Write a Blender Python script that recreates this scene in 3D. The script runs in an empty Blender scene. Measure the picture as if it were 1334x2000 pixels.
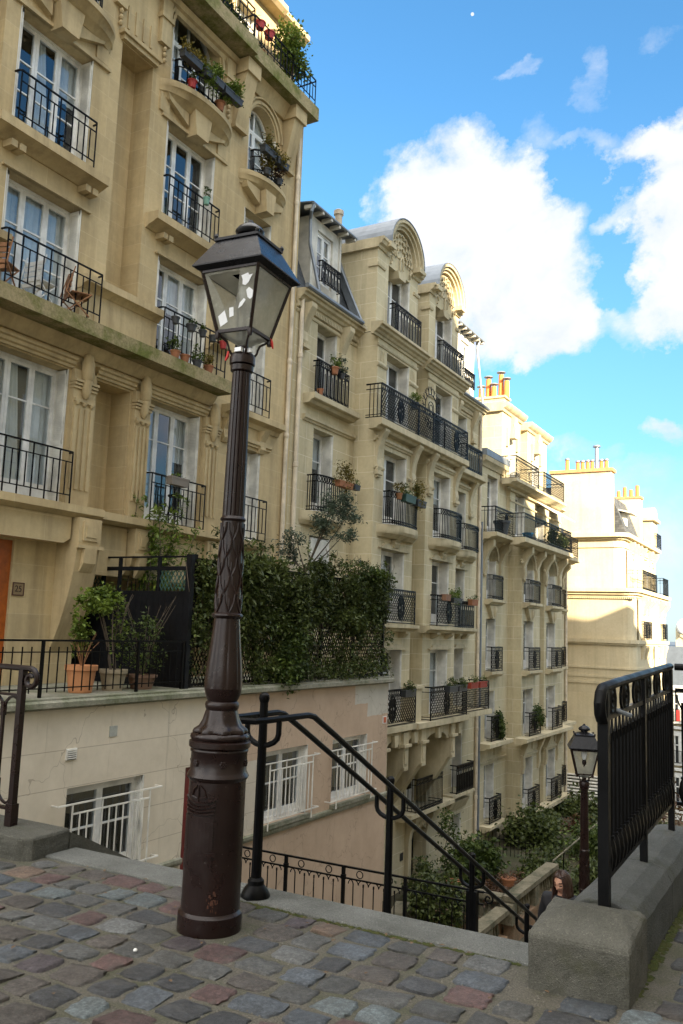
EXPO = 3.0; SUNE = 2.7; SKYS = .10; SKYSAT = 1.03; SKYHUE = .5; CLOUD = 1.45; FILL_DECK = 5.0; SKYTINT = (.205, .365, .425)
import bpy, bmesh, math, random
from mathutils import Vector, Matrix
C = bpy.context.scene.collection
RD = random.Random(11)
PI = math.pi
sin, cos = math.sin, math.cos

# ------------------------------------------------------------------ helpers
class MB:
    """collects faces, builds ONE mesh object"""
    def __init__(s):
        s.v = []; s.f = []; s.mi = []; s.sm = []; s.t = []; s.col = []
        s.m = 0; s.smooth = False; s.tint = 0.0; s.c = None
    def face(s, pts):
        n = len(s.v); s.v.extend([tuple(p) for p in pts]); s.addf(range(n, n + len(pts)))
    def addf(s, idx):
        s.f.append(tuple(idx)); s.mi.append(s.m); s.sm.append(s.smooth); s.t.append(s.tint); s.col.append(s.c)
    def box(s, x0, x1, y0, y1, z0, z1):
        n = len(s.v)
        s.v += [(x0,y0,z0),(x1,y0,z0),(x1,y1,z0),(x0,y1,z0),(x0,y0,z1),(x1,y0,z1),(x1,y1,z1),(x0,y1,z1)]
        for q in ((0,3,2,1),(4,5,6,7),(0,1,5,4),(1,2,6,5),(2,3,7,6),(3,0,4,7)):
            s.addf([n + i for i in q])
    def prism(s, pts, axis, a, b):
        """2-D polygon extruded along an axis; pts: x->(y,z) y->(x,z) z->(x,y)"""
        def P(p, t):
            return (t, p[0], p[1]) if axis == 'x' else (p[0], t, p[1]) if axis == 'y' else (p[0], p[1], t)
        n = len(s.v); k = len(pts)
        s.v += [P(p, a) for p in pts] + [P(p, b) for p in pts]
        s.addf(range(n, n + k)); s.addf(reversed(range(n + k, n + 2*k)))
        for i in range(k):
            j = (i + 1) % k
            s.addf((n + i, n + k + i, n + k + j, n + j))
    def tube(s, path, r, n=6, close=False, flat=None, cap=True):
        P = [Vector(p) for p in path]; k = len(P); base = len(s.v)
        up0 = Vector((0, 0, 1)); prev = None
        sm = s.smooth; s.smooth = n > 4
        for i, p in enumerate(P):
            if close: t = P[(i+1) % k] - P[i-1]
            else: t = (P[min(i+1, k-1)] - P[max(i-1, 0)])
            if t.length < 1e-9: t = Vector((0, 0, 1))
            t.normalize()
            if prev is None:
                a = t.cross(up0)
                if a.length < .2: a = t.cross(Vector((0, 1, 0)))
            else:
                a = prev - t * prev.dot(t)
                if a.length < 1e-6: a = t.cross(up0)
            a.normalize(); prev = a; b = t.cross(a)
            rr = r[i] if isinstance(r, (list, tuple)) else r
            for j in range(n):
                w = 2*PI*(j + .5)/n
                s.v.append(tuple(p + a*(cos(w)*rr) + b*(sin(w)*rr*(flat or 1))))
        for i in range(k if close else k - 1):
            A = base + i*n; Bq = base + ((i+1) % k)*n
            for j in range(n):
                q = (j+1) % n
                s.addf((A + j, A + q, Bq + q, Bq + j))
        if not close and cap:
            s.addf(reversed(range(base, base + n))); s.addf(range(base + (k-1)*n, base + k*n))
        s.smooth = sm
    def lathe(s, prof, cx, cy, n=24, rf=None, cap=True, phase=0.0):
        """prof: (r, z) list; rf(angle, z) scales the radius"""
        base = len(s.v); k = len(prof); sm = s.smooth; s.smooth = True
        for r, z in prof:
            for j in range(n):
                w = 2*PI*j/n + phase; q = r*(rf(w, z) if rf else 1)
                s.v.append((cx + cos(w)*q, cy + sin(w)*q, z))
        for i in range(k-1):
            for j in range(n):
                q = (j+1) % n
                s.addf((base+i*n+j, base+i*n+q, base+(i+1)*n+q, base+(i+1)*n+j))
        if cap:
            s.smooth = False
            s.addf(reversed(range(base, base+n))); s.addf(range(base+(k-1)*n, base+k*n))
        s.smooth = sm
    def leaf(s, p, d, w, l, up):
        """one folded leaf: base p, direction d"""
        side = d.cross(up)
        if side.length < 1e-4: side = Vector((1, 0, 0))
        side.normalize(); nrm = side.cross(d)
        n = len(s.v); m = p + d*(l*.45)
        s.v += [tuple(p), tuple(m + side*w + nrm*(w*.35)), tuple(p + d*l), tuple(m - side*w + nrm*(w*.35))]
        s.addf((n, n+1, n+2, n+3))
    def mesh(s, name, mats, org=(0,0,0), recalc=True, sharp=35):
        me = bpy.data.meshes.new(name)
        o = org
        me.from_pydata([(x-o[0], y-o[1], z-o[2]) for x, y, z in s.v], [], s.f)
        if not isinstance(mats, (list, tuple)): mats = [mats]
        for m in mats: me.materials.append(m)
        me.polygons.foreach_set('material_index', s.mi)
        me.polygons.foreach_set('use_smooth', s.sm)
        if any(s.t):
            a = me.attributes.new('tint', 'FLOAT', 'FACE'); a.data.foreach_set('value', s.t)
        if any(c is not None for c in s.col):
            a = me.attributes.new('stone_col', 'FLOAT_COLOR', 'FACE')
            a.data.foreach_set('color', [q for c in s.col for q in ((c or (.1,.1,.1)) + (1.0,))])
        if recalc:
            bm = bmesh.new(); bm.from_mesh(me); bmesh.ops.recalc_face_normals(bm, faces=bm.faces); bm.to_mesh(me); bm.free()
        if any(s.sm): me.set_sharp_from_angle(angle=math.radians(sharp))
        me.update()
        return me
    def build(s, name, mats, parent=None, recalc=True, sharp=35, org=None):
        o = Vector(org) if org is not None else origin(parent)
        me = s.mesh(name, mats, o, recalc, sharp)
        ob = bpy.data.objects.new(name, me); C.objects.link(ob)
        if parent is not None: ob.parent = parent
        elif org is not None: ob.location = o
        return ob

def origin(o):
    v = Vector((0, 0, 0))
    while o is not None:
        v += o.location; o = o.parent
    return v
def tag(o, label=None, cat=None, group=None, kind=None):
    if label: o['label'] = label
    if cat: o['category'] = cat
    if group: o['group'] = group
    if kind: o['kind'] = kind
    return o
def thing(name, label, cat, loc, group=None):
    o = bpy.data.objects.new(name, None); C.objects.link(o); o.location = loc
    o.empty_display_size = .2
    return tag(o, label, cat, group)
CACHE = {}
def inst(key, fn, name, mats, parent, loc):
    """object sharing a cached local mesh, placed at world loc under parent"""
    if key not in CACHE:
        mb = MB(); fn(mb); CACHE[key] = mb.mesh(name, mats)
    ob = bpy.data.objects.new(name, CACHE[key]); C.objects.link(ob)
    ob.parent = parent; ob.location = Vector(loc) - origin(parent)
    return ob

# ------------------------------------------------------------------ materials
def newmat(name):
    m = bpy.data.materials.new(name); m.use_nodes = True
    nt = m.node_tree; b = nt.nodes['Principled BSDF']
    return m, nt, b
def N(nt, typ, **kw):
    n = nt.nodes.new(typ)
    for k, v in kw.items(): setattr(n, k, v)
    return n
def ramp(nt, fac, stops):
    r = N(nt, 'ShaderNodeValToRGB'); e = r.color_ramp.elements
    while len(e) < len(stops): e.new(.5)
    for i, (p, c) in enumerate(stops):
        e[i].position = p; e[i].color = tuple(c) + (1,) if len(c) == 3 else c
    nt.links.new(fac, r.inputs[0]); return r.outputs[0]
def mixc(nt, fac, a, b, mode='MIX'):
    m = N(nt, 'ShaderNodeMix', data_type='RGBA', blend_type=mode)
    for s, i in ((fac, 0), (a, 6), (b, 7)):
        if hasattr(s, 'links'): nt.links.new(s, m.inputs[i])
        elif i == 0: m.inputs[0].default_value = s
        else: m.inputs[i].default_value = tuple(s) + (1,) if len(s) == 3 else s
    return m.outputs[2]
def noise(nt, vec, scale, detail=4, rough=.6, dist=0):
    n = N(nt, 'ShaderNodeTexNoise'); n.inputs['Scale'].default_value = scale
    n.inputs['Detail'].default_value = detail; n.inputs['Roughness'].default_value = rough
    n.inputs['Distortion'].default_value = dist
    if vec is not None: nt.links.new(vec, n.inputs['Vector'])
    return n.outputs[0]
def math_(nt, op, a, b=None):
    m = N(nt, 'ShaderNodeMath', operation=op)
    for s, i in ((a, 0), (b, 1)):
        if s is None: continue
        if hasattr(s, 'links'): nt.links.new(s, m.inputs[i])
        else: m.inputs[i].default_value = s
    return m.outputs[0]
def pos(nt): return N(nt, 'ShaderNodeNewGeometry').outputs['Position']
def scaled(nt, vec, sc):
    m = N(nt, 'ShaderNodeMapping'); m.inputs['Scale'].default_value = sc
    nt.links.new(vec, m.inputs[0]); return m.outputs[0]
def bump(nt, b, h, strength=.3, dist=.02):
    n = N(nt, 'ShaderNodeBump'); n.inputs['Strength'].default_value = strength; n.inputs['Distance'].default_value = dist
    nt.links.new(h, n.inputs['Height']); nt.links.new(n.outputs[0], b.inputs['Normal'])

def stone(name, base, dark, joint, bw=1.25, rh=.42, jw=.007, stain=.5, rough=.85, jstr=.7):
    """dressed limestone: faint courses, blotches, rain streaks"""
    m, nt, b = newmat(name); p = pos(nt)
    sx = N(nt, 'ShaderNodeSeparateXYZ'); nt.links.new(p, sx.inputs[0])
    u = math_(nt, 'ADD', sx.outputs[0], sx.outputs[1])
    cv = N(nt, 'ShaderNodeCombineXYZ'); nt.links.new(u, cv.inputs[0]); nt.links.new(sx.outputs[2], cv.inputs[1])
    br = N(nt, 'ShaderNodeTexBrick'); nt.links.new(cv.outputs[0], br.inputs[0])
    br.inputs['Scale'].default_value = 1; br.inputs['Mortar Size'].default_value = jw
    br.inputs['Brick Width'].default_value = bw; br.inputs['Row Height'].default_value = rh
    br.inputs['Mortar Smooth'].default_value = .3; br.inputs['Bias'].default_value = 0
    br.inputs['Color1'].default_value = (.92, .92, .92, 1); br.inputs['Color2'].default_value = (1.06, 1.05, 1.03, 1)
    br.inputs['Mortar'].default_value = (1, 1, 1, 1)
    n1 = noise(nt, p, .55, 5, .65)
    col = mixc(nt, ramp(nt, n1, [(.32, (0,)*3), (.72, (1,)*3)]), base, dark)
    stv = noise(nt, scaled(nt, p, (2.2, 2.2, .16)), 1.2, 4, .65)
    col = mixc(nt, math_(nt, 'MULTIPLY', ramp(nt, stv, [(.46, (0,)*3), (.72, (1,)*3)]), stain*1.25), col, tuple(c*.62 for c in dark))
    n3 = noise(nt, p, 9, 6, .7)
    col = mixc(nt, .45, col, ramp(nt, n3, [(.25, (.72,)*3), (.8, (1.14,)*3)]), 'MULTIPLY')
    col = mixc(nt, .8, col, br.outputs['Color'], 'MULTIPLY')
    col = mixc(nt, math_(nt, 'MULTIPLY', br.outputs['Fac'], jstr), col, joint)
    nt.links.new(col, b.inputs['Base Color']); b.inputs['Roughness'].default_value = rough
    b.inputs['Specular IOR Level'].default_value = .25
    h = math_(nt, 'SUBTRACT', noise(nt, p, 30, 5, .7), math_(nt, 'MULTIPLY', br.outputs['Fac'], .6))
    bump(nt, b, h, .25, .012)
    return m
def plain(name, col, rough=.6, metal=0, var=.25, scale=6, bumpy=.1, spec=.4):
    m, nt, b = newmat(name); p = pos(nt)
    n1 = noise(nt, p, scale, 5, .65)
    c = mixc(nt, 1.0, col, ramp(nt, n1, [(.25, (1-var,)*3), (.75, (1+var,)*3)]), 'MULTIPLY')
    nt.links.new(c, b.inputs['Base Color']); b.inputs['Roughness'].default_value = rough
    b.inputs['Metallic'].default_value = metal; b.inputs['Specular IOR Level'].default_value = spec
    if bumpy: bump(nt, b, noise(nt, p, scale*8, 4, .6), bumpy, .01)
    return m
def paint(name, col, rough=.35, chips=None, chip_amt=.62, scale=7, spec=.5):
    """thick old paint with scratches and chips"""
    m, nt, b = newmat(name); p = pos(nt)
    n1 = noise(nt, p, 2.5, 5, .6); n2 = noise(nt, p, scale*5, 6, .75)
    c = mixc(nt, 1.0, col, ramp(nt, n1, [(.3, (.7,)*3), (.7, (1.25,)*3)]), 'MULTIPLY')
    if chips: c = mixc(nt, ramp(nt, n2, [(chip_amt, (0,)*3), (chip_amt+.06, (1,)*3)]), c, chips)
    nt.links.new(c, b.inputs['Base Color'])
    nt.links.new(ramp(nt, noise(nt, p, scale, 4, .6), [(.3, (rough*.75,)*3), (.75, (min(1, rough*1.5),)*3)]), b.inputs['Roughness'])
    b.inputs['Specular IOR Level'].default_value = spec
    bump(nt, b, noise(nt, p, scale*3, 4, .6), .18, .008)
    return m
def leafmat(name, dark, lite, rough=.5, trans=.25):
    m, nt, b = newmat(name)
    at = N(nt, 'ShaderNodeAttribute', attribute_name='tint')
    c = ramp(nt, at.outputs['Fac'], [(0, dark), (.75, tuple((a+q)/2 for a, q in zip(dark, lite))), (1, lite)])
    c = mixc(nt, .6, c, ramp(nt, noise(nt, pos(nt), 1.7, 3), [(.3, (.6,)*3), (.7, (1.3,)*3)]), 'MULTIPLY')
    nt.links.new(c, b.inputs['Base Color']); b.inputs['Roughness'].default_value = rough
    b.inputs['Specular IOR Level'].default_value = .3
    tr = N(nt, 'ShaderNodeBsdfTranslucent'); nt.links.new(c, tr.inputs[0])
    mx = N(nt, 'ShaderNodeMixShader'); mx.inputs[0].default_value = trans
    nt.links.new(b.outputs[0], mx.inputs[1]); nt.links.new(tr.outputs[0], mx.inputs[2])
    nt.links.new(mx.outputs[0], nt.nodes['Material Output'].inputs[0])
    return m
def glassmat(name, tint=(.75,.8,.82), refl=.14, dirt=0.0, dirtcol=(.5,.5,.46)):
    m, nt, b = newmat(name); nt.nodes.remove(b)
    t = N(nt, 'ShaderNodeBsdfTransparent'); t.inputs[0].default_value = tuple(tint) + (1,)
    g = N(nt, 'ShaderNodeBsdfGlossy'); g.inputs['Roughness'].default_value = .02; g.inputs[0].default_value = (.9,.95,1,1)
    ge = N(nt, 'ShaderNodeNewGeometry'); dt_ = N(nt, 'ShaderNodeVectorMath', operation='DOT_PRODUCT'); nt.links.new(ge.outputs['Incoming'], dt_.inputs[0]); nt.links.new(ge.outputs['Normal'], dt_.inputs[1])
    f = math_(nt, 'POWER', math_(nt, 'SUBTRACT', 1.0, math_(nt, 'ABSOLUTE', dt_.outputs['Value'])), 4.0)
    f = math_(nt, 'ADD', math_(nt, 'MULTIPLY', f, 1.0), refl)
    cl = N(nt, 'ShaderNodeClamp'); nt.links.new(f, cl.inputs[0])
    mx = N(nt, 'ShaderNodeMixShader'); nt.links.new(cl.outputs[0], mx.inputs[0])
    nt.links.new(t.outputs[0], mx.inputs[1]); nt.links.new(g.outputs[0], mx.inputs[2]); out = mx.outputs[0]
    if dirt:
        d = N(nt, 'ShaderNodeBsdfDiffuse'); d.inputs[0].default_value = tuple(dirtcol) + (1,)
        tl = N(nt, 'ShaderNodeBsdfTranslucent'); tl.inputs[0].default_value = tuple(dirtcol) + (1,)
        ad = N(nt, 'ShaderNodeMixShader'); ad.inputs[0].default_value = .45
        nt.links.new(d.outputs[0], ad.inputs[1]); nt.links.new(tl.outputs[0], ad.inputs[2])
        m2 = N(nt, 'ShaderNodeMixShader')
        nz = ramp(nt, noise(nt, pos(nt), 14, 6, .7), [(.3, (dirt*.75,)*3), (.62, (dirt,)*3), (.72, (min(1, dirt+.22),)*3)])
        nt.links.new(nz, m2.inputs[0]); nt.links.new(out, m2.inputs[1]); nt.links.new(ad.outputs[0], m2.inputs[2]); out = m2.outputs[0]
    nt.links.new(out, nt.nodes['Material Output'].inputs[0])
    return m

M = {}
M['stoneA'] = stone('limestone_tan', (.575,.455,.26), (.43,.33,.18), (.62,.51,.33), 1.3, .42, .006, .5, jstr=.4)
M['trimA'] = stone('limestone_trim', (.585,.465,.27), (.40,.305,.165), (.5,.4,.25), 9, 9, .001, .55)
M['stoneB'] = stone('limestone_pale', (.60,.525,.35), (.46,.395,.25), (.70,.64,.48), 1.1, .47, .008, .45, jstr=.75)
M['trimB'] = stone('limestone_pale_trim', (.615,.535,.36), (.42,.355,.225), (.5,.45,.33), 9, 9, .001, .5)
M['stoneC'] = stone('limestone_grey', (.58,.51,.34), (.44,.38,.24), (.66,.60,.46), 1.0, .5, .008, .45, jstr=.7)
M['trimC'] = stone('limestone_grey_trim', (.60,.52,.345), (.41,.345,.22), (.5,.45,.33), 9, 9, .001, .5)
M['render'] = stone('cream_render', (.62,.54,.37), (.52,.44,.28), (.45,.38,.25), 2.4, 1.25, .006, .3, jstr=.5)
M['dark'] = plain('room_dark', (.012,.011,.010), .9, var=.3, bumpy=0)
M['room'] = plain('room_grey', (.05,.045,.04), .9, var=.4, scale=1.5, bumpy=0)
M['white'] = paint('white_paint', (.70,.70,.68), .45)
M['shutter'] = paint('peeling_white_paint', (.66,.645,.59), .6, (.42,.36,.26), .66, 5)
M['curtain'] = plain('net_curtain', (.62,.63,.63), .9, var=.15, scale=3, bumpy=0)
M['glass'] = glassmat('window_glass', refl=.11)
M['iron'] = paint('black_iron', (.0032,.0032,.0035), .38, spec=.11)
M['zinc'] = plain('zinc_sheet', (.20,.225,.255), .5, .4, .2, 3, .05)
M['slate'] = None
M['pipe'] = paint('cream_pipe_paint', (.56,.48,.36), .5)
M['terra'] = plain('terracotta', (.30,.125,.06), .8, 0, .25, 8)
M['potred'] = plain('red_pot', (.36,.03,.028), .5, 0, .15)
M['plastic'] = plain('dark_grey_plastic', (.035,.038,.042), .5, 0, .2)
M['plasticg'] = plain('green_plastic', (.03,.07,.055), .5, 0, .2)
M['wood'] = plain('brown_wood', (.22,.10,.04), .6, 0, .35, 10)

def slate():
    m, nt, b = newmat('slate_tiles'); p = pos(nt)
    sx = N(nt, 'ShaderNodeSeparateXYZ'); nt.links.new(p, sx.inputs[0])
    cv = N(nt, 'ShaderNodeCombineXYZ'); nt.links.new(math_(nt, 'ADD', sx.outputs[1], sx.outputs[0]), cv.inputs[0]); nt.links.new(sx.outputs[2], cv.inputs[1])
    br = N(nt, 'ShaderNodeTexBrick'); nt.links.new(cv.outputs[0], br.inputs[0]); br.inputs['Scale'].default_value = 1
    br.inputs['Brick Width'].default_value = .24; br.inputs['Row Height'].default_value = .13; br.inputs['Mortar Size'].default_value = .006
    br.inputs['Color1'].default_value = (.055,.062,.07,1); br.inputs['Color2'].default_value = (.095,.10,.105,1); br.inputs['Mortar'].default_value = (.03,.03,.035,1)
    c = mixc(nt, .6, br.outputs[0], ramp(nt, noise(nt, p, 3, 5), [(.3, (.7,)*3), (.7, (1.3,)*3)]), 'MULTIPLY')
    nt.links.new(c, b.inputs['Base Color']); b.inputs['Roughness'].default_value = .7; b.inputs['Specular IOR Level'].default_value = .15
    bump(nt, b, math_(nt, 'SUBTRACT', 1.0, br.outputs['Fac']), .5, .02)
    return m
M['slate'] = slate()

def mossy(name, base, moss, amt=.5, rough=.9, scale=1.6, low=False):
    m, nt, b = newmat(name); p = pos(nt)
    n1 = noise(nt, p, scale, 6, .7); n2 = noise(nt, p, 22, 6, .75)
    c = mixc(nt, ramp(nt, n1, [(amt-.08, (0,)*3), (amt+.12, (1,)*3)]), base, moss)
    c = mixc(nt, .8, c, ramp(nt, n2, [(.3, (.55,)*3), (.75, (1.3,)*3)]), 'MULTIPLY')
    nt.links.new(c, b.inputs['Base Color']); b.inputs['Roughness'].default_value = rough
    b.inputs['Specular IOR Level'].default_value = .2
    bump(nt, b, n2, .4, .02)
    return m
M['mossA'] = mossy('moss_on_ledge', (.33,.27,.15), (.13,.14,.035), .505)
M['coping'] = mossy('weathered_coping', (.30,.29,.23), (.15,.16,.10), .5, scale=1.2)

def granite(name, base, speck=.55, moss=None):
    m, nt, b = newmat(name); p = pos(nt)
    v = N(nt, 'ShaderNodeTexVoronoi'); v.inputs['Scale'].default_value = 190; nt.links.new(p, v.inputs['Vector'])
    n2 = noise(nt, p, 2.2, 5, .7)
    c = mixc(nt, speck, base, ramp(nt, v.outputs['Color'], [(.1, (.30,)*3), (.45, (.85,)*3), (.8, (1.15,)*3), (.95, (2.4,)*3)]), 'MULTIPLY')
    c = mixc(nt, .7, c, ramp(nt, n2, [(.3, (.48,.49,.44)), (.7, (1.3,)*3)]), 'MULTIPLY')
    if moss:
        c = mixc(nt, ramp(nt, noise(nt, p, 3.1, 6, .7), [(.56, (0,)*3), (.72, (.75,)*3)]), c, moss)
    nt.links.new(c, b.inputs['Base Color']); b.inputs['Roughness'].default_value = .78
    b.inputs['Specular IOR Level'].default_value = .3
    bump(nt, b, math_(nt, 'ADD', math_(nt, 'MULTIPLY', v.outputs['Distance'], .4), math_(nt, 'MULTIPLY', noise(nt, p, 16, 7, .75), 1.6)), .6, .02)
    return m
M['kerb'] = granite('granite_step', (.125,.127,.118))
M['granite'] = granite('granite_block', (.085,.082,.068), .5, (.05,.05,.026))
M['granite2'] = granite('granite_coping', (.075,.078,.075), .5, (.04,.043,.02))
# ------------------------------------------------------------------ camera, sky, sun
scene = bpy.context.scene
yaw, pitch, roll = math.radians(29.54), math.radians(7.71), math.radians(2.056)
fw = Vector((-sin(yaw)*cos(pitch), cos(yaw)*cos(pitch), sin(pitch)))
rt = Vector((cos(yaw), sin(yaw), 0)); up = rt.cross(fw)
r2 = rt*cos(roll) + up*sin(roll); u2 = up*cos(roll) - rt*sin(roll)
cam = bpy.data.cameras.new('camera'); co = bpy.data.objects.new('camera', cam); C.objects.link(co)
cam.sensor_fit = 'VERTICAL'; cam.sensor_height = 36; cam.sensor_width = 24; cam.lens = 1700/2000*36
cam.clip_start = .05; cam.clip_end = 6000
co.matrix_world = Matrix(((r2.x, u2.x, -fw.x, 0), (r2.y, u2.y, -fw.y, 0), (r2.z, u2.z, -fw.z, 1.6), (0, 0, 0, 1)))
scene.camera = co
scene.view_settings.view_transform = 'Standard'; scene.view_settings.look = 'None'
scene.view_settings.gamma = 1; scene.view_settings.exposure = EXPO
SUN = Vector((.80, -.50, .35)).normalized()
sl = bpy.data.lights.new('sun', 'SUN'); sl.energy = SUNE; sl.angle = math.radians(.6); sl.color = (1, .83, .58)
so = bpy.data.objects.new('sun', sl); C.objects.link(so); so.rotation_euler = (-SUN).to_track_quat('-Z', 'Y').to_euler()
so.location = (20, -10, 40)
w = bpy.data.worlds.new('World'); scene.world = w; w.use_nodes = True
nt = w.node_tree; bg = nt.nodes['Background']; bg.inputs[1].default_value = SKYS
sky = N(nt, 'ShaderNodeTexSky', sky_type='NISHITA'); sky.sun_disc = False
sky.sun_elevation = math.asin(SUN.z); sky.sun_rotation = math.atan2(SUN.x, SUN.y)
sky.air_density = 1.0; sky.dust_density = .35; sky.ozone_density = 1.6
hs = N(nt, 'ShaderNodeHueSaturation'); nt.links.new(sky.outputs[0], hs.inputs['Color'])
hs.inputs['Saturation'].default_value = SKYSAT; hs.inputs['Value'].default_value = 1.0; hs.inputs['Hue'].default_value = SKYHUE
tc = N(nt, 'ShaderNodeTexCoord'); sx = N(nt, 'ShaderNodeSeparateXYZ'); nt.links.new(tc.outputs['Generated'], sx.inputs[0])
yy = math_(nt, 'MAXIMUM', sx.outputs[1], .02)
U = math_(nt, 'DIVIDE', sx.outputs[0], yy); V = math_(nt, 'DIVIDE', sx.outputs[2], yy)
cv = N(nt, 'ShaderNodeCombineXYZ'); nt.links.new(U, cv.inputs[0]); nt.links.new(V, cv.inputs[1])
nA = noise(nt, cv.outputs[0], 8.5, 9, .60, .35)
nC = noise(nt, cv.outputs[0], 3.8, 4, .5, .2)
nB = noise(nt, cv.outputs[0], 3.2, 3, .5, .2)
wn = N(nt, 'ShaderNodeTexNoise'); wn.inputs['Scale'].default_value = 7.5; wn.inputs['Detail'].default_value = 8; wn.inputs['Roughness'].default_value = .62
nt.links.new(cv.outputs[0], wn.inputs['Vector'])
ws = N(nt, 'ShaderNodeSeparateColor'); nt.links.new(wn.outputs[1], ws.inputs[0])
U0, V0 = U, V
U = math_(nt, 'ADD', U, math_(nt, 'MULTIPLY', math_(nt, 'SUBTRACT', ws.outputs[0], .5), .20)); V = math_(nt, 'ADD', V, math_(nt, 'MULTIPLY', math_(nt, 'SUBTRACT', ws.outputs[1], .5), .17))
def blob(uc, vc, ru, rv, amp=1.0):
    a = math_(nt, 'DIVIDE', math_(nt, 'SUBTRACT', U, uc), ru*1.42); b_ = math_(nt, 'DIVIDE', math_(nt, 'SUBTRACT', V, vc), rv*1.42)
    d = math_(nt, 'ADD', math_(nt, 'MULTIPLY', a, a), math_(nt, 'MULTIPLY', b_, b_))
    f = math_(nt, 'SUBTRACT', 1.0, d)
    return math_(nt, 'MULTIPLY', math_(nt, 'MAXIMUM', f, 0.0), amp)
fld = None
for bl in ((-.486,.572,.05,.052,1),(-.405,.579,.066,.063,1),(-.336,.542,.049,.046,1),(-.375,.478,.123,.073,1),(-.302,.432,.062,.073,1),(-.274,.375,.053,.035,1),(-.367,.396,.109,.042,1),(-.477,.512,.066,.051,1),(-.157,.585,.027,.031,.9),(-.133,.538,.043,.055,1),(-.188,.581,.022,.021,.7),(-.136,.452,.038,.06,1),(-.129,.384,.035,.038,.9),(-.195,.505,.019,.018,.5),(-.173,.367,.032,.031,.5),(-.233,.602,.03,.019,.4),(-.246,.676,.019,.043,.27),(-.297,.619,.038,.03,.27),(-.337,.716,.027,.011,.25),(-.155,.719,.034,.017,.22),(-.161,.228,.025,.016,.62),(-.24,.213,.035,.016,.36),(-.189,.166,.075,.029,.45),(-.147,.107,.041,.039,.5),(-.153,.035,.041,.028,.45),(.3,.5,.22,.2,1),(.75,.45,.25,.2,1),(-1.1,.6,.3,.2,1)):
    f = blob(*bl)
    g_ = math_(nt, 'SUBTRACT', 1.0, f); fld = g_ if fld is None else math_(nt, 'MULTIPLY', fld, g_)
fld = math_(nt, 'SUBTRACT', 1.0, fld)
den = math_(nt, 'ADD', math_(nt, 'MULTIPLY', fld, 1.0), math_(nt, 'ADD', math_(nt, 'MULTIPLY', math_(nt, 'SUBTRACT', nA, .5), 1.3), math_(nt, 'MULTIPLY', math_(nt, 'SUBTRACT', nC, .5), .5)))
den = math_(nt, 'MULTIPLY', den, math_(nt, 'MINIMUM', math_(nt, 'MULTIPLY', fld, 4.0), 1.0))
mask = ramp(nt, den, [(.12, (0,)*3), (.36, (.24,)*3), (.66, (.78,)*3), (1.0, (1,)*3)])
front = ramp(nt, sx.outputs[1], [(.03, (0,)*3), (.15, (1,)*3)])
mask = math_(nt, 'MULTIPLY', mask, front)
shade = ramp(nt, math_(nt, 'ADD', math_(nt, 'MULTIPLY', nA, .75), math_(nt, 'MULTIPLY', V, .75)), [(.45, (.74,.73,.85)), (.62, (.90,.89,.94)), (.86, (1,.99,.985))])
cl = mixc(nt, 1.0, shade, (CLOUD, CLOUD, CLOUD*1.02), 'MULTIPLY')
skyc = mixc(nt, 1.0, hs.outputs[0], SKYTINT, 'MULTIPLY')
# low white band above the roofs
hz = ramp(nt, sx.outputs[2], [(0.0, (.75,)*3), (.10, (.5,)*3), (.32, (.16,)*3), (.55, (0,)*3)])
skyc = mixc(nt, hz, skyc, ramp(nt, sx.outputs[2], [(.06, (.86,.90,1.0)), (.22, (.50,.80,.92))]))
c = mixc(nt, mask, skyc, cl)
# unseen bright cloud deck overhead and behind, added to lift the ambient light
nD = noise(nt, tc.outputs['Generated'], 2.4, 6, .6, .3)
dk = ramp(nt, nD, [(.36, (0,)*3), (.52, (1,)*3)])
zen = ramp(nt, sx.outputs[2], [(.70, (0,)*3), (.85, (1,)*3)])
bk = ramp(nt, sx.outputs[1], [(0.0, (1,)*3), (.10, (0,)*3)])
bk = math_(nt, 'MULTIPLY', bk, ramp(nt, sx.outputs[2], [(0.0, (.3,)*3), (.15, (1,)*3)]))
c = mixc(nt, math_(nt, 'MULTIPLY', dk, math_(nt, 'MAXIMUM', zen, bk)), c, (FILL_DECK, FILL_DECK*.97, FILL_DECK*.92))
mdir = Vector((-.393, 1, .822)).normalized()
dp = N(nt, 'ShaderNodeVectorMath', operation='DOT_PRODUCT'); nt.links.new(tc.outputs['Generated'], dp.inputs[0]); dp.inputs[1].default_value = mdir
mm = math_(nt, 'MULTIPLY', math_(nt, 'GREATER_THAN', dp.outputs['Value'], cos(.0017)), .8)
c = mixc(nt, mm, c, (CLOUD, CLOUD, CLOUD))
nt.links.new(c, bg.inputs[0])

# ------------------------------------------------------------------ ground, terrace, stairs
m, nt, b = newmat('cobble_stone'); p = pos(nt)
at = N(nt, 'ShaderNodeAttribute', attribute_name='stone_col')
c = mixc(nt, .9, at.outputs['Color'], ramp(nt, noise(nt, p, 55, 8, .85), [(.38, (.45,)*3), (.5, (.95,)*3), (.62, (1.9,)*3)]), 'MULTIPLY')
c = mixc(nt, .9, c, ramp(nt, noise(nt, p, 5, 6, .7), [(.3, (.62,.6,.58)), (.7, (1.35,1.38,1.42))]), 'MULTIPLY')
c = mixc(nt, ramp(nt, noise(nt, p, 9, 5, .7), [(.52, (0,)*3), (.75, (.65,)*3)]), c, (.075,.07,.06))
nt.links.new(c, b.inputs['Base Color'])
nt.links.new(ramp(nt, noise(nt, p, 12, 4), [(.3, (.42,)*3), (.7, (.75,)*3)]), b.inputs['Roughness'])
b.inputs['Specular IOR Level'].default_value = .45
bump(nt, b, noise(nt, p, 38, 8, .8), .9, .018)
M['cobble'] = m
m, nt, b = newmat('sandy_joints'); p = pos(nt)
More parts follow.
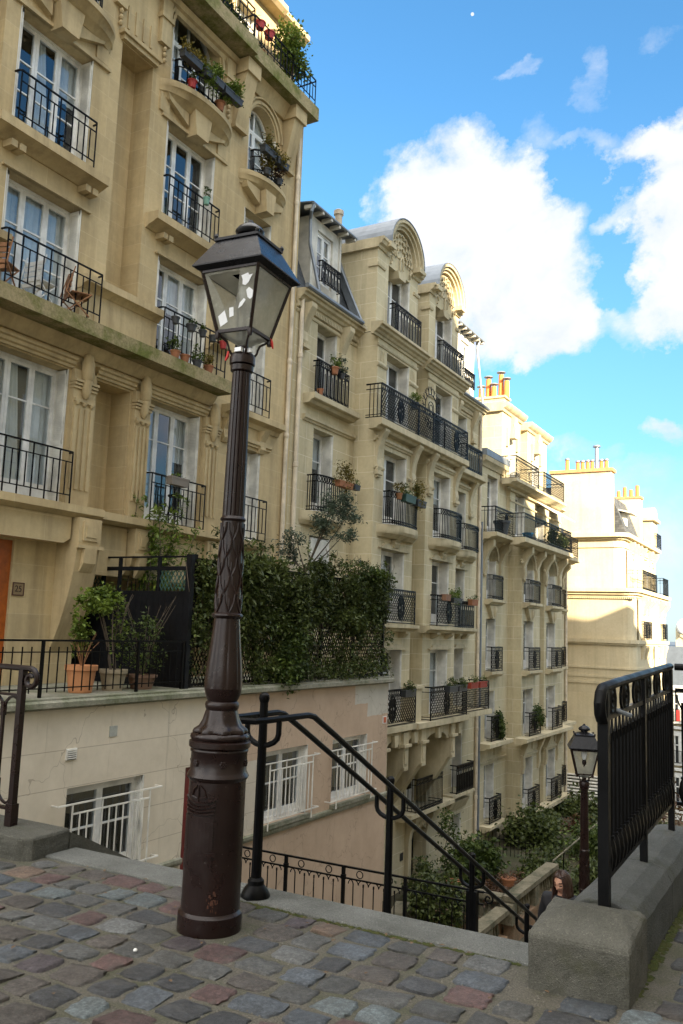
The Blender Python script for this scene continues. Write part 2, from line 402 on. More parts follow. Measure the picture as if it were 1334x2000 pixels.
c = mixc(nt, ramp(nt, noise(nt, p, 3.5, 6, .7), [(.46, (0,)*3), (.62, (.8,)*3)]), (.085,.077,.060), (.05,.052,.026))
c = mixc(nt, .9, c, ramp(nt, noise(nt, p, 95, 6, .85), [(.38, (.35,)*3), (.62, (1.9,)*3)]), 'MULTIPLY')
nt.links.new(c, b.inputs['Base Color']); b.inputs['Roughness'].default_value = .95
bump(nt, b, noise(nt, p, 110, 5, .8), .9, .012)
M['joint'] = m
PAL = [((.085,.085,.078), 6), ((.075,.092,.112), 4), ((.115,.118,.112), 4), ((.085,.068,.055), 3), ((.115,.052,.044), 3), ((.082,.060,.070), 2), ((.18,.105,.058), 1), ((.05,.052,.056), 3), ((.10,.128,.132), 2)]
PALL = [c for c, n in PAL for _ in range(n)]
# base sheet
mb = MB(); mb.box(-9.8, 30, -40, 4.42, -.6, 0); mb.box(-.86, 30, 4.42, 6.75, -.6, 0); mb.box(-40, -9.8, -40, 4.42, -.6, 0)
tag(mb.build('pavement_bed', M['joint']), kind='structure')
# joints slightly sunk: stones stand up to 2 cm proud
def cobbles(mb, xa, xb, ya, yb, keep):
    y = yb; row = 0
    while y > ya:
        rh = RD.uniform(.185, .215); x = xa + RD.uniform(-.2, 0)
        while x < xb:
            wd = RD.uniform(.18, .27)
            cx, cy = x + wd/2, y - rh/2 + .008*sin(x*3)
            x += wd
            if not keep(cx, cy): continue
            hw, hh = wd/2 - RD.uniform(.004, .010), rh/2 - RD.uniform(.004, .010)
            h = RD.uniform(.009, .015); base = len(mb.v); n = 8; G = (-1, -.955, -.72, -.25, .25, .72, .955, 1)
            ang = RD.uniform(-.06, .06); tx, ty = RD.uniform(-.006, .006), RD.uniform(-.006, .006)
            cj = [RD.uniform(.86, 1.05) for _ in range(4)]
            col = RD.choice(PALL); k = RD.uniform(.75, 1.2)*.80; g0 = sum(col)/3; mb.c = tuple((q*.66+g0*.34)*k for q in col)
            if 1:
                for j in range(n):
                    for i in range(n):
                        a, b_ = G[i], G[j]
                        kk = (cj[0]*(1-a)*(1-b_) + cj[1]*(1+a)*(1-b_) + cj[2]*(1+a)*(1+b_) + cj[3]*(1-a)*(1+b_))/4
                        # rounded square
                        rr = max(abs(a), abs(b_)); q = 1 - .10*(abs(a)*abs(b_))**2
                        px, py = a*hw*kk*q, b_*hh*kk*q
                        z = h*(1 - .42*rr**5) + tx*a + ty*b_ + RD.uniform(-.0022, .0022)
                        if rr > .93: q_ = RD.uniform(-.011, .006); px += q_*a; py += q_*b_
                        if rr > .99: z = -.012
                        mb.v.append((cx + px*cos(ang) - py*sin(ang), cy + px*sin(ang) + py*cos(ang), z))
            mb.smooth = True
            for j in range(n-1):
                for i in range(n-1):
                    mb.addf((base+j*n+i, base+j*n+i+1, base+(j+1)*n+i+1, base+(j+1)*n+i))
        y -= rh; row += 1
mb = MB()
LX, LY = -2.962, 3.955
cobbles(mb, -7.5, -.84, 1.2, 4.40, lambda x, y: (x-LX)**2 + (y-LY)**2 > .25**2 and not (x > -1.33 and y > 4.10) and not (x < -4.60 and y > 4.15))
cobbles(mb, -.82, 2.2, 1.2, 6.6, lambda x, y: x > -.79 or y < 4.08)
tag(mb.build('cobblestones', M['cobble'], recalc=False, sharp=80), kind='structure')
# loose grit in the joints
gm = MB()
for _ in range(5200):
    x, y = RD.uniform(-5.2, -.7), RD.uniform(2.3, 4.4)
    if (x-LX)**2 + (y-LY)**2 < .19**2: continue
    r = RD.choice((.002, .003, .003, .004, .006)) ; k = len(gm.v); z = RD.uniform(0, .004)
    gm.v += [(x-r, y, z), (x, y-r*.8, z), (x+r, y, z), (x, y+r*.9, z), (x, y, z+r*1.1)]
    for q in ((0,1,4),(1,2,4),(2,3,4),(3,0,4)): gm.addf([k+i for i in q])
tag(gm.build('grit', plain('grit_stone', (.13,.12,.10), .9, 0, .5, 60), recalc=False), kind='stuff')
# dead leaves caught against the step
lm = MB()
for _ in range(60):
    x, y = RD.uniform(-4.5, -.9), RD.choice((RD.uniform(4.3, 4.42), RD.uniform(2.6, 4.4), RD.uniform(3.6, 4.4)))
    a = RD.uniform(0, 6.28); lm.leaf(Vector((x, y, .022)), Vector((cos(a), sin(a), RD.uniform(0, .25))).normalized(), RD.uniform(.006, .011), RD.uniform(.02, .04), Vector((0, 0, 1)))
tag(lm.build('fallen_leaves', plain('dead_leaf', (.10,.06,.03), .8, 0, .4, 30), recalc=False), kind='stuff')
# granite top step
def bev(o, wd=.012, seg=2):
    md = o.modifiers.new('bevel', 'BEVEL'); md.width = wd; md.segments = seg; md.limit_method = 'ANGLE'; return o
mb = MB(); mb.box(-4.72, -3.405, 4.415, 4.70, -.155, .018); mb.box(-3.40, -1.27, 4.42, 4.71, -.155, .016)
tag(bev(mb.build('top_step', M['kerb']), .015, 3), kind='structure')
def rough(o, lv, st):
    ss = o.modifiers.new('cut', 'SUBSURF'); ss.subdivision_type = 'SIMPLE'; ss.levels = lv; ss.render_levels = lv
    tx = bpy.data.textures.new('wear', 'CLOUDS'); tx.noise_scale = .07; tx.noise_depth = 4
    d = o.modifiers.new('wear', 'DISPLACE'); d.texture = tx; d.strength = st; d.mid_level = .5; d.texture_coords = 'GLOBAL'
    return o
STEP_H, STEP_D = .155, .304
mb = MB()
for i in range(1, 19):
    y0 = 4.70 + (i-1)*STEP_D
    mb.box(-4.76, -1.24, y0, y0 + STEP_D + .03, -3.4, -i*STEP_H)
tag(mb.build('staircase', M['kerb']), kind='structure')
ZL = -19*STEP_H + .12      # landing
mb = MB(); mb.box(-9.8, -1.2, 10.17, 11.62, -7.2, -2.80)
mb.box(-9.8, -4.95, 4.9, 10.17, -3.6, -2.80)
tag(mb.build('landing', M['joint']), kind='structure')
mb = MB()
for i in range(1, 25):
    y0 = 11.62 + (i-1)*.31
    mb.box(-4.1, -1.2, y0, y0 + .34, -8.5, -2.80 - i*.155)
tag(mb.build('staircase', M['kerb']), kind='structure')
# sloping string wall on the left of the flight
mb = MB(); mb.prism([(4.66,.12),(4.78,.07),(10.2,-2.62),(10.2,-3.4),(4.66,-3.4)], 'x', -4.98, -4.74)
tag(mb.build('stair_side_wall', M['granite']), 'low stone wall sloping down the left edge of the stairs', 'wall')
# granite pier carrying the left railing
mb = MB(); mb.prism([(-12,4.24),(-4.80,4.24),(-4.71,4.30),(-4.74,4.66),(-12,4.66)], 'z', -.3, .15)
tag(rough(bev(mb.build('stone_plinth', M['granite']), .02, 2), 4, .014), 'mossy granite plinth under the scrolled iron railing', 'plinth')
# terrace retaining wall below pavement
mb = MB(); mb.box(-9.75, -4.60, 4.30, 4.62, -7, -.31); mb.box(-1.2, 30, 6.30, 6.74, -9, -.61); mb.box(-1.20, -.9, 4.8, 6.30, -9, -.31)
tag(mb.build('embankment', M['granite2']), kind='structure')
# right: granite block and coping
bl = MB()
n = len(bl.v)
X0, X1, Y0, Y1 = -1.29, -.83, 4.16, 4.60
bl.v += [(X0,Y0,-.2),(X1,Y0+.01,-.2),(X1,Y1,-.2),(X0,Y1,-.2),(X0,Y0,.245),(X1,Y0+.01,.245),(X1,Y1,.30),(X0,Y1,.30),(X0+.14,Y0+.27,.335),(X1-.10,Y0+.27,.335)]
for q in ((0,3,2,1),(0,1,5,4),(1,2,6,5),(2,3,7,6),(3,0,4,7),(4,5,9,8),(5,6,9),(6,7,8,9),(7,4,8)): bl.addf([n+i for i in q])
tag(rough(bev(bl.build('granite_block', M['granite']), .022, 2), 4, .014), 'rough granite end block at the head of the stairs', 'stone block')
mb = MB()
prof = [(-1.235,-.32),(-.865,-.32),(-.865,.22),(-.90,.285),(-.98,.315),(-1.05,.322),(-1.12,.315),(-1.20,.285),(-1.235,.22)]
for a, b_ in ((4.602, 5.55), (5.556, 6.745)):
    mb.prism(prof, 'y', a, b_)
mb.prism([(y+7.40+.31-.0, z) for y, z in [(-1.235,-.32),(-.965,-.32),(-.965,.22),(-1.0,.285),(-1.05,.315),(-1.12,.32),(-1.20,.285),(-1.235,.22)]], 'x', -.862, 20)
tag(rough(bev(mb.build('parapet', M['granite2']), .008, 2), 3, .010), 'low granite parapet with rounded coping under the tall iron railing', 'parapet')
# moss strips at the foot of step, block and parapet
M['moss'] = mossy('moss_green', (.035,.045,.010), (.05,.05,.015), .5, scale=20)
mo = MB()
def moss_strip(x0, y0, x1, y1, wd, n):
    for i in range(n):
        t = RD.random(); px, py = x0 + (x1-x0)*t + RD.uniform(-wd, wd), y0 + (y1-y0)*t + RD.uniform(-wd, wd)
        r = RD.uniform(.006, .02)
        k = len(mo.v); mo.smooth = True
        for j in range(6): mo.v.append((px + r*cos(j*PI/3)*RD.uniform(.7, 1.3), py + r*sin(j*PI/3)*RD.uniform(.7, 1.3), RD.uniform(0, .004)))
        mo.v.append((px, py, r*.55))
        for j in range(6): mo.addf((k+j, k+(j+1) % 6, k+6))
moss_strip(-3.4, 4.40, -1.4, 4.41, .012, 240); moss_strip(-3.15, 4.42, -2.75, 4.40, .05, 200)
moss_strip(-.84, 4.3, -.84, 6.3, .022, 420); moss_strip(-4.5, 4.26, -3.4, 4.4, .012, 50)
tag(mo.build('moss', M['moss'], recalc=False), kind='stuff')
# lower court and the hill beyond
m_ground = mossy('ground_earth', (.075,.065,.042), (.045,.055,.022), .55, scale=.8)
mb = MB(); ys = [11.63, 20, 30, 45, 60, 90, 150, 400, 3000]; zs = [-6.6, -6.6, -6.7, -7.6, -10, -14, -20, -30, -60]
xs = [-3000, -300, -60, -30, -12.5, -1.21, 30, 60, 300, 3000]
base = len(mb.v)
for y, z in zip(ys, zs):
    for x in xs: mb.v.append((x, y, z))
k = len(xs)
for j in range(len(ys)-1):
    for i in range(k-1): mb.addf((base+j*k+i, base+j*k+i+1, base+(j+1)*k+i+1, base+(j+1)*k+i))
for x0, x1 in ((-3000, -40), (30, 3000)): mb.box(x0, x1, -3000, 11.6, -20, -.62 if x0 > 0 else -3)
tag(mb.build('ground', m_ground), kind='structure')
# ------------------------------------------------------------------ street lamps
M['lamp'] = paint('brown_lamp_paint', (.0125,.0055,.0045), .30, (.11,.095,.085), .645, 11, .30)
M['lamproof'] = paint('dark_lamp_roof', (.008,.008,.010), .26, None, .7, 6, .22)
M['lampglass'] = glassmat('grimy_lamp_glass', (.8,.82,.8), .05, .60, (.47,.46,.40))
M['paper'] = plain('torn_paper', (.75,.76,.78), .8, 0, .1, 20)
M['red'] = plain('red_ribbon', (.5,.03,.02), .6, 0, .1)
M['redpaint'] = paint('dark_red_paint', (.13,.012,.012), .4)
M['rust'] = plain('rust', (.060,.022,.012), .9, 0, .4, 20)
A0 = math.radians(-41.1); ACAM = math.radians(-53)
def lamp_parts(root):
    m = MB()
    m.lathe([(.172,-.25),(.172,.0),(.171,.09),(.163,.098),(.157,.106)], 0, 0, 32)
    m.lathe([(.157,.10),(.155,.40),(.153,.775)], 0, 0, 32, cap=False)
    m.lathe([(.153,.772),(.160,.780),(.169,.795),(.160,.812),(.153,.822),(.153,.918),(.158,.925),(.158,.932),(.154,.938),(.160,.942),(.168,.950),(.168,.975),(.157,.981),(.150,.985)], 0, 0, 32, cap=False)
    m.lathe([(.150,.984),(.158,.990),(.161,1.0),(.158,1.012),(.146,1.021)], 0, 0, 72, lambda w, z: 1+.018*cos(24*w+z*160), cap=False)
    m.lathe([(.140,1.02),(.142,1.03),(.136,1.043),(.114,1.058),(.099,1.09),(.091,1.125),(.086,1.142)], 0, 0, 64, lambda w, z: 1+.085*cos(8*w)*(1.16-z)*7, cap=False)
    m.lathe([(.084,1.14),(.091,1.152),(.094,1.168),(.091,1.182),(.081,1.19),(.086,1.20),(.097,1.225),(.1035,1.26)], 0, 0, 32, cap=False)
    m.lathe([(.1035,1.258),(.104,1.30),(.0975,1.382),(.084,1.50),(.071,1.64)], 0, 0, 96, lambda w, z: 1-.05*(max(0, cos(8*w))**5)*(1 if z > 1.27 and z < 1.62 else 0), cap=False)
    m.lathe([(.071,1.638),(.079,1.645),(.087,1.655),(.085,1.664),(.072,1.673)], 0, 0, 48, lambda w, z: 1+.025*cos(14*w), cap=False)
    m.lathe([(.0715,1.67),(.0625,2.186)], 0, 0, 32, cap=False)
    m.lathe([(.0625,2.183),(.067,2.187),(.0735,2.196),(.067,2.207),(.060,2.215)], 0, 0, 32, cap=False)
    m.lathe([(.0625,2.21),(.060,2.5),(.053,3.055)], 0, 0, 96, lambda w, z: 1-.085*(abs(sin(8*w))**.6 < .55), cap=False)
    m.lathe([(.053,3.05),(.066,3.06),(.068,3.09),(.061,3.095),(.074,3.10),(.075,3.14),(.066,3.16),(.045,3.17),(.03,3.18),(.03,3.24)], 0, 0, 16)
    m.build('post', M['lamp'], root, sharp=40)
    # leaf relief on the shaft
    m = MB()
    for r_, z0 in enumerate((1.70, 1.80, 1.90, 2.00, 2.10)):
        for k in range(6):
            w = k*PI/3 + (r_ % 2)*PI/6 + .2
            def P(dw, z): 
                rr = .0715 - (z-1.67)*.0175 + .002
                return (rr*cos(w+dw), rr*sin(w+dw), z)
            m.tube([P(-.42, z0+.075), P(-.36, z0+.03), P(-.16, z0-.005), P(0, z0-.03), P(.16, z0-.005), P(.36, z0+.03), P(.42, z0+.075)], .0062, 5)
            m.tube([P(0, z0-.03), P(0, z0+.05)], .0042, 4)
    m.build('leaf_relief', M['lamp'], root)
    # inspection door with hinges, ship crest and rosettes
    m = MB()
    def arc(r, a, b, z0, z1, th=.006, k=10):
        for i in range(k):
            w0, w1 = a + (b-a)*i/k, a + (b-a)*(i+1)/k
            q = [(r, w0), (r, w1), (r+th, w1), (r+th, w0)]
            m.prism([(x*cos(y_), x*sin(y_)) for x, y_ in q], 'z', z0, z1)
    arc(.1545, ACAM-1.35, ACAM-.06, .325, .60)
    for z in (.40, .555): arc(.160, ACAM-.32, ACAM+.06, z, z+.022, .006, 3)
    m.build('inspection_door', M['lamp'], root)
    m = MB()
    def surf(dw, z, r=.157): return (r*cos(ACAM-.66+dw), r*sin(ACAM-.66+dw), z)
    for z0, h, wd in ((.612, .010, .60), (.628, .014, .62), (.646, .019, .64), (.668, .026, .66)):      # hull of the city ship
        m.tube([surf(wd*t/6, z0 + h*(t/6)**2) for t in range(-6, 7)], .0075, 5)
    m.tube([surf(0, .675), surf(0, .76)], .005, 5)
    for s_ in (-1, 1): m.tube([surf(s_*.05, .755), surf(s_*.22, .735), surf(s_*.30, .70), surf(s_*.05, .69)], .0055, 5)
    for k in range(6):
        a = ACAM + .15 + k*PI/3
        for q in range(7):
            ww = q*2*PI/6; rr = 0 if q == 6 else .012
            c_ = (.155*cos(a + rr*cos(ww)/.155), .155*sin(a + rr*cos(ww)/.155), .868 + rr*sin(ww))
            m.lathe([(.0075, c_[2]-.006), (.009, c_[2]), (.0075, c_[2]+.006)], c_[0], c_[1], 6)
    m.build('crest', M['lamp'], root)
    m = MB(); rd = random.Random(5)
    for _ in range(26):
        a = ACAM + rd.gauss(0, .10); z = .175 + rd.gauss(0, .025); wd = rd.uniform(.02, .07); hh = rd.uniform(.006, .016)
        arc(.1569 + rd.uniform(0, .0008), a, a + wd, z, z + hh, .001, 2)
    m.build('rust_patch', M['rust'], root)
    # lantern
    def corner(d, z, k): return Vector((d*cos(A0+k*PI/2), d*sin(A0+k*PI/2), z))
    zb, zt, db, dt = 3.275, 3.615, .154, .268
    m = MB()
    for k in range(4):
        m.tube([corner(db, zb-.012, k), corner(dt, zt+.02, k)], .0125, 4)
        m.tube([corner(db, zb, k), corner(db, zb, k+1)], .0125, 4)
        m.tube([corner(dt-.004, zt, k), corner(dt-.004, zt, k+1)], .011, 4)
        c_ = corner(db, zb-.012, k); m.lathe([(.012, c_.z-.03), (.017, c_.z-.012), (.015, c_.z+.01)], c_.x, c_.y, 8)
        a = A0+k*PI/2
        m.tube([(r_*cos(a), r_*sin(a), z) for r_, z in ((.066,3.155),(.082,3.175),(.088,3.20),(.098,3.225),(.128,3.245),(.145,3.262))], .0075, 5)
    m.tube([corner(0, 3.17, 0), corner(0, 3.40, 0)], .012, 6)
    m.lathe([(.028,3.40),(.034,3.43),(.02,3.47)], 0, 0, 10)
    m.build('lantern_frame', M['lamp'], root)
    m = MB(); m.lathe([(.02,3.47),(.032,3.49),(.045,3.53),(.04,3.565),(.02,3.585)], 0, 0, 12); m.build('lamp_bulb', M['white'], root)
    m = MB()
    def ring(d0, z0, d1, z1):
        for k in range(4): m.face([corner(d0, z0, k), corner(d0, z0, k+1), corner(d1, z1, k+1), corner(d1, z1, k)])
    ring(.268, 3.618, .326, 3.640); ring(.326, 3.640, .326, 3.648); ring(.326, 3.648, .196, 3.815); ring(.196, 3.815, .207, 3.818); ring(.207, 3.818, .207, 3.834); ring(.207, 3.834, .07, 3.868)
    m.face([corner(.07, 3.868, k) for k in range(4)])
    for k in range(4):
        c_ = corner(.198, 3.834, k); m.lathe([(.011, c_.z), (.014, c_.z+.012), (.006, c_.z+.026)], c_.x, c_.y, 8)
    rf_ = m.build('roof', M['lamproof'], root)
    m = MB(); m.lathe([(.05,3.86),(.05,3.885),(.074,3.888),(.0855,3.905),(.0855,3.914),(.07,3.935),(.045,3.952),(.022,3.960),(.018,3.972),(.012,3.985)], 0, 0, 28)
    m.build('vent_cap', M['lamproof'], root)
    for k in range(4):
        m = MB()
        a, b_, c_, d_ = corner(db-.004, zb+.008, k), corner(db-.004, zb+.008, k+1), corner(dt-.006, zt-.008, k+1), corner(dt-.006, zt-.008, k)
        def uv(u, v): return (a*(1-u)+b_*u)*(1-v) + (d_*(1-u)+c_*u)*v
        if k == 3:       # left-facing pane, broken: u runs from the left corner to the near corner
            outer = [(0,0),(.5,0),(1,0),(1,.5),(1,1),(.5,1),(0,1),(0,.5)]
            hole = [(.30,.36),(.43,.30),(.56,.42),(.63,.60),(.68,.97),(.42,.97),(.10,.95),(.22,.62)]
            for i in range(8):
                j = (i+1) % 8; m.face([uv(*outer[i]), uv(*outer[j]), uv(*hole[j]), uv(*hole[i])])
        else: m.face([a, b_, c_, d_])
        m.build('glass_pane', M['lampglass'], root, recalc=False)
        if k == 3:
            nrm = (b_-a).cross(d_-a).normalized()
            if nrm.x*a.x + nrm.y*a.y < 0: nrm = -nrm
            for pts in ([(.74,.72),(.80,.70),(.86,.74),(.90,.82),(.93,.87),(.86,.86),(.84,.90),(.76,.88),(.71,.87),(.74,.80)],
                        [(.86,.50),(.92,.46),(1.0,.50),(.97,.60),(.88,.66),(.82,.62)],
                        [(.64,.33),(.74,.37),(.82,.46),(.78,.49),(.68,.42)],
                        [(.10,.06),(.34,.13),(.30,.33),(.10,.24)], [(.40,.20),(.52,.22),(.53,.37),(.42,.36)]):
                m = MB(); m.face([uv(*p_) + nrm*.004 for p_ in pts]); m.build('torn_sticker', M['paper'], root, recalc=False)
    m = MB()
    for k in range(4): m.face([corner(db-.01, zb-.006, k), corner(db-.01, zb-.006, k+1), corner(.028, 3.205, k+1), corner(.028, 3.205, k)])
    m.build('bottom_pane', M['lampglass'], root, recalc=False)
    m = MB()
    for k in range(4): m.face([corner(.255, 3.606, k), corner(.255, 3.606, k+1), corner(.09, 3.63, k+1), corner(.09, 3.63, k)])
    m.build('reflector', M['shutter'], root, recalc=False)
    m = MB(); c_ = corner(db+.004, zb-.01, 0+1); 
    m.tube([c_ + Vector((0, 0, .02)), c_ + Vector((.01, 0, -.01)), c_ + Vector((.02, .005, -.045))], [.008, .012, .004], 5)
    a = A0 + PI*1.5; q = Vector((.085*cos(a), .085*sin(a), 3.17))
    m.tube([q, q + Vector((-.005, 0, -.03)), q + Vector((-.015, -.005, -.055))], [.007, .010, .006], 5)
    m.build('ribbon', M['red'], root)
    m = MB()
    for a in (ACAM-.35, ACAM+.5): m.box(.066*cos(a)-.022, .066*cos(a)+.022, .066*sin(a)-.015, .066*sin(a)+.008, 3.158, 3.182)
    m.build('paper_scrap', M['paper'], root)
lamp = thing('street_lamp', 'tall brown fluted street lamp with torn stickers on its lantern, on the cobbles', 'street lamp', (LX, LY, 0), 'street lamps')
lamp.location = (0, 0, 0); lamp_parts(lamp); lamp.location = (LX, LY, 0); lamp.rotation_euler = (0, .0078, 0)
lamp2 = lamp.copy(); C.objects.link(lamp2); lamp2.location = (-3.03, 12.3, -3.26); lamp2.scale = (.93,)*3; lamp2.rotation_euler = (0, 0, .25)
lamp2['label'] = 'smaller distant street lamp down the stairs beside the tall iron railing'
for ch in list(lamp.children):
    if ch.name.split('.')[0] in ('torn_sticker', 'ribbon', 'paper_scrap'): continue
    c = ch.copy(); C.objects.link(c); c.parent = lamp2

# ------------------------------------------------------------------ iron railings
def spiral(c, r0, r1, a0, turns, n=14):
    return [(c[0] + (r0+(r1-r0)*i/n)*cos(a0+turns*2*PI*i/n), c[1] + (r0+(r1-r0)*i/n)*sin(a0+turns*2*PI*i/n)) for i in range(n+1)]
# scrolled railing, left
rl = thing('iron_railing', 'black iron railing ending in a scroll on the stone plinth', 'railing', (-5.1, 4.45, .15))
m = MB(); y = 4.45
sp = spiral((-5.03, 1.17), .075, .022, PI/2, -1.15)
m.tube([(-12, y, 1.25), (-8, y, 1.25), (-5.25, y, 1.247)] + [(px, y, pz) for px, pz in sp], [.022]*3 + [.022 - .006*i/14 for i in range(15)], 8)
m.build('handrail', M['lamp'], rl)
m = MB(); m.box(-5.135, -5.09, y-.0225, y+.0225, .10, 1.235); m.box(-5.145, -5.08, y-.032, y+.032, .14, .30); m.build('post', M['lamp'], rl)
m = MB(); m.box(-12, -5.13, y-.02, y+.02, 1.045, 1.062); m.box(-12, -5.13, y-.016, y+.016, .255, .275); m.build('crossbar', M['lamp'], rl)
for k in range(9):
    m = MB(); x = -5.285 - .305*k
    m.tube([(x, y, .36), (x, y, .95)], .015, 4)
    m.tube([(x, y, .90), (x, y, 1.0)], .022, 4); m.tube([(x, y, .34), (x, y, .46)], .022, 4)
    for s in (-1, 1):
        m.tube([(x+s*.012, y, .96), (x+s*.022, y, 1.0), (x+s*.055, y, 1.03), (x+s*.10, y, 1.04), (x+s*.13, y, 1.03), (x+s*.15, y, 1.0)], .011, 4)
        m.tube([(x+s*.012, y, .40), (x+s*.025, y, .345), (x+s*.06, y, .31), (x+s*.10, y, .295), (x+s*.13, y, .31), (x+s*.15, y, .345)], .011, 4)
    m.build('baluster', M['lamp'], rl)
# middle double handrail
hr = thing('stair_handrail', 'double tubular black handrail running down the middle of the stairs', 'handrail', (-3.05, 4.51, 0))
def rz(y): return 1.055 if y < 4.9 else 1.055 - .5095*(y-4.9)
m = MB()
path = lambda x: [(x, 4.36, 1.055), (x, 4.84, 1.055), (x, 4.92, 1.04)] + [(x, 4.9+.3*i, rz(4.9+.3*i)) for i in range(1, 18)] + [(x, 10.2, rz(10.2))]
m.tube(list(reversed(path(-3.165))) + [(-3.15, 4.28, 1.055), (-3.05, 4.245, 1.055), (-2.95, 4.28, 1.055)] + path(-2.935), .0195, 8)
m.tube([(-3.165, 10.2, rz(10.2)), (-3.165, 10.3, rz(10.3)), (-3.05, 10.36, rz(10.36)), (-2.935, 10.3, rz(10.3)), (-2.935, 10.2, rz(10.2))], .0225, 8)
m.build('rail', M['iron'], hr)
for i, y in enumerate((4.51, 6.31, 8.12, 9.83)):
    zb = .0 if i == 0 else -math.ceil((y-4.7)/STEP_D)*STEP_H
    m = MB(); zt = rz(y)
    m.tube([(-3.05, y, zb), (-3.05, y, zt+.10)], [.033, .026], 10)
    m.lathe([(.027, zt+.09), (.034, zt+.115), (.030, zt+.135), (.014, zt+.148)], -3.05, y, 12)
    pts = []
    for k in range(9):
        a = PI + PI*k/8; pts.append((-3.05+.115*cos(a), y, zt-.09+.075*sin(a)))
    m.tube([(-3.165, y, zt)] + pts + [(-2.935, y, zt)], .0175, 8)
    if i == 0: m.lathe([(.085, .0), (.088, .025), (.072, .06), (.050, .085), (.048, .11), (.034, .125)], -3.05, y, 20)
    elif i == 2: m.box(-3.10, -3.0, y-.02, y+.02, zb, zt-.2)
    m.build('post', M['iron'], hr)
# hooped landing fence
fe = thing('landing_fence', 'low black iron fence with rings and hoops across the landing below', 'fence', (-7, 11.5, -2.8))
m = MB(); y = 11.5; zt = -1.765
m.box(-8.24, -4.15, y-.018, y+.018, zt-.012, zt+.012); m.box(-8.24, -4.15, y-.012, y+.012, zt-.165, zt-.145); m.box(-8.24, -4.15, y-.012, y+.012, -2.68, -2.66)
sp = spiral((-4.09, zt-.075), .075, .02, PI/2, -1.2); m.tube([(-4.2, y, zt)] + [(a, y, b_) for a, b_ in sp], .012, 5)
m.build('rail', M['iron'], fe)
px = [-8.22, -7.25, -6.27, -5.29, -4.25]
for x in px:
    m = MB(); m.box(x-.022, x+.022, y-.022, y+.022, -2.8, zt); m.box(x-.03, x+.03, y-.03, y+.03, zt-.17, zt-.11); m.build('post', M['iron'], fe)
for a, b_ in zip(px, px[1:]):
    n = max(2, round((b_-a)/.163)); d = (b_-a)/n
    for k in range(1, n):
        x = a + d*k; m = MB()
        m.tube([(x, y, -2.67), (x, y, zt-.21)], .009, 4)
        m.tube([(x + d/2*cos(q*PI/8), y, zt-.225 + .072*sin(q*PI/8)) for q in range(9)], .008, 4)
        m.tube([(x - d*.5 + d/2*cos(q*PI/8), y, zt-.225 + .072*sin(q*PI/8)) for q in range(9)] if k == 1 else [(x, y, zt-.24), (x, y, zt-.20)], .008 if k == 1 else .013, 4)
        m.build('picket', M['iron'], fe)
    for q in (.27, .75):
        m = MB(); x = a + (b_-a)*q; m.tube([(x + .05*cos(t*PI/6), y, zt-.08+.05*sin(t*PI/6)) for t in range(12)], .008, 4, close=True)
        m.build('ring', M['iron'], fe)
# tall railing on the parapet, right
rr = thing('iron_railing', 'tall black iron railing with pointed pickets on the granite parapet', 'railing', (-1.05, 4.6, .3))
def tall(along, t0, t1, fix, z_off, first):
    """along: 'y' or 'x'; pickets between t0 and t1"""
    def P(t, z, o=0.0): return (fix+o, t, z) if along == 'y' else (t, fix+o, z)
    dz = (lambda t: .030*(t-4.5)) if along == 'y' else (lambda t: .06)
    L = []
    m = MB()
    pts = [P(t0 + (t1-t0)*i/6, 1.365+dz(t0+(t1-t0)*i/6)) for i in range(7)]
    if first:
        pts = [P(t0-.035, 1.20), P(t0-.075, 1.235), P(t0-.085, 1.285), P(t0-.06, 1.335), P(t0-.01, 1.36)] + pts[1:]
    m.tube(pts, .030, 10, flat=.8)
    m.build('handrail', M['iron'], rr)
    m = MB()
    for z, h in ((1.205, .018), (.435, .016)):
        a, b_ = P(t0, z+dz(t0)), P(t1, z+dz(t1))
        m.tube([a, b_], h, 4)
    m.build('crossbar', M['iron'], rr)
    posts = [t0, (t0+t1)/2, t1] if along == 'y' else [t0 + 1.0*i for i in range(1, 4)]
    for i, t in enumerate(posts):
        m = MB(); r_ = .026 if i == 0 else .020
        a = P(t, .25, -r_); b_ = P(t, 1.35+dz(t), r_)
        if along == 'y': m.box(fix-r_, fix+r_, t-r_, t+r_, .25, 1.345+dz(t))
        else: m.box(t-r_, t+r_, fix-r_, fix+r_, .25, 1.345+dz(t))
        m.build('post', M['iron'], rr)
    n = int((t1-t0)/.092); d = (t1-t0)/n
    for k in range(n):
        t = t0 + d*(k+.5); z = dz(t); m = MB()
        m.tube([P(t, .44+z), P(t, 1.12+z)], .011, 5)
        m.tube([P(t, .445+z), P(t, .47+z), P(t, .52+z), P(t, .575+z), P(t, .60+z)], [.014, .026, .033, .025, .014], 8)
        m.tube([P(t, .60+z), P(t, .615+z)], .02, 8)
        for s in (-1, 1):
            m.tube([P(t, 1.06+z), P(t+s*d*.22, 1.11+z), P(t+s*d*.42, 1.16+z), P(t+s*d*.5, 1.20+z)], .0065, 4)
        m.build('picket', M['iron'], rr)
    n = max(2, int((t1-t0)/.33)); d = (t1-t0)/n
    for k in range(n):
        t = t0 + d*(k+.5); z = dz(t); m = MB()
        for rad in (.062, .036):
            m.tube([P(t + rad*.95*cos(q*PI/8), 1.285+z+rad*sin(q*PI/8)) for q in range(16)], .012, 5, close=True, flat=1.6)
        m.lathe([(.012, 1.27+z), (.02, 1.285+z), (.012, 1.30+z)], *P(t, 0)[:2], 8)
        for s in (-1, 1): m.tube([P(t+s*.07, 1.215+z), P(t+s*.10, 1.25+z), P(t+s*.105, 1.29+z), P(t+s*.075, 1.34+z)], .010, 4)
        m.build('scroll', M['iron'], rr)
tall('y', 4.535, 6.56, -1.02, 0, True)
tall('x', -.99, 4.0, 6.60, 0, False)
